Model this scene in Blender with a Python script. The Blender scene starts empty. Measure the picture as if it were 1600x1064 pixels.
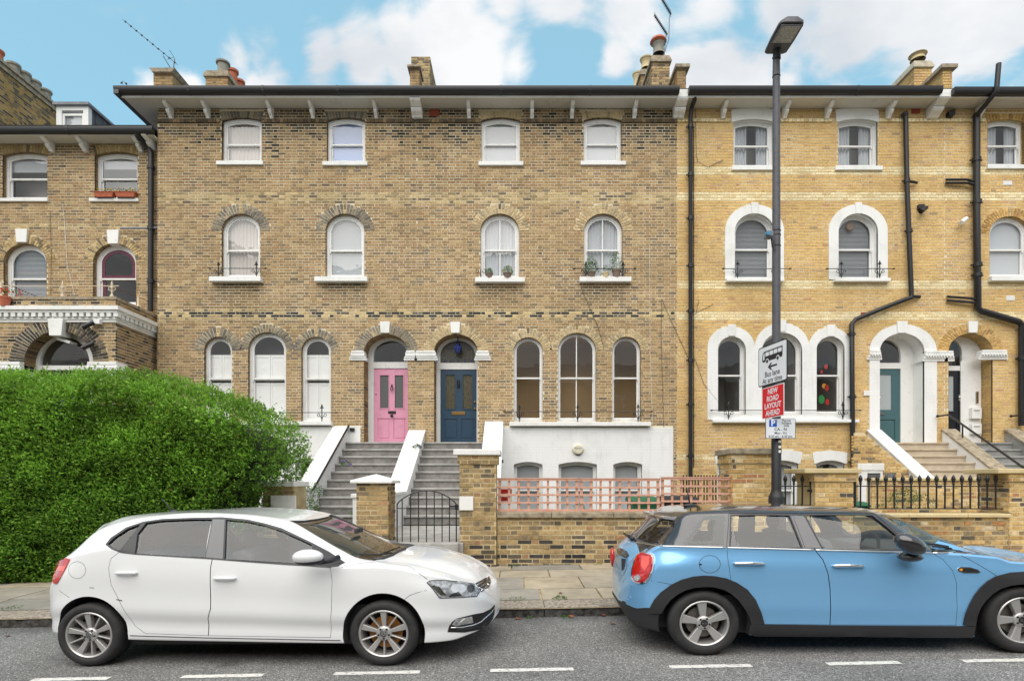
import bpy, bmesh, math, random
from mathutils import Vector, Matrix
from mathutils.bvhtree import BVHTree
from mathutils.geometry import delaunay_2d_cdt
R = random.Random(7)
PI = math.pi
sc = bpy.context.scene
COL = sc.collection
# ------------------------------------------------------------------ camera
F, CX, HY, CZ = 900.0, 808.0, 750.0, 1.55          # focal length, vanishing point and eye height (1600 px wide frame)
cd = bpy.data.cameras.new("camera"); cam = bpy.data.objects.new("camera", cd); COL.objects.link(cam)
cam.location = (0, 0, CZ); cam.rotation_euler = (PI/2, 0, 0)
cd.sensor_width = 36; cd.lens = 36*F/1600; cd.shift_x = -(CX-800)/1600; cd.shift_y = (HY-532)/1600
cd.clip_start = .05; cd.clip_end = 3000
sc.camera = cam
# ------------------------------------------------------------------ world: blue summer sky with broken cloud
world = bpy.data.worlds.new("World"); sc.world = world; world.use_nodes = True
SUN_EL, SUN_AZ = math.radians(57), math.radians(205)
def nd(nt, typ, **kw):
    n = nt.nodes.new(typ)
    for k, v in kw.items():
        if k.startswith('i_'): n.inputs[k[2:].replace('_', ' ')].default_value = v
        else: setattr(n, k, v)
    return n
def setup_world():
    nt = world.node_tree; nt.nodes.clear(); L = nt.links
    out = nd(nt, 'ShaderNodeOutputWorld'); bg = nd(nt, 'ShaderNodeBackground')
    bg.inputs['Strength'].default_value = SKY_STR
    sky = nd(nt, 'ShaderNodeTexSky'); sky.sky_type = 'NISHITA'; sky.sun_disc = False
    sky.sun_elevation = SUN_EL; sky.sun_rotation = SUN_AZ; sky.altitude = 20; sky.air_density = 1.0; sky.dust_density = .6; sky.ozone_density = 1.5
    tc = nd(nt, 'ShaderNodeTexCoord')
    # clouds live on a flat layer far above: direction / (z + c)
    sep = nd(nt, 'ShaderNodeSeparateXYZ'); L.new(tc.outputs['Generated'], sep.inputs[0])
    zc = nd(nt, 'ShaderNodeMath', operation='ADD'); L.new(sep.outputs['Z'], zc.inputs[0]); zc.inputs[1].default_value = .22
    zm = nd(nt, 'ShaderNodeMath', operation='MAXIMUM'); L.new(zc.outputs[0], zm.inputs[0]); zm.inputs[1].default_value = .12
    dx = nd(nt, 'ShaderNodeMath', operation='DIVIDE'); L.new(sep.outputs['X'], dx.inputs[0]); L.new(zm.outputs[0], dx.inputs[1])
    dy = nd(nt, 'ShaderNodeMath', operation='DIVIDE'); L.new(sep.outputs['Y'], dy.inputs[0]); L.new(zm.outputs[0], dy.inputs[1])
    cb = nd(nt, 'ShaderNodeCombineXYZ'); L.new(dx.outputs[0], cb.inputs[0]); L.new(dy.outputs[0], cb.inputs[1])
    mp = nd(nt, 'ShaderNodeMapping'); mp.inputs['Location'].default_value = CLOUD_OFF; mp.inputs['Scale'].default_value = (1.0, 1.25, 1)
    L.new(cb.outputs[0], mp.inputs[0])
    n1 = nd(nt, 'ShaderNodeTexNoise', noise_dimensions='2D'); n1.inputs['Scale'].default_value = 4.2; n1.inputs['Detail'].default_value = 9; n1.inputs['Roughness'].default_value = .52
    n1.inputs['Distortion'].default_value = .25
    L.new(mp.outputs[0], n1.inputs[0])
    nz = nd(nt, 'ShaderNodeMath', operation='MULTIPLY_ADD'); L.new(n1.outputs['Fac'], nz.inputs[0]); nz.inputs[1].default_value = 1.7; nz.inputs[2].default_value = -.85
    acc = None      # cloud banks gather round these directions
    for q_ in CLOUDS:
        r_, k_ = q_[-2:]; v_ = Vector(((q_[0]-CX), F, (HY-q_[1]))).normalized() if len(q_) == 4 else Vector(q_[:3]).normalized()
        dt = nd(nt, 'ShaderNodeVectorMath', operation='DISTANCE'); L.new(tc.outputs['Generated'], dt.inputs[0]); dt.inputs[1].default_value = v_
        mr = nd(nt, 'ShaderNodeMapRange'); L.new(dt.outputs['Value'], mr.inputs[0]); mr.inputs[1].default_value = r_; mr.inputs[2].default_value = 0; mr.inputs[3].default_value = 0; mr.inputs[4].default_value = k_
        if acc is None: acc = mr.outputs[0]; continue
        ad = nd(nt, 'ShaderNodeMath', operation='SMOOTH_MAX'); ad.inputs[2].default_value = .08; L.new(acc, ad.inputs[0]); L.new(mr.outputs[0], ad.inputs[1]); acc = ad.outputs[0]
    ad = nd(nt, 'ShaderNodeMath', operation='ADD'); L.new(acc, ad.inputs[0]); L.new(nz.outputs[0], ad.inputs[1]); acc = ad.outputs[0]
    mask = nd(nt, 'ShaderNodeMapRange', interpolation_type='SMOOTHSTEP'); L.new(acc, mask.inputs[0])
    mask.inputs[1].default_value = .20; mask.inputs[2].default_value = .56
    n2 = nd(nt, 'ShaderNodeTexNoise', noise_dimensions='2D'); n2.inputs['Scale'].default_value = 3.2; n2.inputs['Detail'].default_value = 6
    L.new(mp.outputs[0], n2.inputs[0])
    cr = nd(nt, 'ShaderNodeValToRGB'); L.new(n2.outputs['Fac'], cr.inputs[0])
    cr.color_ramp.elements[0].position = .3; cr.color_ramp.elements[1].position = .62
    k = CLOUD_B
    cr.color_ramp.elements[0].color = (k*.64, k*.68, k*.73, 1); cr.color_ramp.elements[1].color = (k*.89, k*.90, k*.91, 1)
    tint = nd(nt, 'ShaderNodeMix', data_type='RGBA', blend_type='MULTIPLY'); tint.inputs[0].default_value = 1
    L.new(sky.outputs[0], tint.inputs[6]); tint.inputs[7].default_value = SKY_TINT
    # thin haze that lifts the blue towards the pale cyan of the photograph
    hz = nd(nt, 'ShaderNodeMix', data_type='RGBA'); hz.inputs[0].default_value = .6; L.new(tint.outputs[2], hz.inputs[6]); hz.inputs[7].default_value = SKY_HAZE
    mx = nd(nt, 'ShaderNodeMix', data_type='RGBA'); L.new(mask.outputs[0], mx.inputs[0]); L.new(hz.outputs[2], mx.inputs[6]); L.new(cr.outputs[0], mx.inputs[7])
    L.new(mx.outputs[2], bg.inputs['Color']); L.new(bg.outputs[0], out.inputs[0])
SKY_STR = .085
CLOUD_B = 5.2
SKY_TINT = (.62, 1.0, .95, 1)
SKY_HAZE = (2.15, 3.75, 4.5, 1)
CLOUD_OFF = (3.1, 1.7, 0)
CLOUDS = [(372, 96, .045, .6), (430, 98, .065, .8), (500, 100, .075, .9), (570, 102, .08, 1), (640, 94, .085, 1), (705, 80, .09, 1.1), (760, 94, .085, 1), (806, 104, .07, .9),
          (960, 90, .045, .75), (1078, 108, .06, .9), (1130, 104, .075, 1), (1185, 112, .07, 1), (1228, 124, .045, .8), (790, 16, .05, .6), (880, -10, .10, .6), (990, -6, .12, .7), (1110, 6, .12, .7), (1230, 18, .12, .7), (1330, 12, .12, .7), (1420, 36, .08, .6), (1490, 42, .10, .85), (1570, 36, .12, .8), (235, 136, .035, .6), (300, 133, .04, .6), (400, 134, .04, .6),
          (0, .0, 1, .9, .8), (0, -.8, .5, 1.35, 1.15), (-.9, -.4, .4, 1.0, .9), (.9, -.4, .4, 1.0, .9)]
setup_world()
sd = bpy.data.lights.new("sun", 'SUN'); sd.energy = 1.5; sd.angle = math.radians(75); sd.color = (1, .95, .88)
sun = bpy.data.objects.new("sun", sd); COL.objects.link(sun)
# sun veiled by thin bright cloud, high behind the camera: a very wide soft source
_d = Vector((-.32, -1, 0)).normalized(); _d = Vector((_d.x*math.cos(SUN_EL), _d.y*math.cos(SUN_EL), math.sin(SUN_EL)))
sun.rotation_euler = _d.to_track_quat('Z', 'Y').to_euler()
sky_node = [n for n in world.node_tree.nodes if n.type == 'TEX_SKY'][0]
sky_node.sun_rotation = math.atan2(_d.x, _d.y)
sc.view_settings.view_transform = 'Standard'; sc.view_settings.look = 'None'; sc.view_settings.gamma = 1
sc.view_settings.use_curve_mapping = False
sc.view_settings.exposure = 1.3
sc.render.engine = 'CYCLES'
sc.cycles.max_bounces = 7; sc.cycles.diffuse_bounces = 3; sc.cycles.transparent_max_bounces = 12; sc.cycles.glossy_bounces = 3

# ------------------------------------------------------------------ helpers
def s2l(v):
    v /= 255.0
    return v/12.92 if v <= .04045 else ((v+.055)/1.055)**2.4
def c(r, g, b, k=.82): return (s2l(r)*k, s2l(g)*k, s2l(b)*k, 1)
def W(px, py, d): return Vector(((px-CX)*d/F, d, CZ+(HY-py)*d/F))
def wx(px, d): return (px-CX)*d/F
def wz(py, d): return CZ+(HY-py)*d/F
def tag(o, label=None, cat=None, group=None, kind=None):
    if label: o['label'] = label
    if cat: o['category'] = cat
    if group: o['group'] = group
    if kind: o['kind'] = kind
    return o
def empty(name, loc=(0, 0, 0), label=None, cat=None, group=None, kind=None):
    o = bpy.data.objects.new(name, None); COL.objects.link(o); o.location = loc; o.empty_display_size = .2
    return tag(o, label, cat, group, kind)
def place(o, parent):
    if parent is not None:
        o.parent = parent
        o.matrix_parent_inverse = parent_world(parent).inverted()
def parent_world(p):
    m = p.matrix_basis.copy()
    if p.parent: m = parent_world(p.parent) @ p.matrix_parent_inverse @ m
    return m
class MB:
    def __init__(s): s.v = []; s.f = []; s.m = []; s.c = []; s.cur = 0; s.col = (1, 1, 1, 1)
    def add(s, vs, fs):
        n = len(s.v); s.v += [tuple(p) for p in vs]
        for f in fs: s.f.append(tuple(i+n for i in f)); s.m.append(s.cur); s.c.append(s.col)
        return s
    def quad(s, *p): return s.add(p, [tuple(range(len(p)))])
    def box(s, x0, x1, y0, y1, z0, z1, back=True):
        x0, x1 = min(x0, x1), max(x0, x1); y0, y1 = min(y0, y1), max(y0, y1); z0, z1 = min(z0, z1), max(z0, z1)
        vs = [(x0, y0, z0), (x1, y0, z0), (x1, y1, z0), (x0, y1, z0), (x0, y0, z1), (x1, y0, z1), (x1, y1, z1), (x0, y1, z1)]
        fs = [(0, 1, 5, 4), (1, 2, 6, 5), (3, 0, 4, 7), (4, 5, 6, 7), (3, 2, 1, 0)]
        if back: fs.append((2, 3, 7, 6))
        return s.add(vs, fs)
    def poly_y(s, pts, y0, y1, back=True):
        """prism of an (x,z) outline (counter-clockwise seen from -Y) from y0 (front) to y1"""
        n = len(pts); vs = [(x, y0, z) for x, z in pts]+[(x, y1, z) for x, z in pts]
        fs = [tuple(range(n))]+[(i+n, (i+1) % n+n, (i+1) % n, i) for i in range(n)]
        if back: fs.append(tuple(range(2*n-1, n-1, -1)))
        return s.add(vs, fs)
    def poly_x(s, pts, x0, x1):
        """prism of a (y,z) outline from x0 to x1"""
        n = len(pts); vs = [(x0, y, z) for y, z in pts]+[(x1, y, z) for y, z in pts]
        fs = [tuple(range(n-1, -1, -1))]+[(i, (i+1) % n, (i+1) % n+n, i+n) for i in range(n)]+[tuple(range(n, 2*n))]
        return s.add(vs, fs)
    def tube(s, pts, r, seg=8, caps=True):
        pts = [Vector(p) for p in pts]; rs = r if isinstance(r, (list, tuple)) else [r]*len(pts)
        vs = []; fs = []; up = None
        for i, p in enumerate(pts):
            a = pts[max(i-1, 0)]; b = pts[min(i+1, len(pts)-1)]; d = (b-a)
            if d.length < 1e-9: d = Vector((0, 0, 1))
            d.normalize()
            if up is None: up = Vector((0, 0, 1)) if abs(d.z) < .9 else Vector((1, 0, 0))
            x = d.cross(up)
            if x.length < 1e-5: x = d.cross(Vector((0, 1, 0)))
            x.normalize(); y = x.cross(d).normalized(); up = y
            for k in range(seg):
                t = 2*PI*k/seg; vs.append(p+(x*math.cos(t)+y*math.sin(t))*rs[i])
        for i in range(len(pts)-1):
            for k in range(seg):
                k2 = (k+1) % seg; fs.append((i*seg+k, (i+1)*seg+k, (i+1)*seg+k2, i*seg+k2))
        if caps: fs.append(tuple(range(seg))); fs.append(tuple(range(len(pts)*seg-1, (len(pts)-1)*seg-1, -1)))
        return s.add(vs, fs)
    def lathe(s, prof, cen=(0, 0, 0), seg=24, axis='z', caps=False, squash=(1, 1, 1)):
        """prof: list of (r, h)"""
        vs = []; fs = []; n = len(prof)
        for k in range(seg):
            t = 2*PI*k/seg; cs, sn = math.cos(t), math.sin(t)
            for r, h in prof:
                p = (r*cs, r*sn, h) if axis == 'z' else ((r*cs, h, r*sn) if axis == 'y' else (h, r*cs, r*sn))
                vs.append((p[0]*squash[0]+cen[0], p[1]*squash[1]+cen[1], p[2]*squash[2]+cen[2]))
        for k in range(seg):
            k2 = (k+1) % seg
            for i in range(n-1):
                q = (k*n+i, k2*n+i, k2*n+i+1, k*n+i+1)
                fs.append(q if axis != 'y' else q[::-1])
        if caps:
            fs.append(tuple(k*n for k in range(seg))[::-1]); fs.append(tuple(k*n+n-1 for k in range(seg)))
        return s.add(vs, fs)
    def ball(s, cen, rx, ry=None, rz=None, seg=12, rings=7):
        ry = rx if ry is None else ry; rz = rx if rz is None else rz
        prof = [(max(math.sin(PI*i/rings), .001), -math.cos(PI*i/rings)) for i in range(rings+1)]
        return s.lathe(prof, cen, seg, squash=(rx, ry, rz))
    def build(s, name, mats, parent=None, smooth=False, bevel=0, xf=None, kind=None, col=False, subsurf=0):
        me = bpy.data.meshes.new(name); me.from_pydata([tuple(v) for v in s.v], [], s.f)
        if not isinstance(mats, (list, tuple)): mats = [mats]
        for m in mats: me.materials.append(m)
        if len(mats) > 1: me.polygons.foreach_set('material_index', s.m)
        if col:
            at = me.attributes.new('Col', 'FLOAT_COLOR', 'FACE'); at.data.foreach_set('color', [q for cc in s.c for q in cc])
        if smooth: me.polygons.foreach_set('use_smooth', [True]*len(me.polygons))
        me.update()
        if smooth and smooth != 'full':
            ang = math.radians(38 if smooth is True else smooth)
            bm = bmesh.new(); bm.from_mesh(me)
            for e in bm.edges:
                if len(e.link_faces) == 2 and e.calc_face_angle(0) > ang: e.smooth = False
            bm.to_mesh(me); bm.free()
        o = bpy.data.objects.new(name, me); COL.objects.link(o)
        if xf is not None: me.transform(xf)
        if parent is not None: place(o, parent)
        if bevel:
            b = o.modifiers.new('bevel', 'BEVEL'); b.width = bevel; b.segments = 2; b.limit_method = 'ANGLE'; b.angle_limit = math.radians(40)
        if kind: o['kind'] = kind
        return o
def in_poly(x, y, poly):
    r = False; n = len(poly); j = n-1
    for i in range(n):
        xi, yi = poly[i]; xj, yj = poly[j]
        if (yi > y) != (yj > y) and x < (xj-xi)*(y-yi)/(yj-yi)+xi: r = not r
        j = i
    return r
def area2(p): return sum(p[i][0]*p[(i+1) % len(p)][1]-p[(i+1) % len(p)][0]*p[i][1] for i in range(len(p)))/2
def ccw(p): return list(p) if area2(p) > 0 else list(p)[::-1]
def offset_poly(p, d):
    """move a ccw outline inwards by d"""
    p = ccw(p); n = len(p); out = []
    for i in range(n):
        a, b, cc = Vector(p[i-1]), Vector(p[i]), Vector(p[(i+1) % n])
        e1 = (b-a); e2 = (cc-b)
        if e1.length < 1e-7 or e2.length < 1e-7: out.append(tuple(b)); continue
        n1 = Vector((-e1.y, e1.x)).normalized(); n2 = Vector((-e2.y, e2.x)).normalized(); m = n1+n2
        if m.length < 1e-5: m = n1
        m.normalize(); k = d/max(m.dot(n1), .4); out.append((b.x+m.x*k, b.y+m.y*k))
    return out
def fill2d(outer, holes=(), step=None):
    """triangulate; returns pts, tris (ccw)"""
    pts = []; edges = []
    for lp in [outer]+list(holes):
        n0 = len(pts); pts += [Vector(q) for q in lp]; edges += [(n0+i, n0+(i+1) % len(lp)) for i in range(len(lp))]
    if step:
        xs = [q[0] for q in outer]; ys = [q[1] for q in outer]
        x = min(xs)+step*.5
        while x < max(xs):
            y = min(ys)+step*.5
            while y < max(ys):
                if in_poly(x, y, outer) and not any(in_poly(x, y, h) for h in holes): pts.append(Vector((x, y)))
                y += step
            x += step
    r = delaunay_2d_cdt(pts, edges, [], 0, 1e-6)
    vs = [tuple(q) for q in r[0]]; tr = []
    for t in r[2]:
        cx = sum(vs[i][0] for i in t)/3; cy = sum(vs[i][1] for i in t)/3
        if in_poly(cx, cy, outer) and not any(in_poly(cx, cy, h) for h in holes):
            a = area2([vs[i] for i in t])
            if abs(a) > 1e-10: tr.append(tuple(t) if a > 0 else tuple(t)[::-1])
    return vs, tr
def slab(mb, outer, holes, y0, y1, back=False):
    """plate in the XZ plane with holes: front at y0 (towards the camera), edges going back to y1"""
    outer = ccw(outer); vs, tr = fill2d(outer, holes)
    mb.add([(x, y0, z) for x, z in vs], tr)
    if back: mb.add([(x, y1, z) for x, z in vs], [t[::-1] for t in tr])
    for k, lp in enumerate([outer]+[ccw(h)[::-1] for h in holes]):
        n = len(lp)
        mb.add([(x, y0, z) for x, z in lp]+[(x, y1, z) for x, z in lp], [(i+n, (i+1) % n+n, (i+1) % n, i) for i in range(n)])
    return mb
# arch outlines -------------------------------------------------------------
def arch_pts(x0, x1, z0, zs, zc, n=18):
    """opening outline, ccw: floor z0, springing zs, crown zc"""
    cx, rx, rz = (x0+x1)/2, (x1-x0)/2, zc-zs
    if zc-zs < .25*(x1-x0) and rz > 1e-4:     # segmental
        rr = (rx*rx+rz*rz)/(2*rz); a0 = math.asin(min(1, rx/rr)); top = []
        for i in range(n+1):
            a = a0-2*a0*i/n; top.append((cx+rr*math.sin(a), zc-rr+rr*math.cos(a)))
    elif rz <= 1e-4: top = [(x1, zs), (x0, zs)]
    else: top = [(cx+rx*math.cos(PI*i/n), zs+rz*math.sin(PI*i/n)) for i in range(n+1)]
    return [(x0, z0), (x1, z0)]+top
def half_w(z, rx, zs, rz):
    if z <= zs: return rx
    t = (z-zs)/rz
    return rx*math.sqrt(1-t*t) if t < 1 else None
# ------------------------------------------------------------------ materials
def mat(name, col=(.5, .5, .5, 1), rough=.6, metal=0, spec=.5, noise=None, bump=None, coat=0, emit=None):
    m = bpy.data.materials.new(name); m.use_nodes = True; nt = m.node_tree; L = nt.links
    b = nt.nodes['Principled BSDF']; b.inputs['Roughness'].default_value = rough; b.inputs['Metallic'].default_value = metal
    b.inputs['Specular IOR Level'].default_value = spec; b.inputs['Base Color'].default_value = col
    if coat: b.inputs['Coat Weight'].default_value = coat; b.inputs['Coat Roughness'].default_value = .03
    tc = nd(nt, 'ShaderNodeTexCoord')
    if noise:     # (scale, darker colour, lo, hi)
        n = nd(nt, 'ShaderNodeTexNoise'); n.inputs['Scale'].default_value = noise[0]; n.inputs['Detail'].default_value = 7; n.inputs['Roughness'].default_value = .65
        L.new(tc.outputs['Object'], n.inputs[0])
        r = nd(nt, 'ShaderNodeMapRange'); L.new(n.outputs['Fac'], r.inputs[0]); r.inputs[1].default_value = noise[2]; r.inputs[2].default_value = noise[3]
        mx = nd(nt, 'ShaderNodeMix', data_type='RGBA'); L.new(r.outputs[0], mx.inputs[0]); mx.inputs[6].default_value = col; mx.inputs[7].default_value = noise[1]
        L.new(mx.outputs[2], b.inputs['Base Color'])
    if bump:      # (scale, strength, distance)
        n = nd(nt, 'ShaderNodeTexNoise'); n.inputs['Scale'].default_value = bump[0]; n.inputs['Detail'].default_value = 6
        L.new(tc.outputs['Object'], n.inputs[0])
        bp = nd(nt, 'ShaderNodeBump'); bp.inputs['Strength'].default_value = bump[1]; bp.inputs['Distance'].default_value = bump[2]
        L.new(n.outputs['Fac'], bp.inputs['Height']); L.new(bp.outputs[0], b.inputs['Normal'])
    if emit: b.inputs['Emission Color'].default_value = emit; b.inputs['Emission Strength'].default_value = 1
    return m
def brick_mat(name):
    m = bpy.data.materials.new(name); m.use_nodes = True; nt = m.node_tree; L = nt.links; b = nt.nodes['Principled BSDF']
    b.inputs['Roughness'].default_value = .92; b.inputs['Specular IOR Level'].default_value = .2
    at = nd(nt, 'ShaderNodeAttribute', attribute_name='Col'); ge = nd(nt, 'ShaderNodeNewGeometry')
    n = nd(nt, 'ShaderNodeTexNoise'); n.inputs['Scale'].default_value = 22; n.inputs['Detail'].default_value = 5; n.inputs['Roughness'].default_value = .7; L.new(ge.outputs['Position'], n.inputs[0])
    r = nd(nt, 'ShaderNodeMapRange'); L.new(n.outputs['Fac'], r.inputs[0]); r.inputs[1].default_value = .3; r.inputs[2].default_value = .7; r.inputs[3].default_value = .62; r.inputs[4].default_value = 1.3
    n2 = nd(nt, 'ShaderNodeTexNoise'); n2.inputs['Scale'].default_value = .9; n2.inputs['Detail'].default_value = 4; L.new(ge.outputs['Position'], n2.inputs[0])
    r2 = nd(nt, 'ShaderNodeMapRange'); L.new(n2.outputs['Fac'], r2.inputs[0]); r2.inputs[1].default_value = .3; r2.inputs[2].default_value = .7; r2.inputs[3].default_value = .86; r2.inputs[4].default_value = 1.1
    mu = nd(nt, 'ShaderNodeMath', operation='MULTIPLY'); L.new(r.outputs[0], mu.inputs[0]); L.new(r2.outputs[0], mu.inputs[1])
    v = nd(nt, 'ShaderNodeVectorMath', operation='SCALE'); L.new(at.outputs['Color'], v.inputs[0]); L.new(mu.outputs[0], v.inputs['Scale'])
    L.new(v.outputs[0], b.inputs['Base Color'])
    bp = nd(nt, 'ShaderNodeBump'); bp.inputs['Strength'].default_value = .5; bp.inputs['Distance'].default_value = .004; L.new(n.outputs['Fac'], bp.inputs['Height']); L.new(bp.outputs[0], b.inputs['Normal'])
    return m
def mortar_mat(name, c1, c2, c3, s=1.1):
    m = bpy.data.materials.new(name); m.use_nodes = True; nt = m.node_tree; L = nt.links; b = nt.nodes['Principled BSDF']; b.inputs['Roughness'].default_value = .95
    b.inputs['Specular IOR Level'].default_value = .1
    ge = nd(nt, 'ShaderNodeNewGeometry'); n = nd(nt, 'ShaderNodeTexNoise'); n.inputs['Scale'].default_value = s; n.inputs['Detail'].default_value = 6; L.new(ge.outputs['Position'], n.inputs[0])
    cr = nd(nt, 'ShaderNodeValToRGB'); L.new(n.outputs['Fac'], cr.inputs[0]); e = cr.color_ramp.elements
    e[0].position = .35; e[0].color = c1; e[1].position = .68; e[1].color = c3; k = e.new(.52); k.color = c2
    L.new(cr.outputs[0], b.inputs['Base Color']); return m
def glass_mat(name, tint=(.95, .97, .96, 1), refl=1.0, ior=1.5, extra=.0):
    m = bpy.data.materials.new(name); m.use_nodes = True; nt = m.node_tree; L = nt.links; nt.nodes.clear()
    out = nd(nt, 'ShaderNodeOutputMaterial'); tr = nd(nt, 'ShaderNodeBsdfTransparent'); tr.inputs[0].default_value = tint
    gl = nd(nt, 'ShaderNodeBsdfGlossy'); gl.inputs['Roughness'].default_value = 0.0; gl.inputs[0].default_value = (1, 1, 1, 1)
    lw = nd(nt, 'ShaderNodeLayerWeight'); lw.inputs[0].default_value = .5     # two-sided Schlick reflectance
    pw = nd(nt, 'ShaderNodeMath', operation='POWER'); L.new(lw.outputs['Facing'], pw.inputs[0]); pw.inputs[1].default_value = 5
    fr = nd(nt, 'ShaderNodeMath', operation='MULTIPLY_ADD'); L.new(pw.outputs[0], fr.inputs[0]); fr.inputs[1].default_value = .92; fr.inputs[2].default_value = .08
    ad = nd(nt, 'ShaderNodeMath', operation='MULTIPLY_ADD', use_clamp=True); L.new(fr.outputs[0], ad.inputs[0]); ad.inputs[1].default_value = refl; ad.inputs[2].default_value = extra
    mx = nd(nt, 'ShaderNodeMixShader'); L.new(ad.outputs[0], mx.inputs[0]); L.new(tr.outputs[0], mx.inputs[1]); L.new(gl.outputs[0], mx.inputs[2])
    # old panes are never quite flat
    if 'window' in name:
        ge = nd(nt, 'ShaderNodeNewGeometry'); n = nd(nt, 'ShaderNodeTexNoise'); n.inputs['Scale'].default_value = 1.6; L.new(ge.outputs['Position'], n.inputs[0])
        bp = nd(nt, 'ShaderNodeBump'); bp.inputs['Strength'].default_value = .15; bp.inputs['Distance'].default_value = .03; L.new(n.outputs['Fac'], bp.inputs['Height']); L.new(bp.outputs[0], gl.inputs['Normal'])
    L.new(mx.outputs[0], out.inputs[0]); return m
def streaks(m, col, amt=.5, ground=None):
    """rain streaks, and green-grey dirt rising from the ground, on painted walls"""
    nt = m.node_tree; L = nt.links; b = nt.nodes['Principled BSDF']; src = b.inputs['Base Color'].links[0].from_socket
    ge = nd(nt, 'ShaderNodeNewGeometry'); mp = nd(nt, 'ShaderNodeMapping'); mp.inputs['Scale'].default_value = (5, 5, .55); L.new(ge.outputs['Position'], mp.inputs[0])
    n = nd(nt, 'ShaderNodeTexNoise'); n.inputs['Scale'].default_value = 1.6; n.inputs['Detail'].default_value = 8; n.inputs['Roughness'].default_value = .7; L.new(mp.outputs[0], n.inputs[0])
    r = nd(nt, 'ShaderNodeMapRange'); L.new(n.outputs['Fac'], r.inputs[0]); r.inputs[1].default_value = .52; r.inputs[2].default_value = .8; r.inputs[4].default_value = amt
    mx = nd(nt, 'ShaderNodeMix', data_type='RGBA'); L.new(r.outputs[0], mx.inputs[0]); L.new(src, mx.inputs[6]); mx.inputs[7].default_value = col; L.new(mx.outputs[2], b.inputs['Base Color'])
M = {}
M['brick'] = brick_mat('weathered_brick')
M['mortar_brown'] = mortar_mat('mortar_brown', c(222, 208, 176), c(240, 228, 198), c(244, 236, 214))
M['mortar_yellow'] = mortar_mat('mortar_yellow', c(222, 198, 150), c(238, 218, 174), c(246, 238, 218), .8)
M['mortar_wall'] = mortar_mat('mortar_wall', c(176, 156, 120), c(214, 194, 152), c(228, 212, 176), 2.5)
M['white'] = mat('white_paint', c(244, 245, 243, .92), .55, noise=(1.4, c(226, 228, 222), .5, .8), bump=(9, .08, .01))
streaks(M['white'], c(196, 192, 180), .35)
M['white_gloss'] = mat('white_gloss_paint', c(244, 244, 242, .92), .3, noise=(6, c(222, 222, 214), .55, .8))
M['stone'] = mat('portland_stone', c(214, 204, 182), .85, noise=(5, c(150, 142, 124), .45, .75), bump=(40, .3, .005))
M['coping'] = mat('weathered_coping', c(186, 172, 148), .9, noise=(9, c(120, 110, 92), .4, .7), bump=(50, .5, .006))
M['cream_stone'] = mat('cream_stone', c(232, 212, 164), .8, noise=(4, c(206, 184, 140), .4, .8), bump=(40, .3, .004))
M['soffit'] = mat('soffit_paint', c(226, 224, 216), .8, noise=(2.2, c(196, 186, 160), .55, .85))
M['black'] = mat('black_iron', (.012, .012, .014, 1), .42, noise=(30, (.03, .028, .026, 1), .5, .8))
M['gutter'] = mat('black_gutter', (.018, .018, .02, 1), .35)
M['slate'] = mat('slate', (.07, .07, .085, 1), .6, noise=(4, (.12, .12, .13, 1), .4, .7))
M['lead'] = mat('lead', (.22, .23, .25, 1), .6, noise=(4, (.12, .12, .14, 1), .4, .7))
M['window_glass'] = glass_mat('window_glass', (.96, .97, .97, 1), .85, 1.5, .0)
M['dark_room'] = mat('room_wall', (.42, .40, .37, 1), .9)
M['reflection_brown'] = mat('painted_brick_reflection', (.62, .46, .27, 1), .9)  # mirrored brick of the terrace opposite, painted into the room walls
M['blind_grey'] = mat('grey_blind', c(182, 186, 190, .9), .9)
M['blind_white'] = mat('white_blind', c(206, 209, 213, .88), .9)
M['blind_beige'] = mat('beige_blind', c(208, 200, 194, .9), .9)
M['blind_blue'] = mat('blue_blind', c(166, 186, 228, .9), .9)
M['shutter'] = mat('white_shutter', c(250, 250, 248, .97), .5)
M['pink'] = mat('pink_paint', c(240, 168, 196, .9), .4, noise=(6, c(226, 150, 180), .5, .8))
M['navy'] = mat('slate_blue_paint', c(48, 78, 102), .35, noise=(8, c(38, 62, 84), .5, .8))
M['teal'] = mat('teal_paint', c(78, 114, 120), .35)
M['black_paint'] = mat('black_door_paint', c(36, 38, 46), .3)
M['navy_dark'] = mat('dark_navy_paint', c(30, 32, 54), .3)
M['step'] = mat('worn_step_stone', c(184, 182, 178), .85, noise=(3.5, c(140, 138, 134), .4, .72), bump=(30, .35, .006))
M['step_cream'] = mat('sandstone_step', c(206, 190, 166), .85, noise=(4, c(176, 160, 136), .4, .75), bump=(30, .3, .004))
M['step_grey'] = mat('concrete_step', c(168, 168, 164), .85, noise=(3, c(130, 130, 128), .4, .72), bump=(30, .3, .004))
M['frosted'] = mat('frosted_glass', c(112, 114, 114), .25); M['frosted_pale'] = mat('pale_frosted_glass', c(190, 198, 200), .25)
M['stained'] = mat('stained_glass', c(112, 104, 82), .2, noise=(24, c(60, 66, 60), .45, .62))
M['brass'] = mat('brass', c(190, 150, 96), .3, .9)
M['steel'] = mat('polished_steel', (.7, .7, .7, 1), .22, 1)
M['terracotta'] = mat('terracotta', c(206, 116, 84), .85, noise=(12, c(170, 100, 76), .45, .75))
M['potgrey'] = mat('stoneware_chimney_pot', c(162, 160, 148), .85, noise=(10, c(120, 116, 104), .45, .75))
M['potbrown'] = mat('grey_brown_plant_pot', c(140, 122, 108), .8)
M['trellis'] = mat('faded_pink_timber', c(226, 178, 156), .8, noise=(14, c(204, 140, 112), .45, .75))
M['pink_brick'] = mat('terracotta_airbrick', c(176, 84, 60), .8)
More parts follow.
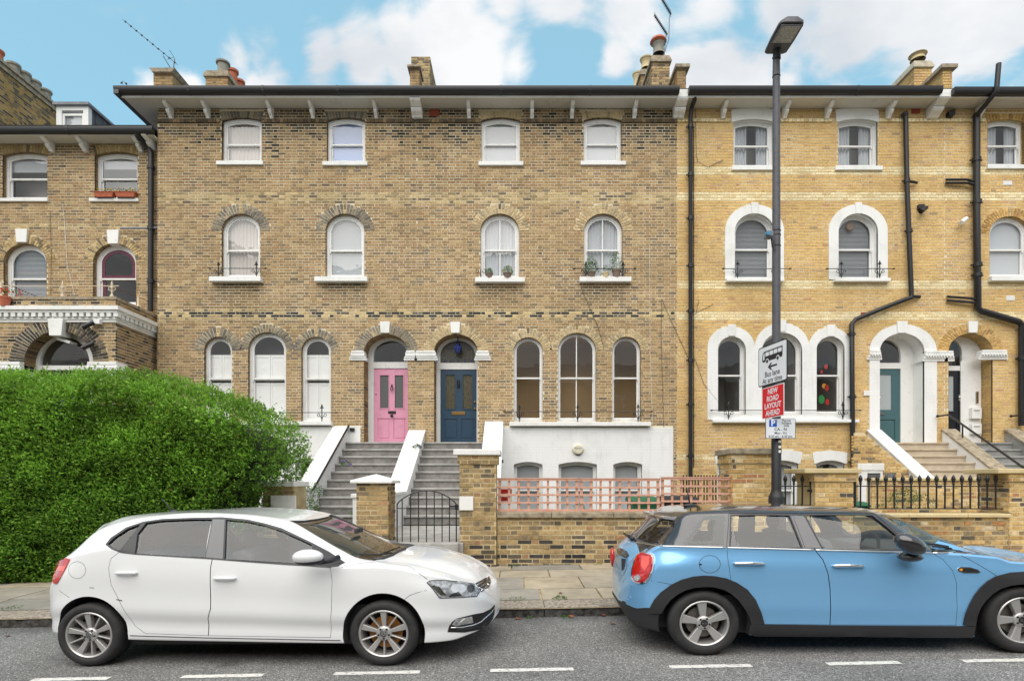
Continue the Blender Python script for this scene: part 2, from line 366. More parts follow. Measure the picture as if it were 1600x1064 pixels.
# ------------------------------------------------------------------ ground, road, pavement
SL = .02                                             # the street climbs gently to the right
def gz(x): return SL*max(-30, min(30, x))
def strip(name, y0, y1, z, m, parent=None, kind='structure', n=2, z1=None):
    mb = MB(); xs = [-400, -30, -20, -10, 0, 10, 20, 30, 400]
    for a, b in zip(xs, xs[1:]):
        mb.quad((a, y0, gz(a)+z), (b, y0, gz(b)+z), (b, y1, gz(b)+(z if z1 is None else z1)), (a, y1, gz(a)+(z if z1 is None else z1)))
    return mb.build(name, m, parent, kind=kind)
def asphalt():
    m = bpy.data.materials.new('asphalt'); m.use_nodes = True; nt = m.node_tree; L = nt.links; b = nt.nodes['Principled BSDF']
    b.inputs['Roughness'].default_value = .88; b.inputs['Specular IOR Level'].default_value = .3
    ge = nd(nt, 'ShaderNodeNewGeometry')
    n = nd(nt, 'ShaderNodeTexVoronoi'); n.inputs['Scale'].default_value = 120; L.new(ge.outputs['Position'], n.inputs[0])
    sp = nd(nt, 'ShaderNodeSeparateColor'); L.new(n.outputs['Color'], sp.inputs[0])
    cr = nd(nt, 'ShaderNodeValToRGB'); L.new(sp.outputs[0], cr.inputs[0]); e = cr.color_ramp.elements
    e[0].position = 0; e[0].color = (.08, .08, .078, 1); e[1].position = 1; e[1].color = (.55, .54, .52, 1)
    k = e.new(.5); k.color = (.18, .178, .172, 1); k = e.new(.93); k.color = (.29, .285, .275, 1)
    n2 = nd(nt, 'ShaderNodeTexNoise'); n2.inputs['Scale'].default_value = .9; n2.inputs['Detail'].default_value = 7; n2.inputs['Roughness'].default_value = .6; L.new(ge.outputs['Position'], n2.inputs[0])
    r2 = nd(nt, 'ShaderNodeMapRange'); L.new(n2.outputs['Fac'], r2.inputs[0]); r2.inputs[1].default_value = .3; r2.inputs[2].default_value = .7; r2.inputs[3].default_value = .72; r2.inputs[4].default_value = 1.15
    # silt along the gutter, a patched trench and a few oil spots
    sx = nd(nt, 'ShaderNodeSeparateXYZ'); L.new(ge.outputs['Position'], sx.inputs[0])
    n3 = nd(nt, 'ShaderNodeTexNoise'); n3.inputs['Scale'].default_value = 3.1; n3.inputs['Detail'].default_value = 6; L.new(ge.outputs['Position'], n3.inputs[0])
    yy = nd(nt, 'ShaderNodeMath', operation='MULTIPLY_ADD'); L.new(n3.outputs['Fac'], yy.inputs[0]); yy.inputs[1].default_value = .5; L.new(sx.outputs['Y'], yy.inputs[2])
    gr = nd(nt, 'ShaderNodeMapRange', interpolation_type='SMOOTHSTEP'); L.new(yy.outputs[0], gr.inputs[0]); gr.inputs[1].default_value = 6.35; gr.inputs[2].default_value = 6.8; gr.inputs[3].default_value = 1; gr.inputs[4].default_value = .55
    n4 = nd(nt, 'ShaderNodeTexNoise'); n4.inputs['Scale'].default_value = 1.7; n4.inputs['Detail'].default_value = 3; L.new(ge.outputs['Position'], n4.inputs[0])
    oi = nd(nt, 'ShaderNodeMapRange', interpolation_type='SMOOTHSTEP'); L.new(n4.outputs['Fac'], oi.inputs[0]); oi.inputs[1].default_value = .64; oi.inputs[2].default_value = .74; oi.inputs[3].default_value = 1; oi.inputs[4].default_value = .66
    m1 = nd(nt, 'ShaderNodeMath', operation='MULTIPLY'); L.new(gr.outputs[0], m1.inputs[0]); L.new(oi.outputs[0], m1.inputs[1])
    m2 = nd(nt, 'ShaderNodeMath', operation='MULTIPLY'); L.new(m1.outputs[0], m2.inputs[0]); L.new(r2.outputs[0], m2.inputs[1])
    v = nd(nt, 'ShaderNodeVectorMath', operation='SCALE'); L.new(cr.outputs[0], v.inputs[0]); L.new(m2.outputs[0], v.inputs['Scale']); L.new(v.outputs[0], b.inputs['Base Color'])
    bp = nd(nt, 'ShaderNodeBump'); bp.inputs['Strength'].default_value = .6; bp.inputs['Distance'].default_value = .004; L.new(n.outputs['Distance'], bp.inputs['Height']); L.new(bp.outputs[0], b.inputs['Normal'])
    return m
M['asphalt'] = asphalt()
M['joint'] = mortar_mat('sandy_joint', c(150, 130, 100), c(196, 176, 140), c(214, 196, 160), 3)
M['granite'] = mat('granite_kerb', c(176, 164, 148), .9, noise=(26, c(96, 90, 84), .42, .66), bump=(45, .6, .01))
M['granite_dark'] = mat('dirty_kerb_face', c(88, 84, 80), .95, noise=(16, c(30, 30, 30), .38, .66), bump=(28, 1, .02))
M['road_paint'] = mat('worn_road_paint', c(232, 230, 224), .8, noise=(34, c(150, 148, 144), .52, .66))
M['soil'] = mat('garden_soil', (.09, .07, .05, 1), .95, noise=(6, (.05, .06, .03, 1), .4, .7))
def slab_mat():
    m = bpy.data.materials.new('york_stone'); m.use_nodes = True; nt = m.node_tree; L = nt.links; b = nt.nodes['Principled BSDF']; b.inputs['Roughness'].default_value = .85
    oi = nd(nt, 'ShaderNodeObjectInfo'); cr = nd(nt, 'ShaderNodeValToRGB'); L.new(oi.outputs['Random'], cr.inputs[0]); e = cr.color_ramp.elements
    e[0].color = c(176, 166, 148); e[1].color = c(150, 146, 138); k = e.new(.35); k.color = c(188, 174, 148); k = e.new(.7); k.color = c(166, 160, 148)
    ge = nd(nt, 'ShaderNodeNewGeometry'); n = nd(nt, 'ShaderNodeTexNoise'); n.inputs['Scale'].default_value = 2.2; n.inputs['Detail'].default_value = 9; n.inputs['Roughness'].default_value = .68; L.new(ge.outputs['Position'], n.inputs[0])
    r = nd(nt, 'ShaderNodeMapRange'); L.new(n.outputs['Fac'], r.inputs[0]); r.inputs[1].default_value = .3; r.inputs[2].default_value = .7; r.inputs[3].default_value = .6; r.inputs[4].default_value = 1.12
    v = nd(nt, 'ShaderNodeVectorMath', operation='SCALE'); L.new(cr.outputs[0], v.inputs[0]); L.new(r.outputs[0], v.inputs['Scale']); L.new(v.outputs[0], b.inputs['Base Color'])
    bp = nd(nt, 'ShaderNodeBump'); bp.inputs['Strength'].default_value = .4; bp.inputs['Distance'].default_value = .006; L.new(n.outputs['Fac'], bp.inputs['Height']); L.new(bp.outputs[0], b.inputs['Normal'])
    return m
M['york'] = slab_mat()
strip('ground', -200, 400, -.30, M['soil'])
strip('road', -4.4, 6.60, 0, M['asphalt'])
pav = strip('pavement', 6.5, 9.6, .095, M['joint'], z1=.145)
strip('far_pavement', -8.2, -4.4, .12, M['joint'])
strip('front_gardens', 9.6, 20, .25, M['soil'])
def pz(x, y): return gz(x)+.12+(y-6.6)*.018
# individual york stone slabs
y = 6.86
for row, dp in enumerate((.62, .80, .60, .48)):
    x = -12+R.uniform(0, .6)
    while x < 10:
        w = R.uniform(.65, 1.15); j = .011
        mb = MB(); x0, x1, y0, y1 = x+j, x+w-j, y+j, y+dp-j; h = R.uniform(-.003, .003)
        tp = [(a+R.uniform(-.006, .006), b+R.uniform(-.006, .006), pz(a, b)+h) for a, b in ((x0, y0), (x1, y0), (x1, y1), (x0, y1))]
        mb.add(tp+[(a, b, z-.05) for a, b, z in tp], [(0, 1, 2, 3), (0, 4, 5, 1), (1, 5, 6, 2), (2, 6, 7, 3), (3, 7, 4, 0)])
        mb.build('paving_slab', M['york'], pav); x += w
    y += dp
# granite kerb
x = -12.2
while x < 10:
    w = R.uniform(.9, 1.25)
    if x < 1.0 < x+w: w = .58-x if .58-x > .6 else w
    mb = MB(); n = 9; a0 = x+.004; a1 = x+w-.004
    for i in range(n):
        u0 = a0+(a1-a0)*i/n; u1 = a0+(a1-a0)*(i+1)/n
        r0 = R.uniform(0, .012) if i else 0
        if i == 0: pr = (0, 0)
        q0 = pr; q1 = (R.uniform(-.010, .012), R.uniform(-.006, .006)); pr = q1
        mb.cur = 0; mb.quad((u0, 6.535+q0[0], gz(u0)+.112), (u1, 6.535+q1[0], gz(u1)+.112), (u1, 6.85, gz(u1)+.121), (u0, 6.85, gz(u0)+.121))
        mb.cur = 1; mb.quad((u0, 6.50+q0[1], gz(u0)-.02), (u1, 6.50+q1[1], gz(u1)-.02), (u1, 6.515+q1[0], gz(u1)+.100), (u0, 6.515+q0[0], gz(u0)+.100))
        mb.cur = 0; mb.quad((u0, 6.515+q0[0], gz(u0)+.100), (u1, 6.515+q1[0], gz(u1)+.100), (u1, 6.535+q1[0], gz(u1)+.112), (u0, 6.535+q0[0], gz(u0)+.112))
    mb.cur = 1
    mb.quad((a0, 6.5, gz(a0)-.02), (a0, 6.53, gz(a0)+.108), (a0, 6.85, gz(a0)+.12), (a0, 6.85, gz(a0)-.02)); mb.quad((a1, 6.5, gz(a1)-.02), (a1, 6.85, gz(a1)-.02), (a1, 6.85, gz(a1)+.12), (a1, 6.53, gz(a1)+.108))
    mb.build('kerb_stone', [M['granite'], M['granite_dark']], pav); x += w
# broken white line
road = bpy.data.objects['road']
for a, b in ((50, 171), (284, 411), (522, 656), (766, 896), (1046, 1174), (1292, 1406), (1504, 1640), (-190, -60)):
    Y = 4.70; x0, x1 = wx(a, Y), wx(b, Y); mb = MB(); n = 16
    lo = [R.uniform(-.004, .004) for _ in range(n+1)]; hi = [R.uniform(-.004, .004) for _ in range(n+1)]
    for i in range(n):
        u0 = x0+(x1-x0)*i/n; u1 = x0+(x1-x0)*(i+1)/n
        mb.quad((u0, Y-.038+lo[i], gz(u0)+.004), (u1, Y-.038+lo[i+1], gz(u1)+.004), (u1, Y+.038+hi[i+1], gz(u1)+.004), (u0, Y+.038+hi[i], gz(u0)+.004))
    mb.build('road_marking_dash', M['road_paint'], road)

# ------------------------------------------------------------------ brickwork
def poly_span(poly, z):
    xs = []; n = len(poly)
    for i in range(n):
        (xa, za), (xb, zb) = poly[i], poly[(i+1) % n]
        if (za <= z) != (zb <= z): xs.append(xa+(xb-xa)*(z-za)/(zb-za))
    return (min(xs), max(xs)) if xs else None
def lay_bricks(x0, x1, z0, z1, blocks=(), pitch=.079, L=.220, H=.102, j=.0145, minw=.03, seed=1, soldier=False, xj=None):
    """Flemish bond; returns (xlb, xrb, xlt, xrt, za, zb)"""
    r = random.Random(seed); out = []; k = 0; z = z0; unit = L+H+2*j
    while z < z1-.02:
        za, zb = z+j*.7, min(z+pitch-j*.7, z1)
        iv = []
        for bl in blocks:
            a, b = poly_span(bl, za), poly_span(bl, zb)
            if a is None and b is None: continue
            if a is None: m_ = (b[0]+b[1])/2; a = (m_, m_) if b[1]-b[0] < .5 else b
            if b is None: m_ = (a[0]+a[1])/2; b = (m_, m_) if a[1]-a[0] < .5 else a
            iv.append((a[0], a[1], b[0], b[1]))
        iv.sort(); segs = []; lb = lt = x0
        for a0, a1, b0, b1 in iv:
            if a0 > lb or b0 > lt: segs.append((lb, lt, a0, b0))
            lb, lt = max(lb, a1), max(lt, b1)
        segs.append((lb, lt, x1, x1))
        x = x0-unit+(0 if k % 2 else -unit/2)+r.uniform(-.01, .01); s = 0
        while x < x1:
            w = L if s % 2 == 0 else H
            jj = r.uniform(-.003, .003)
            for (sb, st, eb, et) in segs:
                a, b = x+jj, x+w+jj
                lb_, lt_ = max(a, sb+.004), max(a, st+.004); rb_, rt_ = min(b, eb-.004), min(b, et-.004)
                if rb_-lb_ > .004 and rt_-lt_ > .004 and (rb_-lb_+rt_-lt_)/2 > minw: out.append((lb_, rb_, lt_, rt_, za, zb))
                elif (rb_-lb_) > .05 and rt_ <= lt_+.004: m_ = max(lb_, min(rb_, (lt_+rt_)/2)); out.append((lb_, rb_, m_, m_+.001, za, zb))
            x += w+j; s += 1
        z += pitch; k += 1
    return out
def brick_solid(mb, b, Y, th=.03, out=0.0, jit=0.0):
    xlb, xrb, xlt, xrt, za, zb = b; y0 = Y-out-(R.uniform(-jit, jit) if jit else 0); y1 = Y+th
    vs = [(xlb, y0, za), (xrb, y0, za), (xrt, y0, zb), (xlt, y0, zb), (xlb, y1, za), (xrb, y1, za), (xrt, y1, zb), (xlt, y1, zb)]
    mb.add(vs, [(0, 1, 2, 3), (1, 5, 6, 2), (3, 2, 6, 7), (4, 0, 3, 7), (4, 5, 1, 0)])
def pick(r, pal):
    t = r.random()*sum(p[0] for p in pal)
    for p in pal:
        t -= p[0]
        if t <= 0: break
    q = p[1]; return (q[0], q[1]*.965, q[2]*.925, 1)
def mul(col, k, k2=None, k3=None):
    k2 = k if k2 is None else k2; k3 = k if k3 is None else k3
    return (col[0]*k, col[1]*k2, col[2]*k3, 1)
BK = .88
PAL_MAIN = [(5, c(194, 164, 120, BK)), (5, c(182, 152, 112, BK)), (4, c(204, 176, 132, BK)), (3, c(168, 140, 102, BK)), (2.4, c(152, 134, 108, BK)), (1.2, c(134, 122, 106, BK)), (.25, c(104, 96, 88, BK)), (1, c(216, 190, 142, BK)), (1, c(184, 146, 110, BK))]
PAL_DARK = [(3, c(134, 116, 92, BK)), (3, c(110, 100, 86, BK)), (2, c(84, 78, 72, BK)), (1, c(160, 134, 100, BK)), (1, c(62, 60, 58, BK))]
PAL_YEL = [(6, c(238, 198, 122, BK)), (5, c(232, 190, 118, BK)), (4, c(238, 200, 128, BK)), (3, c(224, 178, 110, BK)), (1.0, c(214, 170, 134, BK)), (.6, c(198, 158, 130, BK)), (1.2, c(242, 212, 150, BK)), (.12, c(140, 120, 104, BK)), (.25, c(196, 124, 90, BK))]
PAL_BAND = [(4, c(252, 240, 200, BK)), (3, c(246, 230, 184, BK)), (1, c(234, 212, 164, BK))]
PAL_BANDM = [(3, c(214, 192, 146, BK)), (3, c(196, 174, 130, BK)), (2, c(168, 150, 114, BK)), (1, c(130, 118, 100, BK))]
PAL_WALL = [(4, c(182, 158, 116, BK)), (4, c(164, 144, 110, BK)), (3, c(198, 172, 126, BK)), (2.5, c(138, 126, 106, BK)), (1.2, c(104, 98, 90, BK)), (.5, c(74, 74, 74, BK)), (.6, c(178, 138, 106, BK))]
def even(pal, mid, k): return [(w, tuple(a*(1-k)+s2l(m_)*BK*.82*k for a, m_ in zip(q[:3], mid))+(1,)) for w, q in pal]
PAL_MAIN = even(PAL_MAIN, (180, 154, 118), .34); PAL_YEL = even(PAL_YEL, (236, 208, 154), .5); PAL_WALL = even(PAL_WALL, (176, 154, 118), .2)
def smooth01(a, b, x): t = max(0, min(1, (x-a)/(b-a))); return t*t*(3-2*t)
def col_main(r, px, py, sills=()):
    pal = PAL_MAIN
    if 488 < py < 497 and r.random() < .8: pal = [(4, c(70, 68, 66, BK)), (2, c(112, 104, 92, BK)), (2, c(226, 204, 152, BK)), (1, c(206, 178, 130, BK))]
    elif (484 < py < 502) or (299 < py < 318): pal = PAL_BANDM
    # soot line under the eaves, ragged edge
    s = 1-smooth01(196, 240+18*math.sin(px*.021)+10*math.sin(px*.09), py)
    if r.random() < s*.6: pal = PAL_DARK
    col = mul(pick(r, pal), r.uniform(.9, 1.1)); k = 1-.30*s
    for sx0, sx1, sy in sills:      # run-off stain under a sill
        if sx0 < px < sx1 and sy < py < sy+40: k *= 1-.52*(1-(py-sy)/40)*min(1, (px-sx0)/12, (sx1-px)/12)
    # darker brick towards the left end of the pair
    k *= .93+.07*smooth01(250, 760, px)
    return mul(col, k*1.0)
def col_yel(r, px, py, sills=()):
    pal = PAL_YEL
    for a, b in ((262, 272), (299, 315), (437, 450), (486, 500), (708, 716), (186, 191)):
        if a < py < b: pal = PAL_BAND
    col = mul(pick(r, pal), r.uniform(.92, 1.08))
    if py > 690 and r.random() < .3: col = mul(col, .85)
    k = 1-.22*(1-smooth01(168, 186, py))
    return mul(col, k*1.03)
def col_left(r, px, py, sills=()):
    pal = PAL_MAIN
    if 349 < py < 359: pal = PAL_BANDM
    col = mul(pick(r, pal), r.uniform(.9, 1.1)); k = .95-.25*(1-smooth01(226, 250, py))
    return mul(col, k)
class House:
    def __init__(s, name, label, x0, x1, zt, zb, Y, colfn, mortar, py_lim=None, depth=9.0, seed=1, group='terraced houses along the far side of the street'):
        s.Y = Y; s.x0 = wx(x0, Y); s.x1 = wx(x1, Y); s.z1 = zt; s.z0 = zb; s.colfn = colfn; s.mortar = mortar; s.seed = seed
        s.root = empty(name, ((s.x0+s.x1)/2, Y, zb), label, 'house', group)
        s.holes = []; s.blocks = []; s.rings = []; s.sills = []; s.extra = []; s.depth = depth; s.vous = 0; s.bricks_max = 300
        s.reveal = MB(); s.white_reveal = MB(); s.lowcut = []
    def X(s, px): return wx(px, s.Y)
    def Z(s, py): return wz(py, s.Y)
    def px(s, x): return CX+x*F/s.Y
    def py(s, z): return HY-(z-CZ)*F/s.Y
    def opening(s, x0, x1, yc, ys, yb, ring=0, dep=.11, rev='brick', block=None, n=22):
        X0, X1, Z0, ZS, ZC = s.X(x0), s.X(x1), s.Z(yb), s.Z(ys), s.Z(yc)
        out = arch_pts(X0, X1, Z0, ZS, ZC, n); s.holes.append(out)
        if block is not None: s.blocks.append([(s.X(a), s.Z(b)) for a, b in block])
        elif ring:
            t = ring/F*s.Y; seg = (ZC-ZS) < .25*(X1-X0)
            if seg: s.blocks.append([(X0, Z0), (X1, Z0), (X1, ZS), (X1+t*.35, ZC+t*.75), (X0-t*.35, ZC+t*.75), (X0, ZS)]); s.rings.append(('seg', X0, X1, ZS, ZC, t))
            else:
                ro = arch_pts(X0-t, X1+t, ZS, ZS, ZC+t*.92, 26)
                s.blocks.append([(X0, Z0), (X1, Z0), (X1, ZS-.001)]+ro[1:]+[(X0, ZS-.001)]); s.rings.append(('arc', X0, X1, ZS, ZC, t))
        else: s.blocks.append(out)
        # reveals
        r = random.Random(int(x0*7+yc)); mb = s.reveal if rev == 'brick' else s.white_reveal; Yd = s.Y+dep
        z = Z0
        while z < ZS-.001:
            zz = min(z+.079, ZS)
            for X_, flip in ((X0, 0), (X1, 1)):
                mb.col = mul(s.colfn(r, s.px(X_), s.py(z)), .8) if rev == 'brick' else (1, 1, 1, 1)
                e_ = .005 if rev == 'brick' else 0
                q = [(X_, s.Y-.002, z+e_), (X_, Yd, z+e_), (X_, Yd, zz-e_), (X_, s.Y-.002, zz-e_)]
                mb.add(q if not flip else q[::-1], [(0, 1, 2, 3)])
            z = zz
        top = out[2:]
        for a, b in zip(top, top[1:]):
            m_ = 3
            for i in range(m_):
                p = (a[0]+(b[0]-a[0])*i/m_, a[1]+(b[1]-a[1])*i/m_); q = (a[0]+(b[0]-a[0])*(i+1)/m_, a[1]+(b[1]-a[1])*(i+1)/m_)
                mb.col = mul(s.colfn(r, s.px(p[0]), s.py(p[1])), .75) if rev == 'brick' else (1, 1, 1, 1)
                mb.add([(p[0], s.Y-.002, p[1]), (q[0], s.Y-.002, q[1]), (q[0], Yd, q[1]), (p[0], Yd, p[1])], [(3, 2, 1, 0)])
        return dict(X0=X0, X1=X1, Z0=Z0, ZS=ZS, ZC=ZC, Yd=Yd)
    def voussoirs(s, pal, white=False):
        for kind, X0, X1, ZS, ZC, t in s.rings:
            cx = (X0+X1)/2; rx = (X1-X0)/2; rz = ZC-ZS; r = random.Random(int(abs(cx)*1000))
            if kind == 'arc':
                ln = PI*(rx+t/2); n = int(ln/.082); n += (n+1) % 2
                for i in range(n):
                    a0 = PI*i/n+.0115/(rx+t/2); a1 = PI*(i+1)/n-.0115/(rx+t/2)
                    cuts = [(0.0, .62), (.66, 1.0)] if i % 2 else [(0.0, .36), (.40, 1.0)]
                    key = abs(i-n//2) <= 1
                    if key: cuts = [(0.0, .46), (.52, 1.06)]
                    p_ = pal
                    if key and i == n//2: p_ = PAL_BANDM
                    for (f0, f1) in cuts:
                        o = [(cx+(rx+t*f)*math.cos(a), ZS+(rz+t*.92*f)*math.sin(a)) for f, a in ((f0, a0), (f1, a0), (f1, a1), (f0, a1))]
                        s._piece(o, mul(pick(r, p_), r.uniform(.85, 1.1)))
            else:
                n = int((X1-X0)/.08); rr = (rx*rx+rz*rz)/(2*rz) if rz > 1e-3 else 99; 
                for i in range(n):
                    u0, u1 = -1+2*i/n+.012, -1+2*(i+1)/n-.012
                    zi = lambda u: ZC-rr+math.sqrt(max(rr*rr-(u*rx)**2, 0))
                    o = [(cx+u0*rx, zi(u0)), (cx+u1*rx, zi(u1)), (cx+u1*(rx+t*.35), ZC+t*.75), (cx+u0*(rx+t*.35), ZC+t*.75)]
                    s._piece(o, mul(pick(r, pal), r.uniform(.8, 1.0)))
    def _piece(s, o, col):
        mb = MB() if s.vous < 300 else s.extra_mb; mb.col = col
        mb.poly_y(ccw(o), s.Y-.008, s.Y+.03, back=False)
        if s.vous < 300: mb.build('voussoir', M['brick'], s.root, col=True)
        s.vous += 1
    def finish(s, vpal=PAL_MAIN, zmin_show=3.0, pitch=.079, z_low=None):
        s.extra_mb = MB(); s.voussoirs(vpal)
        back = MB(); slab(back, [(s.x0, s.z0), (s.x1, s.z0), (s.x1, s.z1), (s.x0, s.z1)], s.holes, s.Y+.006, s.Y+.05)
        wall = back.build('wall', s.mortar, s.root)
        br = lay_bricks(s.x0, s.x1, s.z0 if z_low is None else z_low, s.z1, s.blocks, pitch=pitch, seed=s.seed)
        cand = [b for b in br if b[1]-b[0] > .2 and b[4] > zmin_show]
        cand.sort(key=lambda b: ((b[0]+b[1])/2)**2+(b[4]-CZ)**2); big = set(cand[:s.bricks_max]); r = random.Random(s.seed+5)
        rest = MB()
        for b in br:
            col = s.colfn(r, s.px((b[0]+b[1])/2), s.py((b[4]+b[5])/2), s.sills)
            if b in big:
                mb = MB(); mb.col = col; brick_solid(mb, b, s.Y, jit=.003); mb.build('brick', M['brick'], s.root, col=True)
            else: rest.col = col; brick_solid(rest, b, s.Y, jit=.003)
        rest.v += []; n = len(rest.v)
        rest.build('brickwork', M['brick'], s.root, col=True, kind='stuff')
        if s.extra_mb.v: s.extra_mb.build('arch_bricks', M['brick'], s.root, col=True, kind='stuff')
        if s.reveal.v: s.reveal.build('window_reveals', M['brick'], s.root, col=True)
        if s.white_reveal.v: s.white_reveal.build('painted_reveals', M['white'], s.root)
    def body(s, zr=None, left=True, right=True, hip=.35, extra=0):
        """side walls, back wall and slate roof"""
        mb = MB(); Yb = s.Y+s.depth
        mb.quad((s.x0, Yb, s.z0), (s.x0, s.Y+.04, s.z0), (s.x0, s.Y+.04, s.z1), (s.x0, Yb, s.z1))
        mb.quad((s.x1, s.Y+.04, s.z0), (s.x1, Yb, s.z0), (s.x1, Yb, s.z1), (s.x1, s.Y+.04, s.z1))
        mb.quad((s.x1, Yb, s.z0), (s.x0, Yb, s.z0), (s.x0, Yb, s.z1), (s.x1, Yb, s.z1))
        mb.build('rear_walls', M['flat_brick'], s.root)
        rf = MB(); zt = s.z1+.22; Ym = s.Y+s.depth/2; rise = getattr(s, 'rise', 1.3)
        rf.quad((s.x0, s.Y-.5, zt), (s.x1, s.Y-.5, zt), (s.x1, Ym, zt+rise), (s.x0, Ym, zt+rise))
        rf.quad((s.x1, Yb+.3, zt), (s.x0, Yb+.3, zt), (s.x0, Ym, zt+rise), (s.x1, Ym, zt+rise))
        rf.quad((s.x0, s.Y-.5, zt), (s.x0, Ym, zt+rise), (s.x0, Yb+.3, zt)); rf.quad((s.x1, s.Y-.5, zt), (s.x1, Yb+.3, zt), (s.x1, Ym, zt+rise))
        rf.build('roof', M['slate'], s.root)
M['flat_brick'] = mat('rear_brick', c(170, 140, 100), .9, noise=(18, c(120, 100, 78), .4, .6))
# ------------------------------------------------------------------ windows
def curtain(name, x0, x1, y, z0, z1, m, parent, waves=9, amp=.02, clip=None):
    n = max(8, waves*8); mb = MB(); vs = []
    for i in range(n+1):
        u = i/n; x = x0+(x1-x0)*u; yy = y+amp*math.sin(u*waves*2*PI)+amp*.4*math.sin(u*waves*5.1)
        zt = z1 if clip is None else min(z1, clip(x))
        vs += [(x, yy, z0), (x, yy, zt)]
    mb.add(vs, [(2*i, 2*i+2, 2*i+3, 2*i+1) for i in range(n)])
    return mb.build(name, m, parent, smooth='full')
def window(h, o, ym, inner='dark', vbar=False, sill=None, fw=.075, frame_m='white_gloss', mid=None, blind_to=None, horns=True, label=None, room='dark_room', both=True, sashw=.04):
    X0, X1, Z0, ZS, ZC, Yd = (o[k] for k in ('X0', 'X1', 'Z0', 'ZS', 'ZC', 'Yd')); zm = h.Z(ym)
    fm = M[frame_m]
    def outl(dx, dz, z0): 
        rz = ZC-ZS
        if rz < .25*(X1-X0): return arch_pts(X0+dx, X1-dx, z0, ZS-dz*.9, ZC-dz, 16)
        return arch_pts(X0+dx, X1-dx, z0, ZS, ZC-dz, 24)
    fr = MB(); slab(fr, outl(-.03, -.03, Z0-.02), [outl(fw, fw*.95, Z0+.07)], Yd, Yd+.10)
    win = fr.build('window', fm, h.root, bevel=.006)
    if label: win['label'] = label
    # upper sash behind? the upper sash of a sash window stands in front
    s1 = MB(); up_o = outl(fw-.004, fw*.95, zm-.022); up_i = outl(fw+sashw, fw*.95+sashw, zm+.022)
    holes = [up_i]
    if vbar:
        cx = (X0+X1)/2; holes = []
        for sgn in (-1, 1):
            P = [p for p in up_i]; keep = []
            lim = cx+sgn*.014
            for a, b in zip(P, P[1:]+P[:1]):
                ina = (a[0]-lim)*sgn > 0; inb = (b[0]-lim)*sgn > 0
                if ina: keep.append(a)
                if ina != inb: t = (lim-a[0])/(b[0]-a[0]); keep.append((lim, a[1]+(b[1]-a[1])*t))
            holes.append(keep)
    slab(s1, up_o, holes, Yd+.022, Yd+.058); s1.build('sash', fm, win, bevel=.004)
    s2 = MB(); lo_o = [(X0+fw-.004, Z0+.065), (X1-fw+.004, Z0+.065), (X1-fw+.004, zm+.018), (X0+fw-.004, zm+.018)]
    bz = Z0+.065+sashw*1.6
    lo_holes = [[(X0+fw+sashw, bz), (X1-fw-sashw, bz), (X1-fw-sashw, zm-.02), (X0+fw+sashw, zm-.02)]]
    if vbar:
        cx = (X0+X1)/2
        lo_holes = [[(X0+fw+sashw, bz), (cx-.014, bz), (cx-.014, zm-.02), (X0+fw+sashw, zm-.02)], [(cx+.014, bz), (X1-fw-sashw, bz), (X1-fw-sashw, zm-.02), (cx+.014, zm-.02)]]
    slab(s2, lo_o, lo_holes, Yd+.062, Yd+.098)
    if horns:
        for X_ in (X0+fw, X1-fw-.03): s2.box(X_, X_+.03, Yd+.024, Yd+.056, zm-.07, zm-.02)
    s2.build('sash', fm, win, bevel=.004)
    g = MB(); vs, tr = fill2d(outl(fw+.01, fw+.01, zm)); g.add([(x, Yd+.04, z) for x, z in vs], tr); g.build('pane', M['window_glass'], win)
    g = MB(); g.quad((X0+fw, Yd+.08, Z0+.08), (X1-fw, Yd+.08, Z0+.08), (X1-fw, Yd+.08, zm), (X0+fw, Yd+.08, zm)); g.build('pane', M['window_glass'], win)
    Yi = Yd+.108
    # room behind the glass
    rm = MB(); dp = (1.3 if room == 'reflection_brown' else 1.9) if inner == 'dark' else .5; a, b = X0-.25, X1+.25; zt = ZC+.1; zb = Z0-.3
    rm.quad((a, Yi+dp, zb), (b, Yi+dp, zb), (b, Yi+dp, zt), (a, Yi+dp, zt)); rm.quad((a, Yi-.006, zb), (a, Yi+dp, zb), (a, Yi+dp, zt), (a, Yi-.006, zt))
    rm.quad((b, Yi+dp, zb), (b, Yi-.006, zb), (b, Yi-.006, zt), (b, Yi+dp, zt)); rm.quad((a, Yi-.006, zb), (b, Yi-.006, zb), (b, Yi+dp, zb), (a, Yi+dp, zb)); rm.quad((a, Yi+dp, zt), (b, Yi+dp, zt), (b, Yi-.006, zt), (a, Yi-.006, zt))
    rm.build('room', M[room], win)
    if inner.startswith('blind'):
        zb_ = Z0 if blind_to is None else h.Z(blind_to)
        m_ = M[inner]
        bm_ = MB(); n = 1
        bm_.box(X0-.05, X1+.05, Yi, Yi+.01, zb_, ZC+.05); bm_.build('blind', m_, win)
    elif inner.startswith('slats'):
        bm_ = MB(); z = Z0
        while z < ZC+.02: bm_.add([(X0, Yi, z), (X1, Yi, z), (X1, Yi+.03, z+.034), (X0, Yi+.03, z+.034)], [(0, 1, 2, 3)]); z += .036
        bm_.build('blind', M['blind_white' if inner == 'slats' else 'blind_grey'], win)
    elif inner.startswith('net'):
        curtain('curtain', X0-.02, X1+.02, Yi+.03, Z0, ZC+.05, M['blind_white' if inner == 'net' else 'blind_beige'], win, waves=11, amp=.012)
    elif inner == 'halfcurtain':
        curtain('curtain', X0-.02, X0+(X1-X0)*.42, Yi+.04, Z0, ZC+.05, M['blind_white'], win, waves=5, amp=.03); curtain('curtain', X0+(X1-X0)*.66, X1+.02, Yi+.04, Z0, ZC+.05, M['blind_white'], win, waves=4, amp=.03)
    elif inner == 'shutter':
        zt = h.Z(blind_to); n = 2; w = (X1-X0)/n
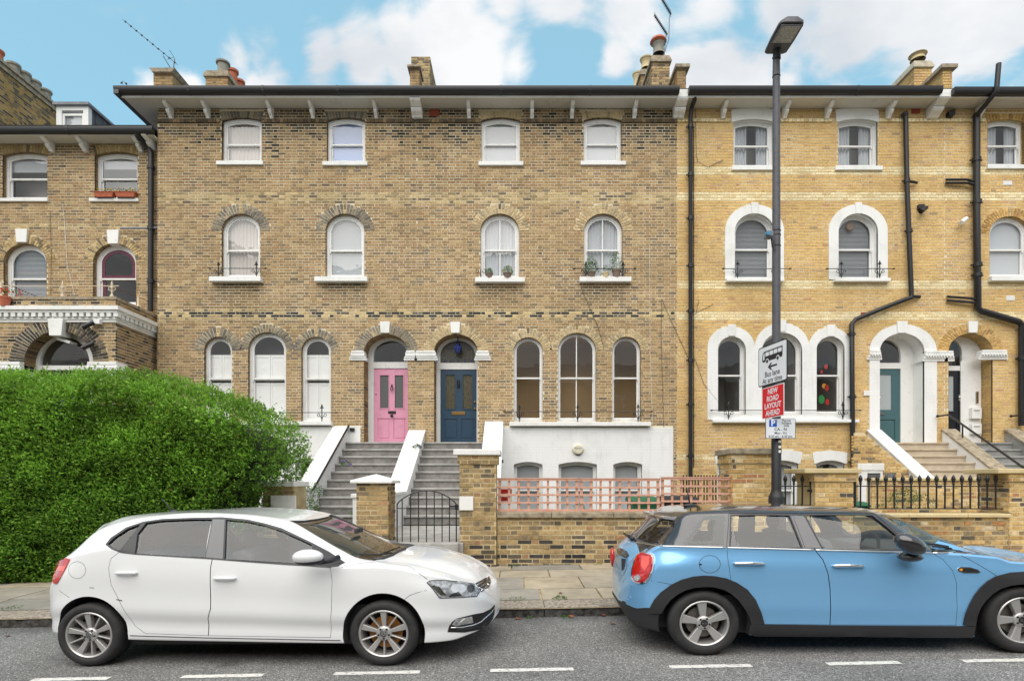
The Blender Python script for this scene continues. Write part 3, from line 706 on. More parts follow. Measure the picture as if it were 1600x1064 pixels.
        for i in range(n):
            sm = MB(); a_ = X0+w*i+.004; b_ = X0+w*(i+1)-.004
            pz_ = [(Z0, Z0+(zm-Z0)*.92), (zm-.05, zt)] if zt > zm else [(Z0, zt)]
            for z_0, z_1 in pz_:
                slab(sm, [(a_, z_0), (b_, z_0), (b_, z_1), (a_, z_1)], [[(a_+.05, z_0+.07), (b_-.05, z_0+.07), (b_-.05, z_1-.07), (a_+.05, z_1-.07)]], Yi, Yi+.02)
                sm.box(a_+.04, b_-.04, Yi+.01, Yi+.02, z_0+.06, z_1-.06)
            sm.build('shutter', M['shutter'], win)
    if sill:      # (x0, x1, ytop, thick, projection)
        sx0, sx1, st, th, pr = sill; a, b = h.X(sx0), h.X(sx1); z1 = h.Z(st)
        sm = MB(); sm.poly_x([(Yd+.02, z1+.03), (h.Y-.0, z1+.012), (h.Y-pr, z1), (h.Y-pr, z1-th), (h.Y+.01, z1-th-.0), (Yd+.02, z1-th)], a, b)
        sm.build('sill', M['white'], win, bevel=.008)
    return win
def key_block(h, x0, x1, yt, yb, shrink=.82, out=.06, drop=0, parent=None):
    a, b = h.X(x0), h.X(x1); zt, zb = h.Z(yt), h.Z(yb); cx = (a+b)/2; w = (b-a)/2
    mb = MB(); mb.poly_y([(cx-w*shrink, zb), (cx+w*shrink, zb), (cx+w, zt), (cx-w, zt)], h.Y-out, h.Y+.2)
    return mb.build('keystone', M['white'], h.root, bevel=.008)
def guard(h, x0, x1, yr, yb, posts, dy=.12, top=12, parent=None, scroll=True, m='black'):
    """wrought window guard: rail with arrow ends, finial posts with scrolls"""
    Y = h.Y-dy; S = Y/F
    P = lambda px, py: W(px, py, Y)
    mb = MB(); mb.tube([P(x0, yr), P(x1, yr)], .011, 6)
    for xe, sg in ((x0, -1), (x1, 1)):
        mb.tube([P(xe, yr), P(xe+sg*2, yr), P(xe+sg*5, yr)], [.012, .028, .002], 6)
    g = mb.build('window_guard', M[m], h.root)
    for pxx in posts:
        f = MB(); zt = yr-top*.75
        f.tube([P(pxx, yb), P(pxx, zt+4)], .014, 6); f.tube([P(pxx, zt+4), P(pxx, zt+1.5), P(pxx, zt-3)], [.012, .032, .002], 6)
        f.tube([P(pxx-3, zt+3.4), P(pxx+3, zt+3.4)], .012, 6)
        if scroll:
            for sg in (-1, 1):
                pts = []
                for i in range(15):
                    t = i/14; a = -PI/2+t*PI*1.75; rr = 3.6*(1-.62*t)
                    pts.append(P(pxx+sg*(4.6+rr*math.cos(a)*.9-0*t), yr+4.3-rr*math.sin(a)*-.8))
                f.tube([P(pxx, yb-3)]+pts, .0085, 5)
        f.build('guard_post', M[m], g)
    return g
def bracket(h, x0, x1, yt=152, yb=188, big=False, proj=None):
    """scrolled eaves bracket; profile in the YZ plane"""
    a, b = wx(x0, h.Y), wx(x1, h.Y); zt = h.z1+.0; zb = wz(yb, h.Y); pr = (.50 if big else .40) if proj is None else proj; H = zt-zb; Y = h.Y
    pf = [(Y+.0, zt), (Y-pr, zt), (Y-pr, zt-H*.10), (Y-pr*.93, zt-H*.22), (Y-pr*.72, zt-H*.36), (Y-pr*.52, zt-H*.44), (Y-pr*.50, zt-H*.50), (Y-pr*.60, zt-H*.50), (Y-pr*.60, zt-H*.58), (Y-pr*.50, zt-H*.72), (Y-pr*.30, zt-H*.88), (Y-pr*.22, zt-H), (Y, zt-H)]
    mb = MB(); mb.poly_x(pf[::-1], a, b); return mb.build('eaves_bracket', M['white'], h.root, bevel=.006)
def pipe(h, pts, r=.05, name='drainpipe', collars=(), m='black'):
    mb = MB(); mb.tube(pts, r, 12); p = mb.build(name, M[m], h.root, smooth=True)
    for q in collars:
        k = MB(); k.tube([Vector(q)+Vector((0, 0, .05)), Vector(q)-Vector((0, 0, .05))], r*1.28, 12); k.box(q[0]-r*2.0, q[0]+r*2.0, q[1]+r*.2, q[1]+r*.5, q[2]-.02, q[2]+.02)
        k.build('pipe_collar', M[m], p, smooth=True)
    return p
def gutter(h, x0, x1, ztop, Yg, r=.075, name='gutter', caps=True):
    mb = MB(); prof = [(Yg-r*1.05, ztop), (Yg-r*1.05, ztop-.05), (Yg-r*.85, ztop-.12), (Yg-r*.4, ztop-.165), (Yg+r*.5, ztop-.175), (Yg+r*1.0, ztop-.17), (Yg+r*1.0, ztop)]
    mb.poly_x([(a, b) for a, b in prof], x0, x1)
    g = mb.build(name, M['gutter'], h.root, smooth=50)
    n = max(1, int((x1-x0)/1.9))
    for i in range(1, n):
        q = MB(); xx = x0+(x1-x0)*i/n; q.poly_x([(a+(-.006 if a < Yg else .004), b-(.006 if b < ztop else -.004)) for a, b in prof], xx-.03, xx+.03); q.build('gutter_clip', M['gutter'], g)
    return g
YF = 16.0; ZE = 1.55+580*YF/900      # facade plane and soffit height
Z0F = .30
# ================================================================== house A (pink door)
A = House('terraced_house', 'sooty brown brick house with the pink front door and shuttered ground floor windows', 246, 650, ZE, Z0F, YF, col_main, M['mortar_brown'], seed=3)
A.sills = [(336, 414, 444), (500, 578, 444)]
SOLD = [(3, c(150, 128, 100, BK)), (3, c(120, 106, 88, BK)), (2, c(92, 84, 74, BK))]
RING = [(3, c(160, 152, 136, BK)), (3, c(144, 138, 128, BK)), (2, c(126, 122, 116, BK)), (.8, c(190, 176, 148, BK))]
RINGB = [(5, c(218, 198, 158, BK)), (3, c(204, 184, 144, BK)), (1.2, c(184, 168, 138, BK))]
# top floor
o = A.opening(346.4, 408.8, 183, 188, 253, ring=11); window(A, o, 222.5, 'net_beige', sill=(339, 412, 253, .105, .06), label='sash window with beige net curtain')
o = A.opening(510.8, 570.5, 183, 188, 253.5, ring=11); window(A, o, 222.5, 'blind_blue', sill=(504.5, 574.7, 254, .105, .06), label='sash window with pale blue blind')
# first floor
o = A.opening(346.2, 406.2, 334, 361, 433.7, ring=15.5); window(A, o, 389, 'net_beige', sill=(331, 411, 435, .13, .16), label='round-headed window with pleated blind and iron guard')
guard(A, 330, 413, 419.5, 433, [341.5, 400.5], dy=.12)
o = A.opening(508.7, 569.2, 334, 361, 433.7, ring=15.5); wB2 = window(A, o, 389, 'blind_grey', sill=(494, 576, 435, .13, .16), label='round-headed window with grey blind')
# ground floor triplet with shutters
o = A.opening(319, 362.5, 526, 548, 659, ring=15); window(A, o, 590.5, 'shutter', blind_to=552, fw=.06)
o = A.opening(387.7, 447.1, 519, 546, 659, ring=12.5); window(A, o, 590.5, 'shutter', blind_to=552, fw=.07)
o = A.opening(471, 517.1, 526, 548, 659, ring=12.5); window(A, o, 590.5, 'shutter', blind_to=552, fw=.06)
mb = MB(); mb.poly_x([(YF+.15, A.Z(658)), (YF-.16, A.Z(659)), (YF-.16, A.Z(659)-.10), (YF+.1, A.Z(659)-.12)], A.X(300), A.X(520)); mb.build('long_sill', M['white'], A.root, bevel=.008)
guard(A, 440, 523, 644.5, 658, [503], dy=.12, top=14)
# doorway
def doorway(h, x0, x1, yc, ys, yb, ring, dep, rev):
    return h.opening(x0, x1, yc, ys, yb, ring=ring, dep=dep, rev=rev)
def door_set(h, o, lx0, lx1, yt, yb, yf0, yf1, paint, frame='white_gloss', kind='pink', tr_y=(565.6, 575.4), glass_r=None):
    """door leaf, frame, transom and fanlight at the back of the recess; px values measured at the door plane"""
    Yd = o['Yd']; X = lambda p: wx(p, Yd); Z = lambda p: wz(p, Yd)
    zt, zb = Z(yt), Z(yb); x0, x1 = X(lx0), X(lx1); X0, X1 = o['X0'], o['X1']
    fr = MB()
    outer = arch_pts(X0-.02, X1+.02, o['Z0']-.02, o['ZS'], o['ZC']+.02, 24)
    fan_o = arch_pts(max(x0-.0, X0+.10), min(x1+.0, X1-.10), Z(tr_y[0]), max(o['ZS'], Z(tr_y[0])+.05), o['ZC']-.07, 22)
    hole2 = [(x0, o['Z0']-.01), (x1, o['Z0']-.01), (x1, zt), (x0, zt)]
    slab(fr, outer, [fan_o, hole2], Yd, Yd+.09)
    f = fr.build('door_frame', M[frame], h.root, bevel=.006)
    g = MB(); vs, tr = fill2d(ccw(fan_o)); g.add([(x, Yd+.05, z) for x, z in vs], tr)
    pane = g.build('fanlight', M['window_glass'] if kind != 'stained' else M['stained'], f)
    if kind == 'stained':
        ld = MB()
        n = 9
        for i in range(1, n): 
            xx = fan_o[0][0]+(fan_o[1][0]-fan_o[0][0])*i/n; ld.box(xx-.005, xx+.005, Yd+.035, Yd+.05, fan_o[0][1], o['ZC']-.12 if 2 < i < 7 else o['ZS']+.22)
        for zz in (fan_o[0][1]+.14, fan_o[0][1]+.42): ld.box(fan_o[0][0], fan_o[1][0], Yd+.035, Yd+.05, zz-.005, zz+.005)
        ld.build('lead_came', M['lead'], f)
        ld = MB()
        for i in range(5):
            xx = fan_o[0][0]+(fan_o[1][0]-fan_o[0][0])*(i+.6)/5.2
            for zz in (fan_o[0][1]+.06, o['ZC']-.17): ld.poly_y([(xx-.035, zz), (xx, zz-.03), (xx+.035, zz), (xx, zz+.04)], Yd+.03, Yd+.05)
        ld.build('blue_glass', M['blue_glass'], f)
    rm = MB(); a, b = X0, X1; zt_ = o['ZC']+.1; z_ = Z(tr_y[1]); Yi = Yd+.1; dp = 3.0
    rm.quad((a, Yi+dp, z_), (b, Yi+dp, z_), (b, Yi+dp, zt_), (a, Yi+dp, zt_)); rm.quad((a, Yi, z_), (a, Yi+dp, z_), (a, Yi+dp, zt_), (a, Yi, zt_)); rm.quad((b, Yi+dp, z_), (b, Yi, z_), (b, Yi, zt_), (b, Yi+dp, zt_)); rm.quad((a, Yi+dp, zt_), (b, Yi+dp, zt_), (b, Yi, zt_), (a, Yi, zt_))
    rm.build('hall', M['dark_room'], f)
    # leaf: stiles and rails round sunk panels
    w = x1-x0; H = zt-o['Z0']; zz = lambda p: Z(p)
    L = MB()
    if glass_r is None: glass_r = (yt+9, yt+62)
    gz0, gz1 = Z(glass_r[1]), Z(glass_r[0])
    if kind in ('pink', 'stained'):
        cols_ = [(x0+w*.17, x0+w*.44), (x0+w*.60, x0+w*.87)] if kind == 'pink' else [(x0+w*.14, x0+w*.41), (x0+w*.61, x0+w*.88)]
        low = [(x0+w*.11, x0+w*.47), (x0+w*.57, x0+w*.93)]
    else: cols_ = [(x0+w*.30, x0+w*.72)]; low = [(x0+w*.16, x0+w*.84)]
    lz0, lz1 = o['Z0']+.14, gz0-.28
    holes = [[(a, gz0), (b, gz0), (b, gz1), (a, gz1)] for a, b in cols_]+[[(a, lz0), (b, lz0), (b, lz1), (a, lz1)] for a, b in low]
    zb_ = o['Z0']
    slab(L, [(x0+.004, zb_+.01), (x1-.004, zb_+.01), (x1-.004, zt-.006), (x0+.004, zt-.006)], holes, Yd+.03, Yd+.07)
    leaf = L.build('front_door', M[paint], h.root, bevel=.007)
    for a, b in low:
        p = MB(); p.box(a-.01, b+.01, Yd+.055, Yd+.07, lz0-.01, lz1+.01); p.box(a+.035, b-.035, Yd+.042, Yd+.058, lz0+.035, lz1-.035); p.build('door_panel', M[paint], leaf, bevel=.006)
    for a, b in cols_:
        p = MB(); p.box(a-.01, b+.01, Yd+.052, Yd+.06, gz0-.01, gz1+.01); p.build('door_glass', M['stained' if kind == 'stained' else 'frosted' if kind == 'pink' else 'frosted_pale'], leaf)
        if kind != 'dark': 
            q = MB(); slab(q, [(a-.02, gz0-.02), (b+.02, gz0-.02), (b+.02, gz1+.02), (a-.02, gz1+.02)], [[(a+.01, gz0+.01), (b-.01, gz0+.01), (b-.01, gz1-.01), (a+.01, gz1-.01)]], Yd+.018, Yd+.05); q.build('glazing_bead', M[paint], leaf, bevel=.004)
    return leaf, f, x0, x1, Z
M['blue_glass'] = mat('blue_glass', (.03, .05, .22, 1), .15)
A_o = doorway(A, 568.8, 637.3, 522, 549.5, 692, 16, .45, 'brick')
leaf, fr, dx0, dx1, DZ = door_set(A, A_o, 583.9, 637.5, 575.4, 692, 0, 0, 'pink', kind='pink', glass_r=(585.5, 638))
Yd = A_o['Yd']; q = MB(); cxx = (dx0+dx1)/2+.03
q.tube([(cxx, Yd+.0, DZ(601)), (cxx, Yd-.03, DZ(604))], .022, 8); 
q.tube([(cxx-.01, Yd-.02, DZ(604)), (cxx-.035, Yd-.03, DZ(607)), (cxx-.03, Yd-.035, DZ(609.5)), (cxx, Yd-.035, DZ(611)), (cxx+.03, Yd-.035, DZ(609.5)), (cxx+.035, Yd-.03, DZ(607)), (cxx+.01, Yd-.02, DZ(604))], .011, 6); q.build('door_knocker', M['black'], leaf, smooth=True)
q = MB(); q.box(cxx-.11, cxx+.11, Yd+.012, Yd+.03, DZ(646), DZ(642)); q.build('letterbox', M['black'], leaf, bevel=.003)
q = MB(); q.lathe([(.001, -.06), (.035, -.055), (.045, -.035), (.03, -.015), (.02, 0), (.035, .03)], (cxx, Yd, DZ(649.5)), 14, 'y'); q.build('door_knob', M['black'], leaf, smooth=True)
q = MB(); q.ball((dx0+.06, Yd+.03, DZ(616)), .02); q.build('lock', M['black'], leaf, smooth=True)
key_block(A, 594, 610, 503.4, 521, out=.07)
# impost blocks
def impost(h, x0, x1, y0, y1, dep, inL, inR, ornate=False, out=.09):
    a, b = h.X(x0), h.X(x1); z1, z0 = h.Z(y0), h.Z(y1); Y = h.Y; mb = MB(); hh = z1-z0
    for k, (f0, f1, e) in enumerate(((0, .22, -.05), (.22, .42, -.03), (.42, .80, 0), (.80, 1, .02))):
        mb.box(a-(e if inL else 0)*-1*0-(-e), b-e*1+0, Y-out-.0+(-e)*-1*-1 if 0 else Y-out+(-e if e > 0 else e)*-1*0+(.05-(.05 if k == 3 else .035 if k == 2 else .015 if k == 1 else 0))*-1*0+(0 if k == 3 else .012 if k == 2 else .03 if k == 1 else .05), Y+dep, z0+hh*f0, z0+hh*f1)
    if ornate:
        n = int((b-a)/.075)
        for i in range(n):
            cx = a+(b-a)*(i+.5)/n; mb.ball((cx, Y-out+.005, z0+hh*.58), .03, .02, .045, 8, 5); mb.ball((cx+.03, Y-out+.005, z0+hh*.40), .02, .015, .03, 6, 4)
    return mb.build('impost', M['white'], h.root, bevel=.008)
impost(A, 549, 570.5, 548.8, 563.5, .20, 1, 1); 
# long rain stain free plinth block beside the steps
def plinth(h, x0, x1, y0, yb, out=.05, m='white', name='plinth'):
    mb = MB(); mb.box(h.X(x0), h.X(x1), h.Y-out, h.Y+.02, h.Z(y0), yb); return mb.build(name, M[m], h.root, bevel=.006)
plinth(A, 522, 563.7, 666, 2.0)
# white painted basement front
M['white_brick'] = mat('painted_brick', c(243, 244, 243, .93), .6, noise=(1.2, c(228, 230, 226), .5, .85))
def painted_brick():
    m = M['white_brick']; nt = m.node_tree; L = nt.links; b = nt.nodes['Principled BSDF']
    ge = nd(nt, 'ShaderNodeNewGeometry'); sp = nd(nt, 'ShaderNodeSeparateXYZ'); L.new(ge.outputs['Position'], sp.inputs[0]); cb = nd(nt, 'ShaderNodeCombineXYZ')
    L.new(sp.outputs['X'], cb.inputs[0]); L.new(sp.outputs['Z'], cb.inputs[1])
    bt = nd(nt, 'ShaderNodeTexBrick'); bt.inputs['Scale'].default_value = 1; bt.inputs['Brick Width'].default_value = .17; bt.inputs['Row Height'].default_value = .079; bt.inputs['Mortar Size'].default_value = .008
    bt.inputs['Color1'].default_value = (1, 1, 1, 1); bt.inputs['Color2'].default_value = (.8, .8, .8, 1); bt.inputs['Mortar'].default_value = (0, 0, 0, 1)
    L.new(cb.outputs[0], bt.inputs[0]); bp = nd(nt, 'ShaderNodeBump'); bp.inputs['Strength'].default_value = .35; bp.inputs['Distance'].default_value = .008; L.new(bt.outputs['Color'], bp.inputs['Height'])
    L.new(bp.outputs[0], b.inputs['Normal'])
painted_brick(); streaks(M['white_brick'], c(196, 192, 182), .35)
A.blocks.append([(A.X(240), Z0F-.1), (A.X(563), Z0F-.1), (A.X(563), A.Z(667)), (A.X(240), A.Z(667))])
a_b = A.opening(462, 497, 716, 720, 800, block=[(462, 800), (463, 800), (463, 799), (462, 799)], rev='white', dep=.14)
window(A, a_b, 752, 'dark', fw=.05, both=True)
mb = MB(); slab(mb, [(A.X(246)+.001, Z0F), (A.X(558), Z0F), (A.X(558), A.Z(667)), (A.X(246)+.001, A.Z(667))], [arch_pts(A.X(462), A.X(497), A.Z(800), A.Z(720), A.Z(716), 12)], YF-.035, YF+.01); mb.build('painted_basement_wall', M['white_brick'], A.root)
# ================================================================== house B (slate blue door)
B = House('terraced_house', 'brown brick house with the slate blue front door and white painted basement', 650, 1058, ZE, Z0F, YF, col_main, M['mortar_brown'], seed=8)
B.sills = [(745, 816, 445), (908, 982, 445)]
o = B.opening(751.9, 812.5, 183, 188, 253.8, ring=11); window(B, o, 222, 'blind_white', sill=(747.8, 817.8, 254, .105, .06), label='sash window with white roller blind')
o = B.opening(911.9, 971, 183, 188, 252.8, ring=11); window(B, o, 222, 'blind_white', sill=(907, 977.5, 253.4, .105, .06), label='sash window with its blind half lowered')
o = B.opening(750.7, 811.2, 334, 361, 435, ring=15.5); window(B, o, 388.5, 'net', vbar=True, sill=(743, 820, 436, .13, .16))
o = B.opening(912.5, 972.5, 334, 361, 434.5, ring=15.5); window(B, o, 388.5, 'net', vbar=True, sill=(905, 985, 435.5, .13, .16))
guard(B, 899, 990, 420, 434, [915.5, 973.5], dy=.13)
f = MB(); Yg = YF-.13
f.tube([W(751, 435, Yg), W(751, 421, Yg)], .014, 6)
for sg in (-1, 1):
    f.tube([W(751+sg*(4.6+3.6*(1-.62*i/14)*math.cos(-PI/2+i/14*PI*1.75)), 424+3.6*(1-.62*i/14)*math.sin(-PI/2+i/14*PI*1.75), Yg) for i in range(15)], .009, 5)
f.build('guard_post', M['black'], B.root)
o = B.opening(802.6, 848, 527, 548, 658, ring=14.5); window(B, o, 589.5, 'dark', room='reflection_brown', fw=.05, sashw=.03)
o = B.opening(871.6, 931.3, 520, 547, 658, ring=12.3); window(B, o, 589.5, 'dark', room='reflection_brown', fw=.05, sashw=.03, vbar=True)
o = B.opening(956.5, 1001, 526, 548, 658, ring=13); window(B, o, 589.5, 'dark', room='reflection_brown', fw=.05, sashw=.03)
mb = MB(); mb.poly_x([(YF+.15, B.Z(659)), (YF-.16, B.Z(660)), (YF-.16, B.Z(660)-.105), (YF+.1, B.Z(660)-.12)], B.X(796), B.X(1015.6)); mb.build('long_sill', M['white'], B.root, bevel=.008)
guard(B, 790, 1016, 643, 659, [811.5, 902.5, 997], dy=.12, top=13)
o = doorway(B, 678.3, 746.4, 522, 549.5, 691.4, 16.5, .45, 'brick')
leaf, fr, dx0, dx1, DZ = door_set(B, o, 688, 744.7, 577, 691.4, 0, 0, 'navy', kind='stained', tr_y=(567, 576.5), glass_r=(585, 639))
Yd = o['Yd']; cxx = (dx0+dx1)/2
q = MB(); q.tube([(cxx-.028, Yd-.01, DZ(594)), (cxx-.036, Yd-.03, DZ(599)), (cxx-.02, Yd-.035, DZ(604)), (cxx+.02, Yd-.035, DZ(604)), (cxx+.036, Yd-.03, DZ(599)), (cxx+.028, Yd-.01, DZ(594))], .012, 6); q.box(cxx-.03, cxx+.03, Yd+.01, Yd+.03, DZ(606), DZ(593)); q.build('door_knocker', M['black'], leaf, smooth=True)
q = MB(); q.box(cxx-.19, cxx+.19, Yd+.012, Yd+.03, DZ(648), DZ(643)); q.build('letterbox', M['brass'], leaf, bevel=.003)
for yy in (628, 638.5): q = MB(); q.lathe([(.001, -.03), (.022, -.028), (.028, -.01), (.028, .03)], (dx1-.05, Yd, DZ(yy)), 12, 'y', squash=(1, 1, 1.3)); q.build('door_lock', M['brass'], leaf, smooth=True)
q = MB(); q.lathe([(.001, -.13), (.05, -.10), (.10, -.04), (.12, .03), (.09, .09), (.04, .12), (.02, .16), (.012, .5)], ((dx0+dx1)/2, Yd-.18, DZ(548)), 16, 'z'); q.build('porch_lantern', M['blue_glass'], B.root, smooth=True)
key_block(B, 703.8, 719.4, 503.8, 521, out=.07)
impost(B, 650.2, 681.5, 548.8, 563.5, .20, 1, 1); impost(A, 634, 649.8, 548.8, 563.5, .20, 1, 1); impost(B, 744, 764.8, 548.8, 563.5, .10, 1, 1)
B.blocks.append([(B.X(765), Z0F-.1), (B.X(1051.5), Z0F-.1), (B.X(1051.5), B.Z(667)), (B.X(765), B.Z(667))])
holes = []
for a, b in ((803, 847.6), (872.5, 932.5), (958, 1003)):
    o = B.opening(a, b, 721.5, 725.5, 806, block=[(a, 800), (a+1, 800), (a+1, 799), (a, 799)], rev='white', dep=.14); holes.append(arch_pts(o['X0'], o['X1'], o['Z0'], o['ZS'], o['ZC'], 12))
    window(B, o, 766, 'blind_grey', fw=.05, label='basement sash window with grey blind')
mb = MB(); slab(mb, [(B.X(762), Z0F), (B.X(1051.5), Z0F), (B.X(1051.5), B.Z(668)), (B.X(762), B.Z(668))], holes, YF-.035, YF+.01); mb.build('painted_basement_wall', M['white_brick'], B.root)
# ================================================================== house C (yellow brick, white arches, teal door)
Cc = House('terraced_house', 'golden yellow brick house with white painted window arches and the teal front door', 1058, 1477, ZE, Z0F, YF, col_yel, M['mortar_yellow'], seed=12)
def white_lintel(h, x0, x1, xi0, xi1, yt, ys, yc, ym_, xo=3):
    """segmental painted lintel"""
    a, b = h.X(x0), h.X(x1); zt = h.Z(yt); outer = [(h.X(xi0-xo), h.Z(ys)), ]
    inner = arch_pts(h.X(xi0), h.X(xi1), h.Z(ys)-.05, h.Z(ys), h.Z(yc), 14)[2:]
    top = arch_pts(a, b, zt-.3, h.Z(yt+3.5), zt, 14)[2:]
    pts = [(h.X(xi0-xo), h.Z(ys))]+inner[::-1]+[(h.X(xi1+xo), h.Z(ys))]+top
    mb = MB(); vs, tr = fill2d(ccw(pts)); slab(mb, pts, [], h.Y-.02, h.Y+.02); mb.build('lintel', M['white'], h.root, bevel=.004)
    h.blocks.append(ccw(pts))
for (a, b, sa, sb, la, lb) in ((1146, 1208, 1142.5, 1217, 1142.5, 1211), (1309.5, 1371, 1304, 1377.8, 1305, 1371.5)):
    o = Cc.opening(a, b, 186.5, 191, 260, rev='white', dep=.12); white_lintel(Cc, la, lb, a, b, 169, 191, 186.6, 0)
    window(Cc, o, 224.5, 'halfcurtain', sill=(sa, sb, 261, .11, .06), fw=.06, label='sash window with white curtains drawn aside')
def surround(h, polys, holes, out=.022, m='white', blk=None):
    mb = MB()
    for p in polys:
        slab(mb, p, [q for q in holes if in_poly(sum(v[0] for v in q)/len(q), sum(v[1] for v in q)/len(q), p)], h.Y-out, h.Y+.02)
        for q in (blk or [p]): h.blocks.append(ccw(q))
    return mb.build('painted_surround', M[m], h.root)
for cxp, x0s, x1s in ((1178.5, 1133, 1222), (1340.5, 1301, 1387)):
    o = Cc.opening(cxp-30.8, cxp+30.8, 334, 362, 436, rev='white', dep=.16)
    hole = arch_pts(o['X0'], o['X1'], o['Z0'], o['ZS'], o['ZC'], 22)
    outl = arch_pts(Cc.X(cxp-46), Cc.X(cxp+46), Cc.Z(437), Cc.Z(362), Cc.Z(320), 26)
    surround(Cc, [outl], [hole])
    window(Cc, o, 386.5, 'slats_grey', sill=(x0s, x1s, 437, .09, .14), fw=.055, label='round-headed window with venetian blind in white surround')
    key_block(Cc, cxp-5.5, cxp+5.5, 317.5, 335, shrink=.8, out=.05)
    guard(Cc, cxp-46, cxp+54, 420, 436, [cxp-26, cxp+34], dy=.12, top=14)
q = MB(); q.lathe([(.001, -.03), (.10, -.03), (.12, 0), (.001, .0)], (Cc.X(1334), YF+.19, Cc.Z(350)), 18, 'y'); q.build('extractor_fan', M['potbrown'], Cc.root, smooth=True)
# ground triplet
w3 = []
for (a, b, yc, ys) in ((1121.5, 1164.8, 526, 546), (1190, 1253, 520, 548), (1275.4, 1319.2, 526, 546)):
    o = Cc.opening(a, b, yc, ys, 647.5, rev='white', dep=.17); w3.append(o)
def union_outline():
    P = []
    arcs = [(1142, 36.7, 510.5, 543), (1221.6, 42.3, 504.8, 543), (1296.8, 33.2, 511.5, 543)]
    P += [(1105.3, 656), (1330, 656), (1330, 543)]
    for cx, r, yt, ys in arcs[::-1]:
        for i in range(1, 24):
            a = PI*i/24; P.append((cx+r*math.cos(a), ys-(ys-yt)*math.sin(a)))
        if cx > 1150: P.append((1263.9 if cx > 1250 else 1179.0, 541))
    P.append((1105.3, 543)); return [(Cc.X(a), Cc.Z(b)) for a, b in P]
surround(Cc, [union_outline()], [arch_pts(o['X0'], o['X1'], o['Z0'], o['ZS'], o['ZC'], 22) for o in w3], m='white_brick', blk=[arch_pts(Cc.X(x_-r_), Cc.X(x_+r_), Cc.Z(656), Cc.Z(543), Cc.Z(t_), 24) for x_, r_, t_ in ((1142, 37.5, 510.5), (1221.6, 43, 504.8), (1296.8, 34, 511.5))])
for o, yb, lab in zip(w3, (0, 0, 0), ('tall round-headed window, dark inside', 'middle round-headed window behind the street sign', 'round-headed window with red and green paper shapes')):
    win = window(Cc, o, 585, 'dark', fw=.045, sashw=.03, label=lab)
o = w3[2]; q = MB(); R2 = random.Random(3)
M['red'] = mat('red', c(196, 32, 30), .6); M['green_card'] = mat('green_card', c(40, 140, 70), .6); M['orange_card'] = mat('orange_card', c(224, 150, 50), .6)
for (pxx, pyy, rx, rz, mm) in ((1284, 573, 3, 4, 'red'), (1277, 581, 2, 3, 'red'), (1285, 606, 3.2, 5, 'red'), (1281, 603, 3.5, 4, 'orange_card'), (1277, 624, 5, 7, 'green_card'), (1286, 628, 3.2, 5, 'red')):
    q = MB(); Yq = o['Yd']+.13; q.lathe([(.001, -.004), (rx*.0178, -.004), (rx*.0178, .004), (.001, .004)], (wx(pxx, Yq)+.12, Yq, wz(pyy, Yq)), 14, 'y', squash=(1, 1, rz/rx)); q.build('paper_shape', M[mm], win)
mb = MB(); mb.poly_x([(YF+.15, Cc.Z(655)), (YF-.15, Cc.Z(656)), (YF-.15, Cc.Z(656)-.08), (YF+.1, Cc.Z(656)-.12)], Cc.X(1112), Cc.X(1338)); mb.build('long_sill', M['white'], Cc.root, bevel=.008)
guard(Cc, 1114, 1342, 641, 656, [1138.5, 1317], dy=.12, top=15)
for cxp, yt in ((1143, 507.5), (1221.6, 500.5), (1298, 508)): key_block(Cc, cxp-6.5, cxp+6.5, yt, yt+18, shrink=.85, out=.04)
# basement windows C
for (a, b, la, lb, yt) in ((1121, 1172, 1116.5, 1178, 703), (1193, 1247, 1189, 1253.6, 703), (1275, 1319.5, 1269.5, 1323.5, 704)):
    o = Cc.opening(a, b, 719, 724, 812, rev='white', dep=.14); white_lintel(Cc, la, lb, a, b, yt, 724, 719.1, 0)
    window(Cc, o, 766, 'halfcurtain', fw=.06)
# doorway C
dC = Cc.opening(1374, 1443.8, 521, 549, 692, rev='white', dep=.44)
hole = arch_pts(dC['X0'], dC['X1'], dC['Z0'], dC['ZS'], dC['ZC'], 24)
outl = arch_pts(Cc.X(1358), Cc.X(1463), Cc.Z(692), Cc.Z(549), Cc.Z(507), 26)
surround(Cc, [outl], [hole], m='white_brick')
leaf, fr, dx0, dx1, DZ = door_set(Cc, dC, 1360, 1407.4, 576, 690.9, 0, 0, 'teal', kind='dark', tr_y=(567, 575.5), glass_r=(585, 640))
q = MB(); q.ball((dx0+.26, dC['Yd']-.01, DZ(621.5)), .035); q.build('door_knob', M['steel'], leaf, smooth=True)
q = MB(); q.box(dx0+.22, dx0+.42, dC['Yd']+.01, dC['Yd']+.03, DZ(648), DZ(644)); q.build('letterbox', M['steel'], leaf)
key_block(Cc, 1399.8, 1416.4, 502.6, 521, out=.06)
impost(Cc, 1356.7, 1374, 547.7, 562.3, .12, 1, 1, True); impost(Cc, 1443, 1476.8, 549, 564.6, .30, 1, 1, True)
q = MB(); q.box(Cc.X(1348.5), Cc.X(1358), YF-.04, YF, Cc.Z(618.5), Cc.Z(610.5)); q.build('number_plaque', M['white'], Cc.root, bevel=.004)
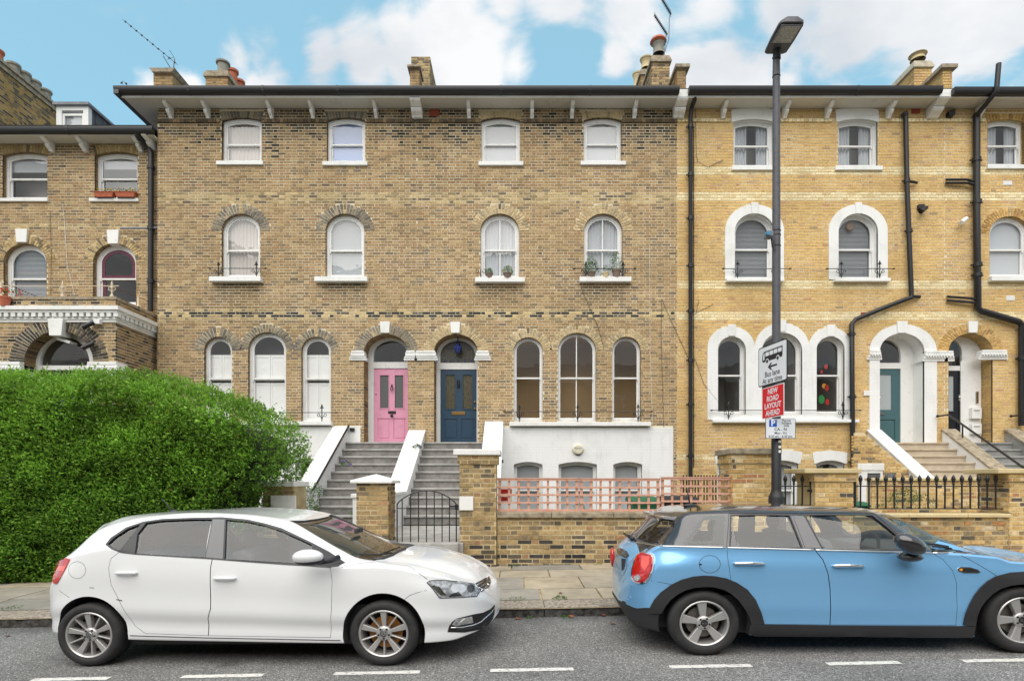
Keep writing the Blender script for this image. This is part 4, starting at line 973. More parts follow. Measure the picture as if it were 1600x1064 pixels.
# ================================================================== house D
D = House('terraced_house', 'yellow brick house with the black front door at the right edge, stone capped steps', 1477, 1800, ZE, Z0F, YF, col_yel, M['mortar_yellow'], seed=17)
o = D.opening(1543, 1600, 187, 191.5, 258.5, ring=12); window(D, o, 224.5, 'halfcurtain', sill=(1541, 1604, 259, .11, .06), fw=.06)
o = D.opening(1546, 1609, 338, 365, 433, ring=14); window(D, o, 388, 'blind_white', sill=(1543, 1618, 434, .13, .15), label='round-headed window with closed white shutters')
o = D.opening(1690, 1750, 187, 191.5, 258.5, ring=12); window(D, o, 224.5, 'dark')
o = D.opening(1690, 1752, 338, 365, 433, ring=14); window(D, o, 388, 'dark')
for a, b in ((1622, 1664), (1686, 1746)): o = D.opening(a, b, 524, 548, 647, ring=13); window(D, o, 585, 'dark')
dD = D.opening(1482, 1551, 521, 549, 692, ring=16.5, dep=.40)
leaf, fr, dx0, dx1, DZ = door_set(D, dD, 1462, 1503.3, 579, 690.9, 0, 0, 'black_paint', kind='dark', tr_y=(571.6, 578), glass_r=(587, 642))
q = MB(); q.ball((dx1-.08, dD['Yd']-.01, DZ(621)), .03); q.box(dx1-.10, dx1-.05, dD['Yd']+.0, dD['Yd']+.03, DZ(626), DZ(617)); q.build('door_handle', M['steel'], leaf, smooth=True)
key_block(D, 1511, 1526, 502.6, 520.5, out=.06)
impost(D, 1477.2, 1487, 549, 564.6, .06, 1, 1, True); impost(D, 1530, 1570, 547.7, 562, .10, 1, 1, True)
# letter boxes and intercom on the white lining of doorway D
q = MB(); q.box(dD['X1']-.60, dD['X1']-.02, dD['Yd']-.03, dD['Yd'], dD['Z0'], D.Z(560)); q.build('porch_lining', M['white_gloss'], D.root)
for (ya, yb) in ((637, 654), (662, 678)): 
    q = MB(); q.box(wx(1516, 16.33), wx(1531, 16.33), dD['Yd']-.14, dD['Yd']-.03, wz(yb, 16.3), wz(ya, 16.3)); b_ = q.build('mail_box', M['white_gloss'], D.root, bevel=.006)
    q = MB(); q.box(wx(1518.5, 16.33), wx(1528, 16.33), dD['Yd']-.146, dD['Yd']-.14, wz(ya+5, 16.3), wz(ya+4, 16.3)); q.build('mail_slot', M['black'], b_)
q = MB(); q.box(wx(1524, 16.36), wx(1528.5, 16.36), dD['Yd']-.06, dD['Yd']-.03, wz(630, 16.36), wz(611.5, 16.36)); ic = q.build('intercom', M['steel'], D.root, bevel=.003)
for i in range(5): q = MB(); q.box(wx(1525.2, 16.36), wx(1527.3, 16.36), dD['Yd']-.065, dD['Yd']-.06, wz(616+i*3.2, 16.36), wz(614.2+i*3.2, 16.36)); q.build('intercom_button', M['black'], ic)
# ================================================================== house L (left neighbour with porch)
YL = 16.2; ZL = 1.55+525*YL/900
Lh = House('terraced_house', 'lower brown brick house at the left edge with a dentilled brick porch', -260, 246.5, ZL, Z0F, YL, col_left, M['mortar_brown'], seed=23)
Lh.x1 = wx(246.3, YF)-.0
for k, (a, b, sa, sb) in enumerate(((3.8, 73.9, -3, 76.5), (148, 215, 141, 217.8))):
    o = Lh.opening(a, b, 237, 242, 310.5, ring=13, dep=.13); window(Lh, o, 276, 'blind_white', blind_to=(263 if k == 0 else 258)+0, fw=.08, sill=(sa, sb, 311, .09, .06), label='sash window with a blind lowered a third')
for k, (a, b) in enumerate(((5.6, 72.7), (145.5, 212.5))):
    o = Lh.opening(a, b, 380.5, 410, 476, ring=14, dep=.14)
    w_ = window(Lh, o, 433, 'slats' if k == 0 else 'dark', fw=.085, label='round-headed window with white shutter blind' if k == 0 else 'round-headed window with a ruby glass border')
    if k == 1:
        q = MB(); t = .12; X0, X1, ZS, ZC, Yd = o['X0'], o['X1'], o['ZS'], o['ZC'], o['Yd']
        out_ = arch_pts(X0+t, X1-t, Lh.Z(433)+.02, ZS, ZC-t, 22); in_ = arch_pts(X0+t+.10, X1-t-.10, Lh.Z(433)+.1, ZS, ZC-t-.10, 22)
        slab(q, out_, [in_], Yd+.032, Yd+.038); q.quad((X0+t, Yd+.07, o['Z0']+.1), (X0+t+.10, Yd+.07, o['Z0']+.1), (X0+t+.10, Yd+.07, Lh.Z(433)), (X0+t, Yd+.07, Lh.Z(433)))
        M['ruby'] = mat('ruby_glass', c(112, 52, 70), .12); q.build('ruby_border', M['ruby'], w_)
for a, b in ((-130, -66),): 
    o = Lh.opening(a, b, 237, 242, 310.5, ring=13); window(Lh, o, 276, 'dark'); o = Lh.opening(a, b, 380.5, 410, 476, ring=14); window(Lh, o, 433, 'dark')
key_block(Lh, 26.2, 45, 359, 379.8); key_block(Lh, 168.6, 187.8, 360.5, 382)
Lh.blocks.append([(Lh.X(-300), Lh.Z(359)+.001), (Lh.X(-299), Lh.Z(359)), (Lh.X(-299), Lh.Z(358)), (Lh.X(-300), Lh.Z(358))])
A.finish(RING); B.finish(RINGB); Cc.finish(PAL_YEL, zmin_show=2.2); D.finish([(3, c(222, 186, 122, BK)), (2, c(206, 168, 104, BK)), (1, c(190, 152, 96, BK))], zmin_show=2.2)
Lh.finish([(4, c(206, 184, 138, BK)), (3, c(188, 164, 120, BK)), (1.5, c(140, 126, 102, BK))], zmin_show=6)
Lh.rise = .4
for h in (A, B, Cc, D, Lh): h.body()
# ------------------------------------------------------------------ eaves
def eaves(h, x0, x1, zs, Yo, gx0=None, gx1=None, gtop=None, fascia=True, left_ret=False):
    Y = h.Y; mb = MB(); mb.box(x0, x1, Yo, Y+.3, zs, zs+.05); mb.build('soffit', M['soffit'], h.root)
    mb = MB(); mb.box(x0, x1, Yo-.03, Yo, zs-.02, zs+.2); mb.build('fascia', M['white'], h.root)
eaves(A, A.x0-.66, A.x1, ZE, 15.53); eaves(B, B.x0, B.x1-.0, ZE, 15.53); eaves(Cc, Cc.x0, Cc.x1, ZE, 15.53); eaves(D, D.x0, D.x1, ZE, 15.53)
ov = MB(); ov.box(A.x0-.64, A.x0-.003, 16.302, 18.4, ZE+.003, ZE+.05); ov.build('soffit', M['soffit'], A.root)
YG = 15.43; zg = 1.55+(750-137)*YG/900
gutter(A, A.x0-.78, A.x1, zg, YG); gutter(B, B.x0, wx(1061, YG), zg, YG); gutter(Cc, wx(1076, YG), wx(1471, YG), zg, YG); gutter(D, wx(1489, YG), D.x1, zg-.03, YG)
# verge returning along the left gable of house A
mb = MB(); mb.add([(A.x0-.78, YG-.07, zg), (A.x0-.78, 18.4, zg), (A.x0-.78, 18.4, zg-.2), (A.x0-.78, YG-.07, zg-.2), (A.x0-.64, YG-.07, zg), (A.x0-.64, 18.4, zg), (A.x0-.64, 18.4, zg-.2), (A.x0-.64, YG-.07, zg-.2)], [(0, 3, 2, 1), (4, 5, 6, 7), (0, 1, 5, 4), (3, 7, 6, 2), (0, 4, 7, 3)]); mb.build('verge_gutter', M['gutter'], A.root)
for a, b, big in ((266.5, 272, 0), (324.5, 329.5, 0), (423.5, 428.5, 0), (488, 492.5, 0), (586.5, 591, 0)): bracket(A, a, b)
bracket(A, 645, 649.9, big=True); bracket(B, 650.1, 661, big=True)
for a, b in ((730.5, 736), (828.5, 834), (890.5, 896), (987.5, 993)): bracket(B, a, b)
bracket(B, 1050.5, 1057.9, big=True); bracket(Cc, 1058.1, 1067, big=True)
for a, b in ((1125.5, 1131), (1221.5, 1227), (1287.5, 1293), (1383, 1388.5)): bracket(Cc, a, b)
bracket(Cc, 1446, 1462, big=True, proj=.56); bracket(D, 1523.5, 1529)
# string course (projecting brick band) under the brackets
def string(h, y0, y1, out, pal, gaps, m=None):
    mb = MB(); r = random.Random(5); z1, z0 = h.Z(y0), h.Z(y1); x = h.x0+.003
    while x < h.x1-.05:
        w = .098; xe = min(x+w, h.x1-.003)
        if not any(h.X(a)-.02 < (x+xe)/2 < h.X(b)+.02 for a, b in gaps): mb.col = mul(pick(r, pal), r.uniform(.85, 1.1)); mb.box(x, xe, h.Y-out, h.Y+.02, z0, z1)
        x += w+.012
    return mb.build('string_course', M['brick'], h.root, col=True, kind='stuff')
DK = [(3, c(120, 106, 86, BK)), (2, c(96, 88, 76, BK)), (1, c(150, 130, 100, BK))]
string(A, 187.5, 192.5, .045, DK, [(346, 409), (510, 571)]); string(B, 187.5, 192.5, .045, DK, [(751, 813), (911, 972)])
string(Cc, 187, 191.5, .04, PAL_BAND, [(1142, 1212), (1303, 1373)]); string(D, 187, 191.5, .04, PAL_BAND, [(1540, 1604), (1688, 1752)])
# L eaves
zg2 = 1.55+(750-199.5)*15.7/900
mb = MB(); mb.box(Lh.x0, Lh.x1, 15.80, YL+.3, ZL, ZL+.04); mb.build('soffit', M['soffit'], Lh.root)
mb = MB(); mb.box(Lh.x0, Lh.x1-.02, 15.765, 15.80, ZL-.01, ZL+.14); mb.build('fascia', M['white'], Lh.root)
gutter(Lh, Lh.x0, wx(240, 15.7), zg2, 15.69, r=.06)
for a, b, big in ((80, 86.5, 0), (132.5, 139, 0), (219.5, 225.5, 0)): bracket(Lh, a, b, yb=239.5)
bracket(Lh, 238, 245, yb=237, big=True)
for a, b in ((-20, -14), (-60, -54)): bracket(Lh, a, b, yb=239.5)
# ------------------------------------------------------------------ porch of house L
SP = 14.56; PX0, PX1 = wx(-64, SP), wx(181, SP); pyz = lambda y: wz(y, SP)
class Porch: pass
def brick_face_x(x, y0, y1, z0, z1, colf, parent, seed, name='side_brickwork', pitch=.079, mort='mortar_brown', blocks=()):
    """brick face in the YZ plane looking towards +X"""
    bk = MB(); bk.quad((x-.0085, y0, z0), (x-.0085, y1, z0), (x-.0085, y1, z1), (x-.0085, y0, z1)); bk.build('side_wall', M[mort], parent)
    r = random.Random(seed); mb = MB()
    for (a, b, a2, b2, za, zb) in lay_bricks(y0, y1, z0, z1, blocks, pitch=pitch, seed=seed):
        mb.col = colf(r, 0, 0); t = .03
        vs = [(x, a, za), (x, b, za), (x, b2, zb), (x, a2, zb), (x-t, a, za), (x-t, b, za), (x-t, b2, zb), (x-t, a2, zb)]
        mb.add(vs, [(0, 1, 2, 3), (1, 5, 6, 2), (3, 2, 6, 7), (4, 0, 3, 7), (4, 5, 1, 0)])
    return mb.build(name, M['brick'], parent, col=True, kind='stuff')
P = House('brick_porch', 'dark brick entrance porch with white dentil cornice and round arch at the left edge', -64, 181, pyz(468), .3, SP, lambda r, px, py, s=(): mul(pick(r, PAL_MAIN if r.random() < .6 else PAL_DARK), r.uniform(.85, 1.05)), M['mortar_brown'], seed=31)
P.root['category'] = 'porch'; del P.root['group']
o = P.opening(38, 146, 517, 566, 760, ring=23, dep=.34)
DRK = [(3, c(96, 92, 88, BK)), (3, c(74, 72, 72, BK)), (2, c(120, 112, 100, BK)), (1, c(160, 144, 116, BK))]
P.finish(DRK, zmin_show=4.0)
brick_face_x(P.x1, SP+.002, YL, .3, pyz(468), lambda r, a, b: mul(pick(r, PAL_MAIN if r.random() < .75 else PAL_DARK), r.uniform(.7, .9)), P.root, 4)
mb = MB(); mb.box(P.x0, P.x1+.03, SP-.03, YL, pyz(468), pyz(464)); mb.build('coping', M['coping'], P.root)
key_block(P, 80, 104, 499.5, 526, shrink=.78, out=.12)
q = MB(); q.poly_y([(P.X(86), P.Z(530)), (P.X(106), P.Z(536)), (P.X(107), P.Z(532)), (P.X(87), P.Z(526))], SP+.05, SP+.3); q.build('arch_soffit_block', M['white'], P.root)
def cornice(x0, x1, Yf, Yb, z):
    for k, (dz0, dz1, e) in enumerate(((-.10, .0, .16), (-.16, -.10, .12), (-.32, -.26, .05), (-.38, -.32, .03))):
        mb = MB(); mb.box(x0, x1+e, Yf-e, Yb, z+dz0, z+dz1); mb.build('cornice_moulding', M['white'], P.root, bevel=.008)
    x = x0+.02
    while x < x1+.05: 
        mb = MB(); mb.box(x, x+.11, Yf-.11, Yf+.02, z-.26, z-.16); mb.build('dentil', M['white'], P.root, bevel=.004); x += .172
    y = Yf+.06
    while y < Yb-.1: 
        mb = MB(); mb.box(x1-.02, x1+.11, y, y+.11, z-.26, z-.16); mb.build('dentil', M['white'], P.root, bevel=.004); y += .172
    mb = MB(); mb.box(x0, x1+.02, Yf-.02, Yb, z-.27, z-.15); mb.build('cornice_bed', M['white'], P.root)
cornice(PX0, PX1, SP, YL, pyz(480.5))
impost(P, 0-30, 38, 566.5, 588, .3, 1, 1, True, out=.12); impost(P, 140.5, 196-8, 566.5, 588, .3, 1, 1, True, out=.12)
leaf, fr, dx0, dx1, DZ = door_set(P, o, 62, 140, 578, 760, 0, 0, 'navy_dark', kind='dark', tr_y=(571, 577), glass_r=(600, 680))
# guard rail on the porch roof
q = MB(); zr = wz(446.5, SP+.1)
def rp(px, py): return W(px, py, SP+.08)
M['cream_iron'] = mat('cream_painted_iron', c(228, 212, 186), .6, noise=(20, c(150, 100, 70), .6, .75)); M['rust'] = mat('rusty_rod', c(120, 70, 52), .8)
q.tube([rp(-60, 447), rp(186, 447)], .011, 6); rail = q.build('balcony_rail', M['cream_iron'], P.root)
for pxx in (2, 98, 175):
    f = MB(); f.lathe([(.05, 0), (.05, .03), (.022, .06), (.022, .20), (.04, .24), (.02, .27), (.03, .33), (.001, .42)], tuple(rp(pxx, 464)), 8, 'z')
    for sg in (-1, 1): f.tube([rp(pxx, 455)+Vector((sg*.02, 0, 0)), rp(pxx, 455)+Vector((sg*.09, 0, .04)), rp(pxx, 455)+Vector((sg*.08, 0, .10)), rp(pxx, 455)+Vector((sg*.04, 0, .09))], .010, 6)
    f.build('rail_post', M['cream_iron'], rail, smooth=True)
f = MB(); f.lathe([(.05, 0), (.022, .06), (.022, .24), (.001, .32)], tuple(W(216, 479, 15.4)), 8, 'z'); f.build('rail_post', M['cream_iron'], rail, smooth=True)
q = MB(); q.tube([rp(170, 446), W(235, 472, YL-.1)], .008, 6); q.tube([rp(10, 444), W(62, 465, YL-.5)], .008, 6); q.build('stay_rod', M['rust'], rail)
# ------------------------------------------------------------------ drainpipes
ZT = lambda y, Y: wz(y, Y)
Yp = YF-.12
pipe(Cc, [W(1086, 151, YG+.1), W(1085, 158, 15.6), W(1081, 168, 15.8), W(1079, 182, Yp), W(1079, 745, Yp), W(1079, 800, Yp)], .058, collars=[tuple(W(1079, yy, Yp)) for yy in (198, 273, 341, 415, 486, 563, 632, 712)])
pipe(Cc, [W(1415, 179, Yp), W(1417, 283, Yp), W(1420, 360, Yp), W(1424, 458, Yp), W(1424, 465, Yp), W(1412, 469, Yp), W(1390, 477.5, Yp), W(1337, 499, Yp), W(1331, 506, Yp), W(1331.5, 600, Yp), W(1333, 729, Yp)], .062, collars=[tuple(W(a, b, Yp)) for a, b in ((1417, 283), (1420.5, 361), (1331, 522), (1332, 620), (1333, 722))])
q = MB(); q.tube([W(1418, 283, Yp), W(1423, 284, Yp), W(1433, 286, Yp+.05)], .035, 8); q.tube([W(1424, 463, Yp), W(1437, 464, Yp+.05)], .05, 8); q.tube([W(1412, 176, Yp-.0), W(1415, 181, Yp)], .085, 10); q.build('pipe_branch', M['black'], Cc.root, smooth=True)
pipe(D, [W(1526, 178, Yp), W(1526, 330, Yp), W(1528, 482, Yp), W(1533, 486, Yp), W(1592, 503, Yp), W(1597, 508, Yp), W(1597, 665, Yp)], .085, collars=[tuple(W(a, b, Yp)) for a, b in ((1526, 250), (1527, 316), (1527.5, 414), (1527.7, 430), (1597, 560))])
pipe(D, [W(1526, 182, Yp), W(1530, 176, Yp-.15), W(1557, 143, 15.32), W(1557.5, 136, 15.32), W(1560.5, 100, 15.32)], .062, 'vent_pipe')
for yy in (281, 286): q = MB(); q.tube([W(1526, yy+2, Yp), W(1518, yy+2, Yp), W(1512, yy, Yp), W(1478, yy, Yp+.05)], .035, 8); q.build('waste_pipe', M['black'], D.root, smooth=True)
for yy in (464, 470): q = MB(); q.tube([W(1526, yy+4, Yp), W(1516, yy+2, Yp), W(1480, yy-.5, Yp+.05)], .035, 8); q.build('waste_pipe', M['black'], D.root, smooth=True)
YLp = YL-.12
pipe(Lh, [W(213, 204, 15.72), W(215, 212, 15.75), W(224, 222, 15.95), W(232, 230, YLp), W(236, 240, YLp), W(236, 330, YLp), W(235, 486, YLp)], .07, collars=[tuple(W(236, yy, YLp)) for yy in (262, 357, 440)])
q = MB(); q.tube([W(188, 357, YLp), W(248, 356.5, YLp)], .03, 8); q.build('waste_pipe', M['lead'], Lh.root)
# air bricks and grilles
def airbrick(h, x0, x1, y0, y1, m, bars=5, out=.012):
    q = MB(); a, b, z0, z1 = h.X(x0), h.X(x1), h.Z(y1), h.Z(y0); q.box(a, b, h.Y-.004, h.Y+.01, z0, z1)
    w = (b-a)/bars
    for i in range(bars): q.box(a+w*i+w*.15, a+w*(i+1)-w*.15, h.Y-out-.004, h.Y-.004, z0+.01, z1-.01)
    q.build('air_brick', M[m], h.root)
airbrick(B, 671, 686, 171.5, 182, 'pink_brick'); airbrick(Cc, 1345, 1358, 488, 495, 'pink_brick'); airbrick(Cc, 1424, 1438, 170.5, 178, 'pink_brick'); airbrick(D, 1567, 1581, 283, 290, 'white'); airbrick(D, 1572, 1585, 462, 470, 'white')
# thin service cables
def cable(h, pts, r=.006, m='black', dy=.02): q = MB(); q.tube([W(a, b, h.Y-dy) for a, b in pts], r, 4); q.build('cable', M[m], h.root)
M['grey_cable'] = mat('grey_cable', c(96, 92, 86), .7)
cable(B, [(1034, 467), (1033, 520), (1034, 560), (1037, 665), (1043, 745)], m='grey_cable'); cable(B, [(1034, 467), (1048, 500), (1076, 560), (1077, 590)], m='grey_cable'); cable(B, [(908, 450), (935, 512), (944, 545)], m='grey_cable'); cable(B, [(1015, 384), (1016, 560), (1020, 665)], m='white', r=.004)
cable(Cc, [(1086, 152), (1088, 240), (1090, 252), (1106, 262), (1130, 250)], m='grey_cable'); cable(Cc, [(1084, 200), (1084, 730)], r=.011); cable(Cc, [(1086, 560), (1100, 600), (1120, 625)], m='grey_cable'); cable(Lh, [(98, 320), (101, 350), (105, 415), (117, 462)], m='white'); cable(Lh, [(78, 330), (80, 400), (79, 462)], m='grey_cable')
cable(Cc, [(1088, 487), (1092, 468)], m='grey_cable'); cable(Cc, [(1086, 489), (1114, 476)], m='grey_cable')
# ================================================================== front steps
def flight(label, X0, X1, m, n=10, zt=2.59, r=.204, t=.305, yl=15.72, back=16.4, zmin=.3, nose=.03):
    th = empty('front_steps', ((X0+X1)/2, yl-n*t, zmin), label, 'steps', 'stone steps up to the front doors')
    for k in range(0, n+1):
        z = zt-k*r; y0 = yl-k*t; y1 = y0+t+.02 if k else back
        mb = MB(); mb.box(X0, X1, y0, y1, z-.055, z)
        ro = [R.uniform(-.004, .004) for _ in range(2)]
        s = mb.build('step', M[m], th, bevel=.016)
        q = MB(); q.box(X0+.002, X1-.002, y0+nose, y1-.002, z-r-.0, z-.055); q.build('riser', M[m+'_r'] if m+'_r' in M else M[m], s)
    return th
M['step_r'] = mat('worn_step_riser', c(156, 152, 148), .9, noise=(6, c(112, 108, 105), .4, .72), bump=(30, .4, .006))
M['step_cream_r'] = mat('painted_riser', c(214, 200, 178), .85, noise=(4, c(186, 170, 150), .4, .75))
def parapet(parent, X0, X1, ztop, y1, zbot, y2, m_top='white', m_side='white_brick', flat=.0, y3=None, zbase=.3, yflat=None, cop=.07, over=.03):
    """sloping side wall: level from the house to y1 (height ztop), down to zbot at y2, level to y3"""
    y3 = y2 if y3 is None else y3; Yb = YF-.01
    pf = [(Yb, zbase), (Yb, ztop-cop), (y1, ztop-cop), (y2, zbot-cop), (y3, zbot-cop), (y3, zbase)]
    mb = MB(); mb.poly_x(pf[::-1], X0, X1); w = mb.build('parapet', M[m_side], parent)
    pf = [(Yb, ztop-cop), (Yb, ztop), (y1, ztop), (y2, zbot), (y3-.03, zbot), (y3-.03, zbot-cop), (y2, zbot-cop), (y1, ztop-cop)]
    mb = MB(); n = len(pf)
    xa, xb = X0-over, X1+over
    segs = [(0, 1, 2, 7), (7, 2, 3, 6), (6, 3, 4, 5)]
    vs = [(xa, a, b) for a, b in pf]+[(xb, a, b) for a, b in pf]
    mb.add(vs, [tuple(i for i in s_) for s_ in segs]+[tuple(i+n for i in s_[::-1]) for s_ in segs]+[((i+1) % n, i, i+n, (i+1) % n+n) for i in range(n)])
    mb.build('parapet_coping', M[m_top], w, bevel=.012); return w
stA = flight('worn grey stone steps rising to the pink front door', -4.69, -2.97, 'step')
parapet(stA, -5.06, -4.69, 3.01, 15.9, 1.38, 13.25, y3=13.0, zbase=.3)
q = MB(); Xh = -4.64; q.tube([(Xh-.04, 15.93, 3.03), (Xh, 15.88, 3.05), (Xh, 13.1, 1.33)], .026, 8); q.build('handrail', M['black'], stA, smooth=True)
q = MB(); q.box(A.X(548), A.X(555), YF-.10, YF-.05, A.Z(674), A.Z(669)); q.build('handrail_bracket', M['black'], stA)
stB = flight('worn grey stone steps rising to the slate blue front door', -2.56, -.86, 'step')
parapet(stB, -2.97, -2.56, 2.93, 15.9, 1.30, 13.2, y3=10.4, zbase=.3)
parapet(stB, -.86, -.41, 3.17, 15.9, 1.55, 13.4, y3=13.2, zbase=.3)
q = MB(); q.tube([W(757, 664, 15.85), W(757.5, 676, 15.8), W(752, 700, 15.7)], .018, 6); q.ball(tuple(W(757, 662, 15.85)), .035); q.ball(tuple(W(757, 668, 15.85)), .03); q.build('rail_post', M['lead'], stB, smooth=True)
pth = MB(); pth.box(-4.69, -.86, 9.15, 13.1, .25, .55); pth.build('garden_path', M['step'], None, bevel=.01, kind='structure')
q = MB(); q.box(wx(622, 9.2), wx(718, 9.2), 9.0, 9.4, .40, .56); q.build('gate_threshold', M['step'], None, bevel=.012, kind='structure')
q = MB(); q.box(wx(380, 9.2), wx(718, 9.2), 9.05, 9.4, .0, .40); q.build('path_edge', M['mortar_wall'], None, kind='structure')
stC = flight('sandstone steps with white parapet rising to the teal front door', 10.05, 11.79, 'step_cream', n=7, zt=2.58, r=.19)
parapet(stC, 9.72, 10.05, 2.95, 15.95, 1.63, 13.84, m_side='flat_yellow' if 0 else 'white', y3=13.7) if 0 else None
M['flat_yellow'] = mat('yellow_flank', c(222, 184, 118), .9)
def brick_side_parapet(parent, X0, X1, ztop, y1, zbot, y2, y3, m_top, inner):
    parapet(parent, X0, X1, ztop, y1, zbot, y2, m_top, inner, y3=y3)
brick_side_parapet(stC, 9.72, 10.05, 2.95, 15.95, 1.58, 13.84, 13.7, 'white', 'white_brick')
brick_side_parapet(stC, 11.79, 12.12, 2.97, 15.95, 1.83, 14.25, 14.1, 'coping', 'white_brick')
stD = flight('grey concrete steps leading up to the black front door', 12.12, 13.54, 'step_grey', n=9, zt=2.58, r=.2)
brick_side_parapet(stD, 13.54, 13.9, 2.97, 15.95, 1.83, 14.25, 14.1, 'coping', 'step_grey')
q = MB(); q.tube([W(1466, 650, 15.9), W(1482, 648, 15.6)], .022, 8); q.tube([W(1482, 648, 15.6), W(1600, 731, 12.8)], .026, 8); q.tube([W(1504, 664, 15.0), W(1504, 684, 15.0)], .018, 8); q.ball(tuple(W(1465, 650, 15.9)), .04); q.build('handrail', M['black'], stD, smooth=True)
q = MB(); q.tube([W(1581, 650, 15.9), W(1600, 648, 15.6), W(1680, 700, 13.5)], .022, 8); q.ball(tuple(W(1580, 650, 15.9)), .04); q.build('handrail', M['black'], stD, smooth=True)
# flank of yellow brickwork under the white parapet (triangle in front of the steps), basement door
fl = MB(); r_ = random.Random(9); YQ = 14.3
tri = [(wx(1331, YQ), .3), (wx(1470, YQ), .3), (wx(1470, YQ), wz(748, YQ)), (wx(1436, YQ), wz(748, YQ)), (wx(1350, YQ), wz(676, YQ)), (wx(1336, YQ), wz(676, YQ))]
area = empty('area_wall', (wx(1390, YQ), YQ, .3), 'yellow brick wall under the white sloping parapet beside the teal door steps', 'wall')
door_poly = [(wx(1342, YQ), .2), (wx(1376, YQ), .2), (wx(1376, YQ), wz(727, YQ)), (wx(1342, YQ), wz(727, YQ))]
q = MB(); slab(q, tri, [], YQ+.009, YQ+.06); q.build('wall', M['mortar_yellow'], area)
cut = MB(); ztri = lambda x: min(wz(676, YQ), wz(676, YQ)-(x-wx(1350, YQ))*(wz(676, YQ)-wz(748, YQ))/(wx(1436, YQ)-wx(1350, YQ)))
nb = 0
for b in lay_bricks(wx(1331, YQ), wx(1470, YQ), .3, wz(676, YQ), [], pitch=.076, seed=5):
    if b[5] > ztri((b[0]+b[1])/2)-.01 and b[5] > wz(748, YQ)-.02: continue
    mb = MB() if nb < 300 else cut; mb.col = mul(pick(r_, PAL_YEL if r_.random() < .7 else PAL_WALL), r_.uniform(.85, 1.05)); brick_solid(mb, b, YQ)
    if nb < 300: mb.build('brick', M['brick'], area, col=True)
    nb += 1
if cut.v: cut.build('brickwork', M['brick'], area, col=True, kind='stuff')
q = MB(); q.box(wx(1339, YQ), wx(1380, YQ), YQ-.05, YQ, wz(735, YQ), wz(724, YQ)); q.build('door_lintel', M['white'], area, bevel=.01)
q = MB(); slab(q, [(wx(1341, YQ), .3), (wx(1378, YQ), .3), (wx(1378, YQ), wz(735, YQ)), (wx(1341, YQ), wz(735, YQ))], [[(wx(1354, YQ), .3), (wx(1374.5, YQ), .3), (wx(1374.5, YQ), wz(739, YQ)), (wx(1354, YQ), wz(739, YQ))]], YQ-.035, YQ+.02); fr_ = q.build('door_frame', M['white'], area)
q = MB(); q.quad(*[(x, YQ-.01, z) for x, z in ((wx(1354, YQ), .3), (wx(1374.5, YQ), .3), (wx(1374.5, YQ), wz(739, YQ)), (wx(1354, YQ), wz(739, YQ)))]); q.build('door_glass', M['frosted'], fr_)
q = MB(); q.box(wx(1386, YQ), wx(1395, YQ), YQ-.02, YQ, wz(746, YQ), wz(740, YQ)); q.build('vent_plate', M['lead'], area)
AREA_WALL = 1
# ================================================================== garden walls and piers (bricks one by one)
def wall_cols(r, i, dark=.0):
    return mul(pick(r, PAL_WALL), r.uniform(.85, 1.12))
def brick_block(parent, X0, X1, Yf, Yb, z0, z1, colf, seed, pitch=.0765, side=None, mort='mortar_wall', cap=300, L=.215, H=.10, out=.0, jit=.006):
    q = MB(); q.box(X0+.006, X1-.006, Yf+.006, Yb-.005, z0, z1); q.build('core', M[mort], parent)
    r = random.Random(seed); n = 0; rest = MB()
    for b in lay_bricks(X0, X1, z0, z1, [], pitch=pitch, seed=seed, L=L, H=H, j=.0155):
        mb = MB() if n < cap else rest; mb.col = colf(r, (b[0]+b[1])/2, b[4]); brick_solid(mb, b, Yf, jit=jit, th=.05)
        if n < cap: mb.build('brick', M['brick'], parent, col=True)
        n += 1
    if side:
        xs = X1 if side == 'R' else X0; sg = 1 if side == 'R' else -1
        for (a, b, a2, b2, za, zb) in lay_bricks(Yf+.001, Yb, z0, z1, [], pitch=pitch, seed=seed+1, L=L, H=H, j=.0155):
            mb = MB() if n < cap else rest; mb.col = mul(colf(r, xs, za), .95); t = .04; e = r.uniform(0, jit)*sg
            vs = [(xs+e, a, za), (xs+e, b, za), (xs+e, b2, zb), (xs+e, a2, zb), (xs-t*sg, a, za), (xs-t*sg, b, za), (xs-t*sg, b2, zb), (xs-t*sg, a2, zb)]
            fs = [(0, 1, 2, 3), (1, 5, 6, 2), (3, 2, 6, 7), (4, 0, 3, 7), (4, 5, 1, 0)]
            mb.add(vs, fs if sg > 0 else [f[::-1] for f in fs])
            if n < cap: mb.build('brick', M['brick'], parent, col=True)
            n += 1
    if rest.v: rest.build('brickwork', M['brick'], parent, col=True, kind='stuff')
def cf_brown(lo=.45, dark_lo=.5):
    def f(r, x, z):
        pal = PAL_WALL
        if z < lo and r.random() < dark_lo: pal = [(3, c(74, 72, 72, BK)), (2, c(104, 98, 88, BK)), (1, c(56, 56, 60, BK))]
        return mul(pick(r, pal), r.uniform(.88, 1.1))
    return f
def cf_yellow(r, x, z): return mul(pick(r, [(5, c(212, 180, 122, BK)), (4, c(196, 164, 108, BK)), (3, c(222, 194, 140, BK)), (1.2, c(160, 140, 110, BK)), (.7, c(190, 140, 104, BK)), (.5, c(104, 98, 92, BK)), (.7, c(226, 206, 168, BK))]), r.uniform(.98, 1.16))
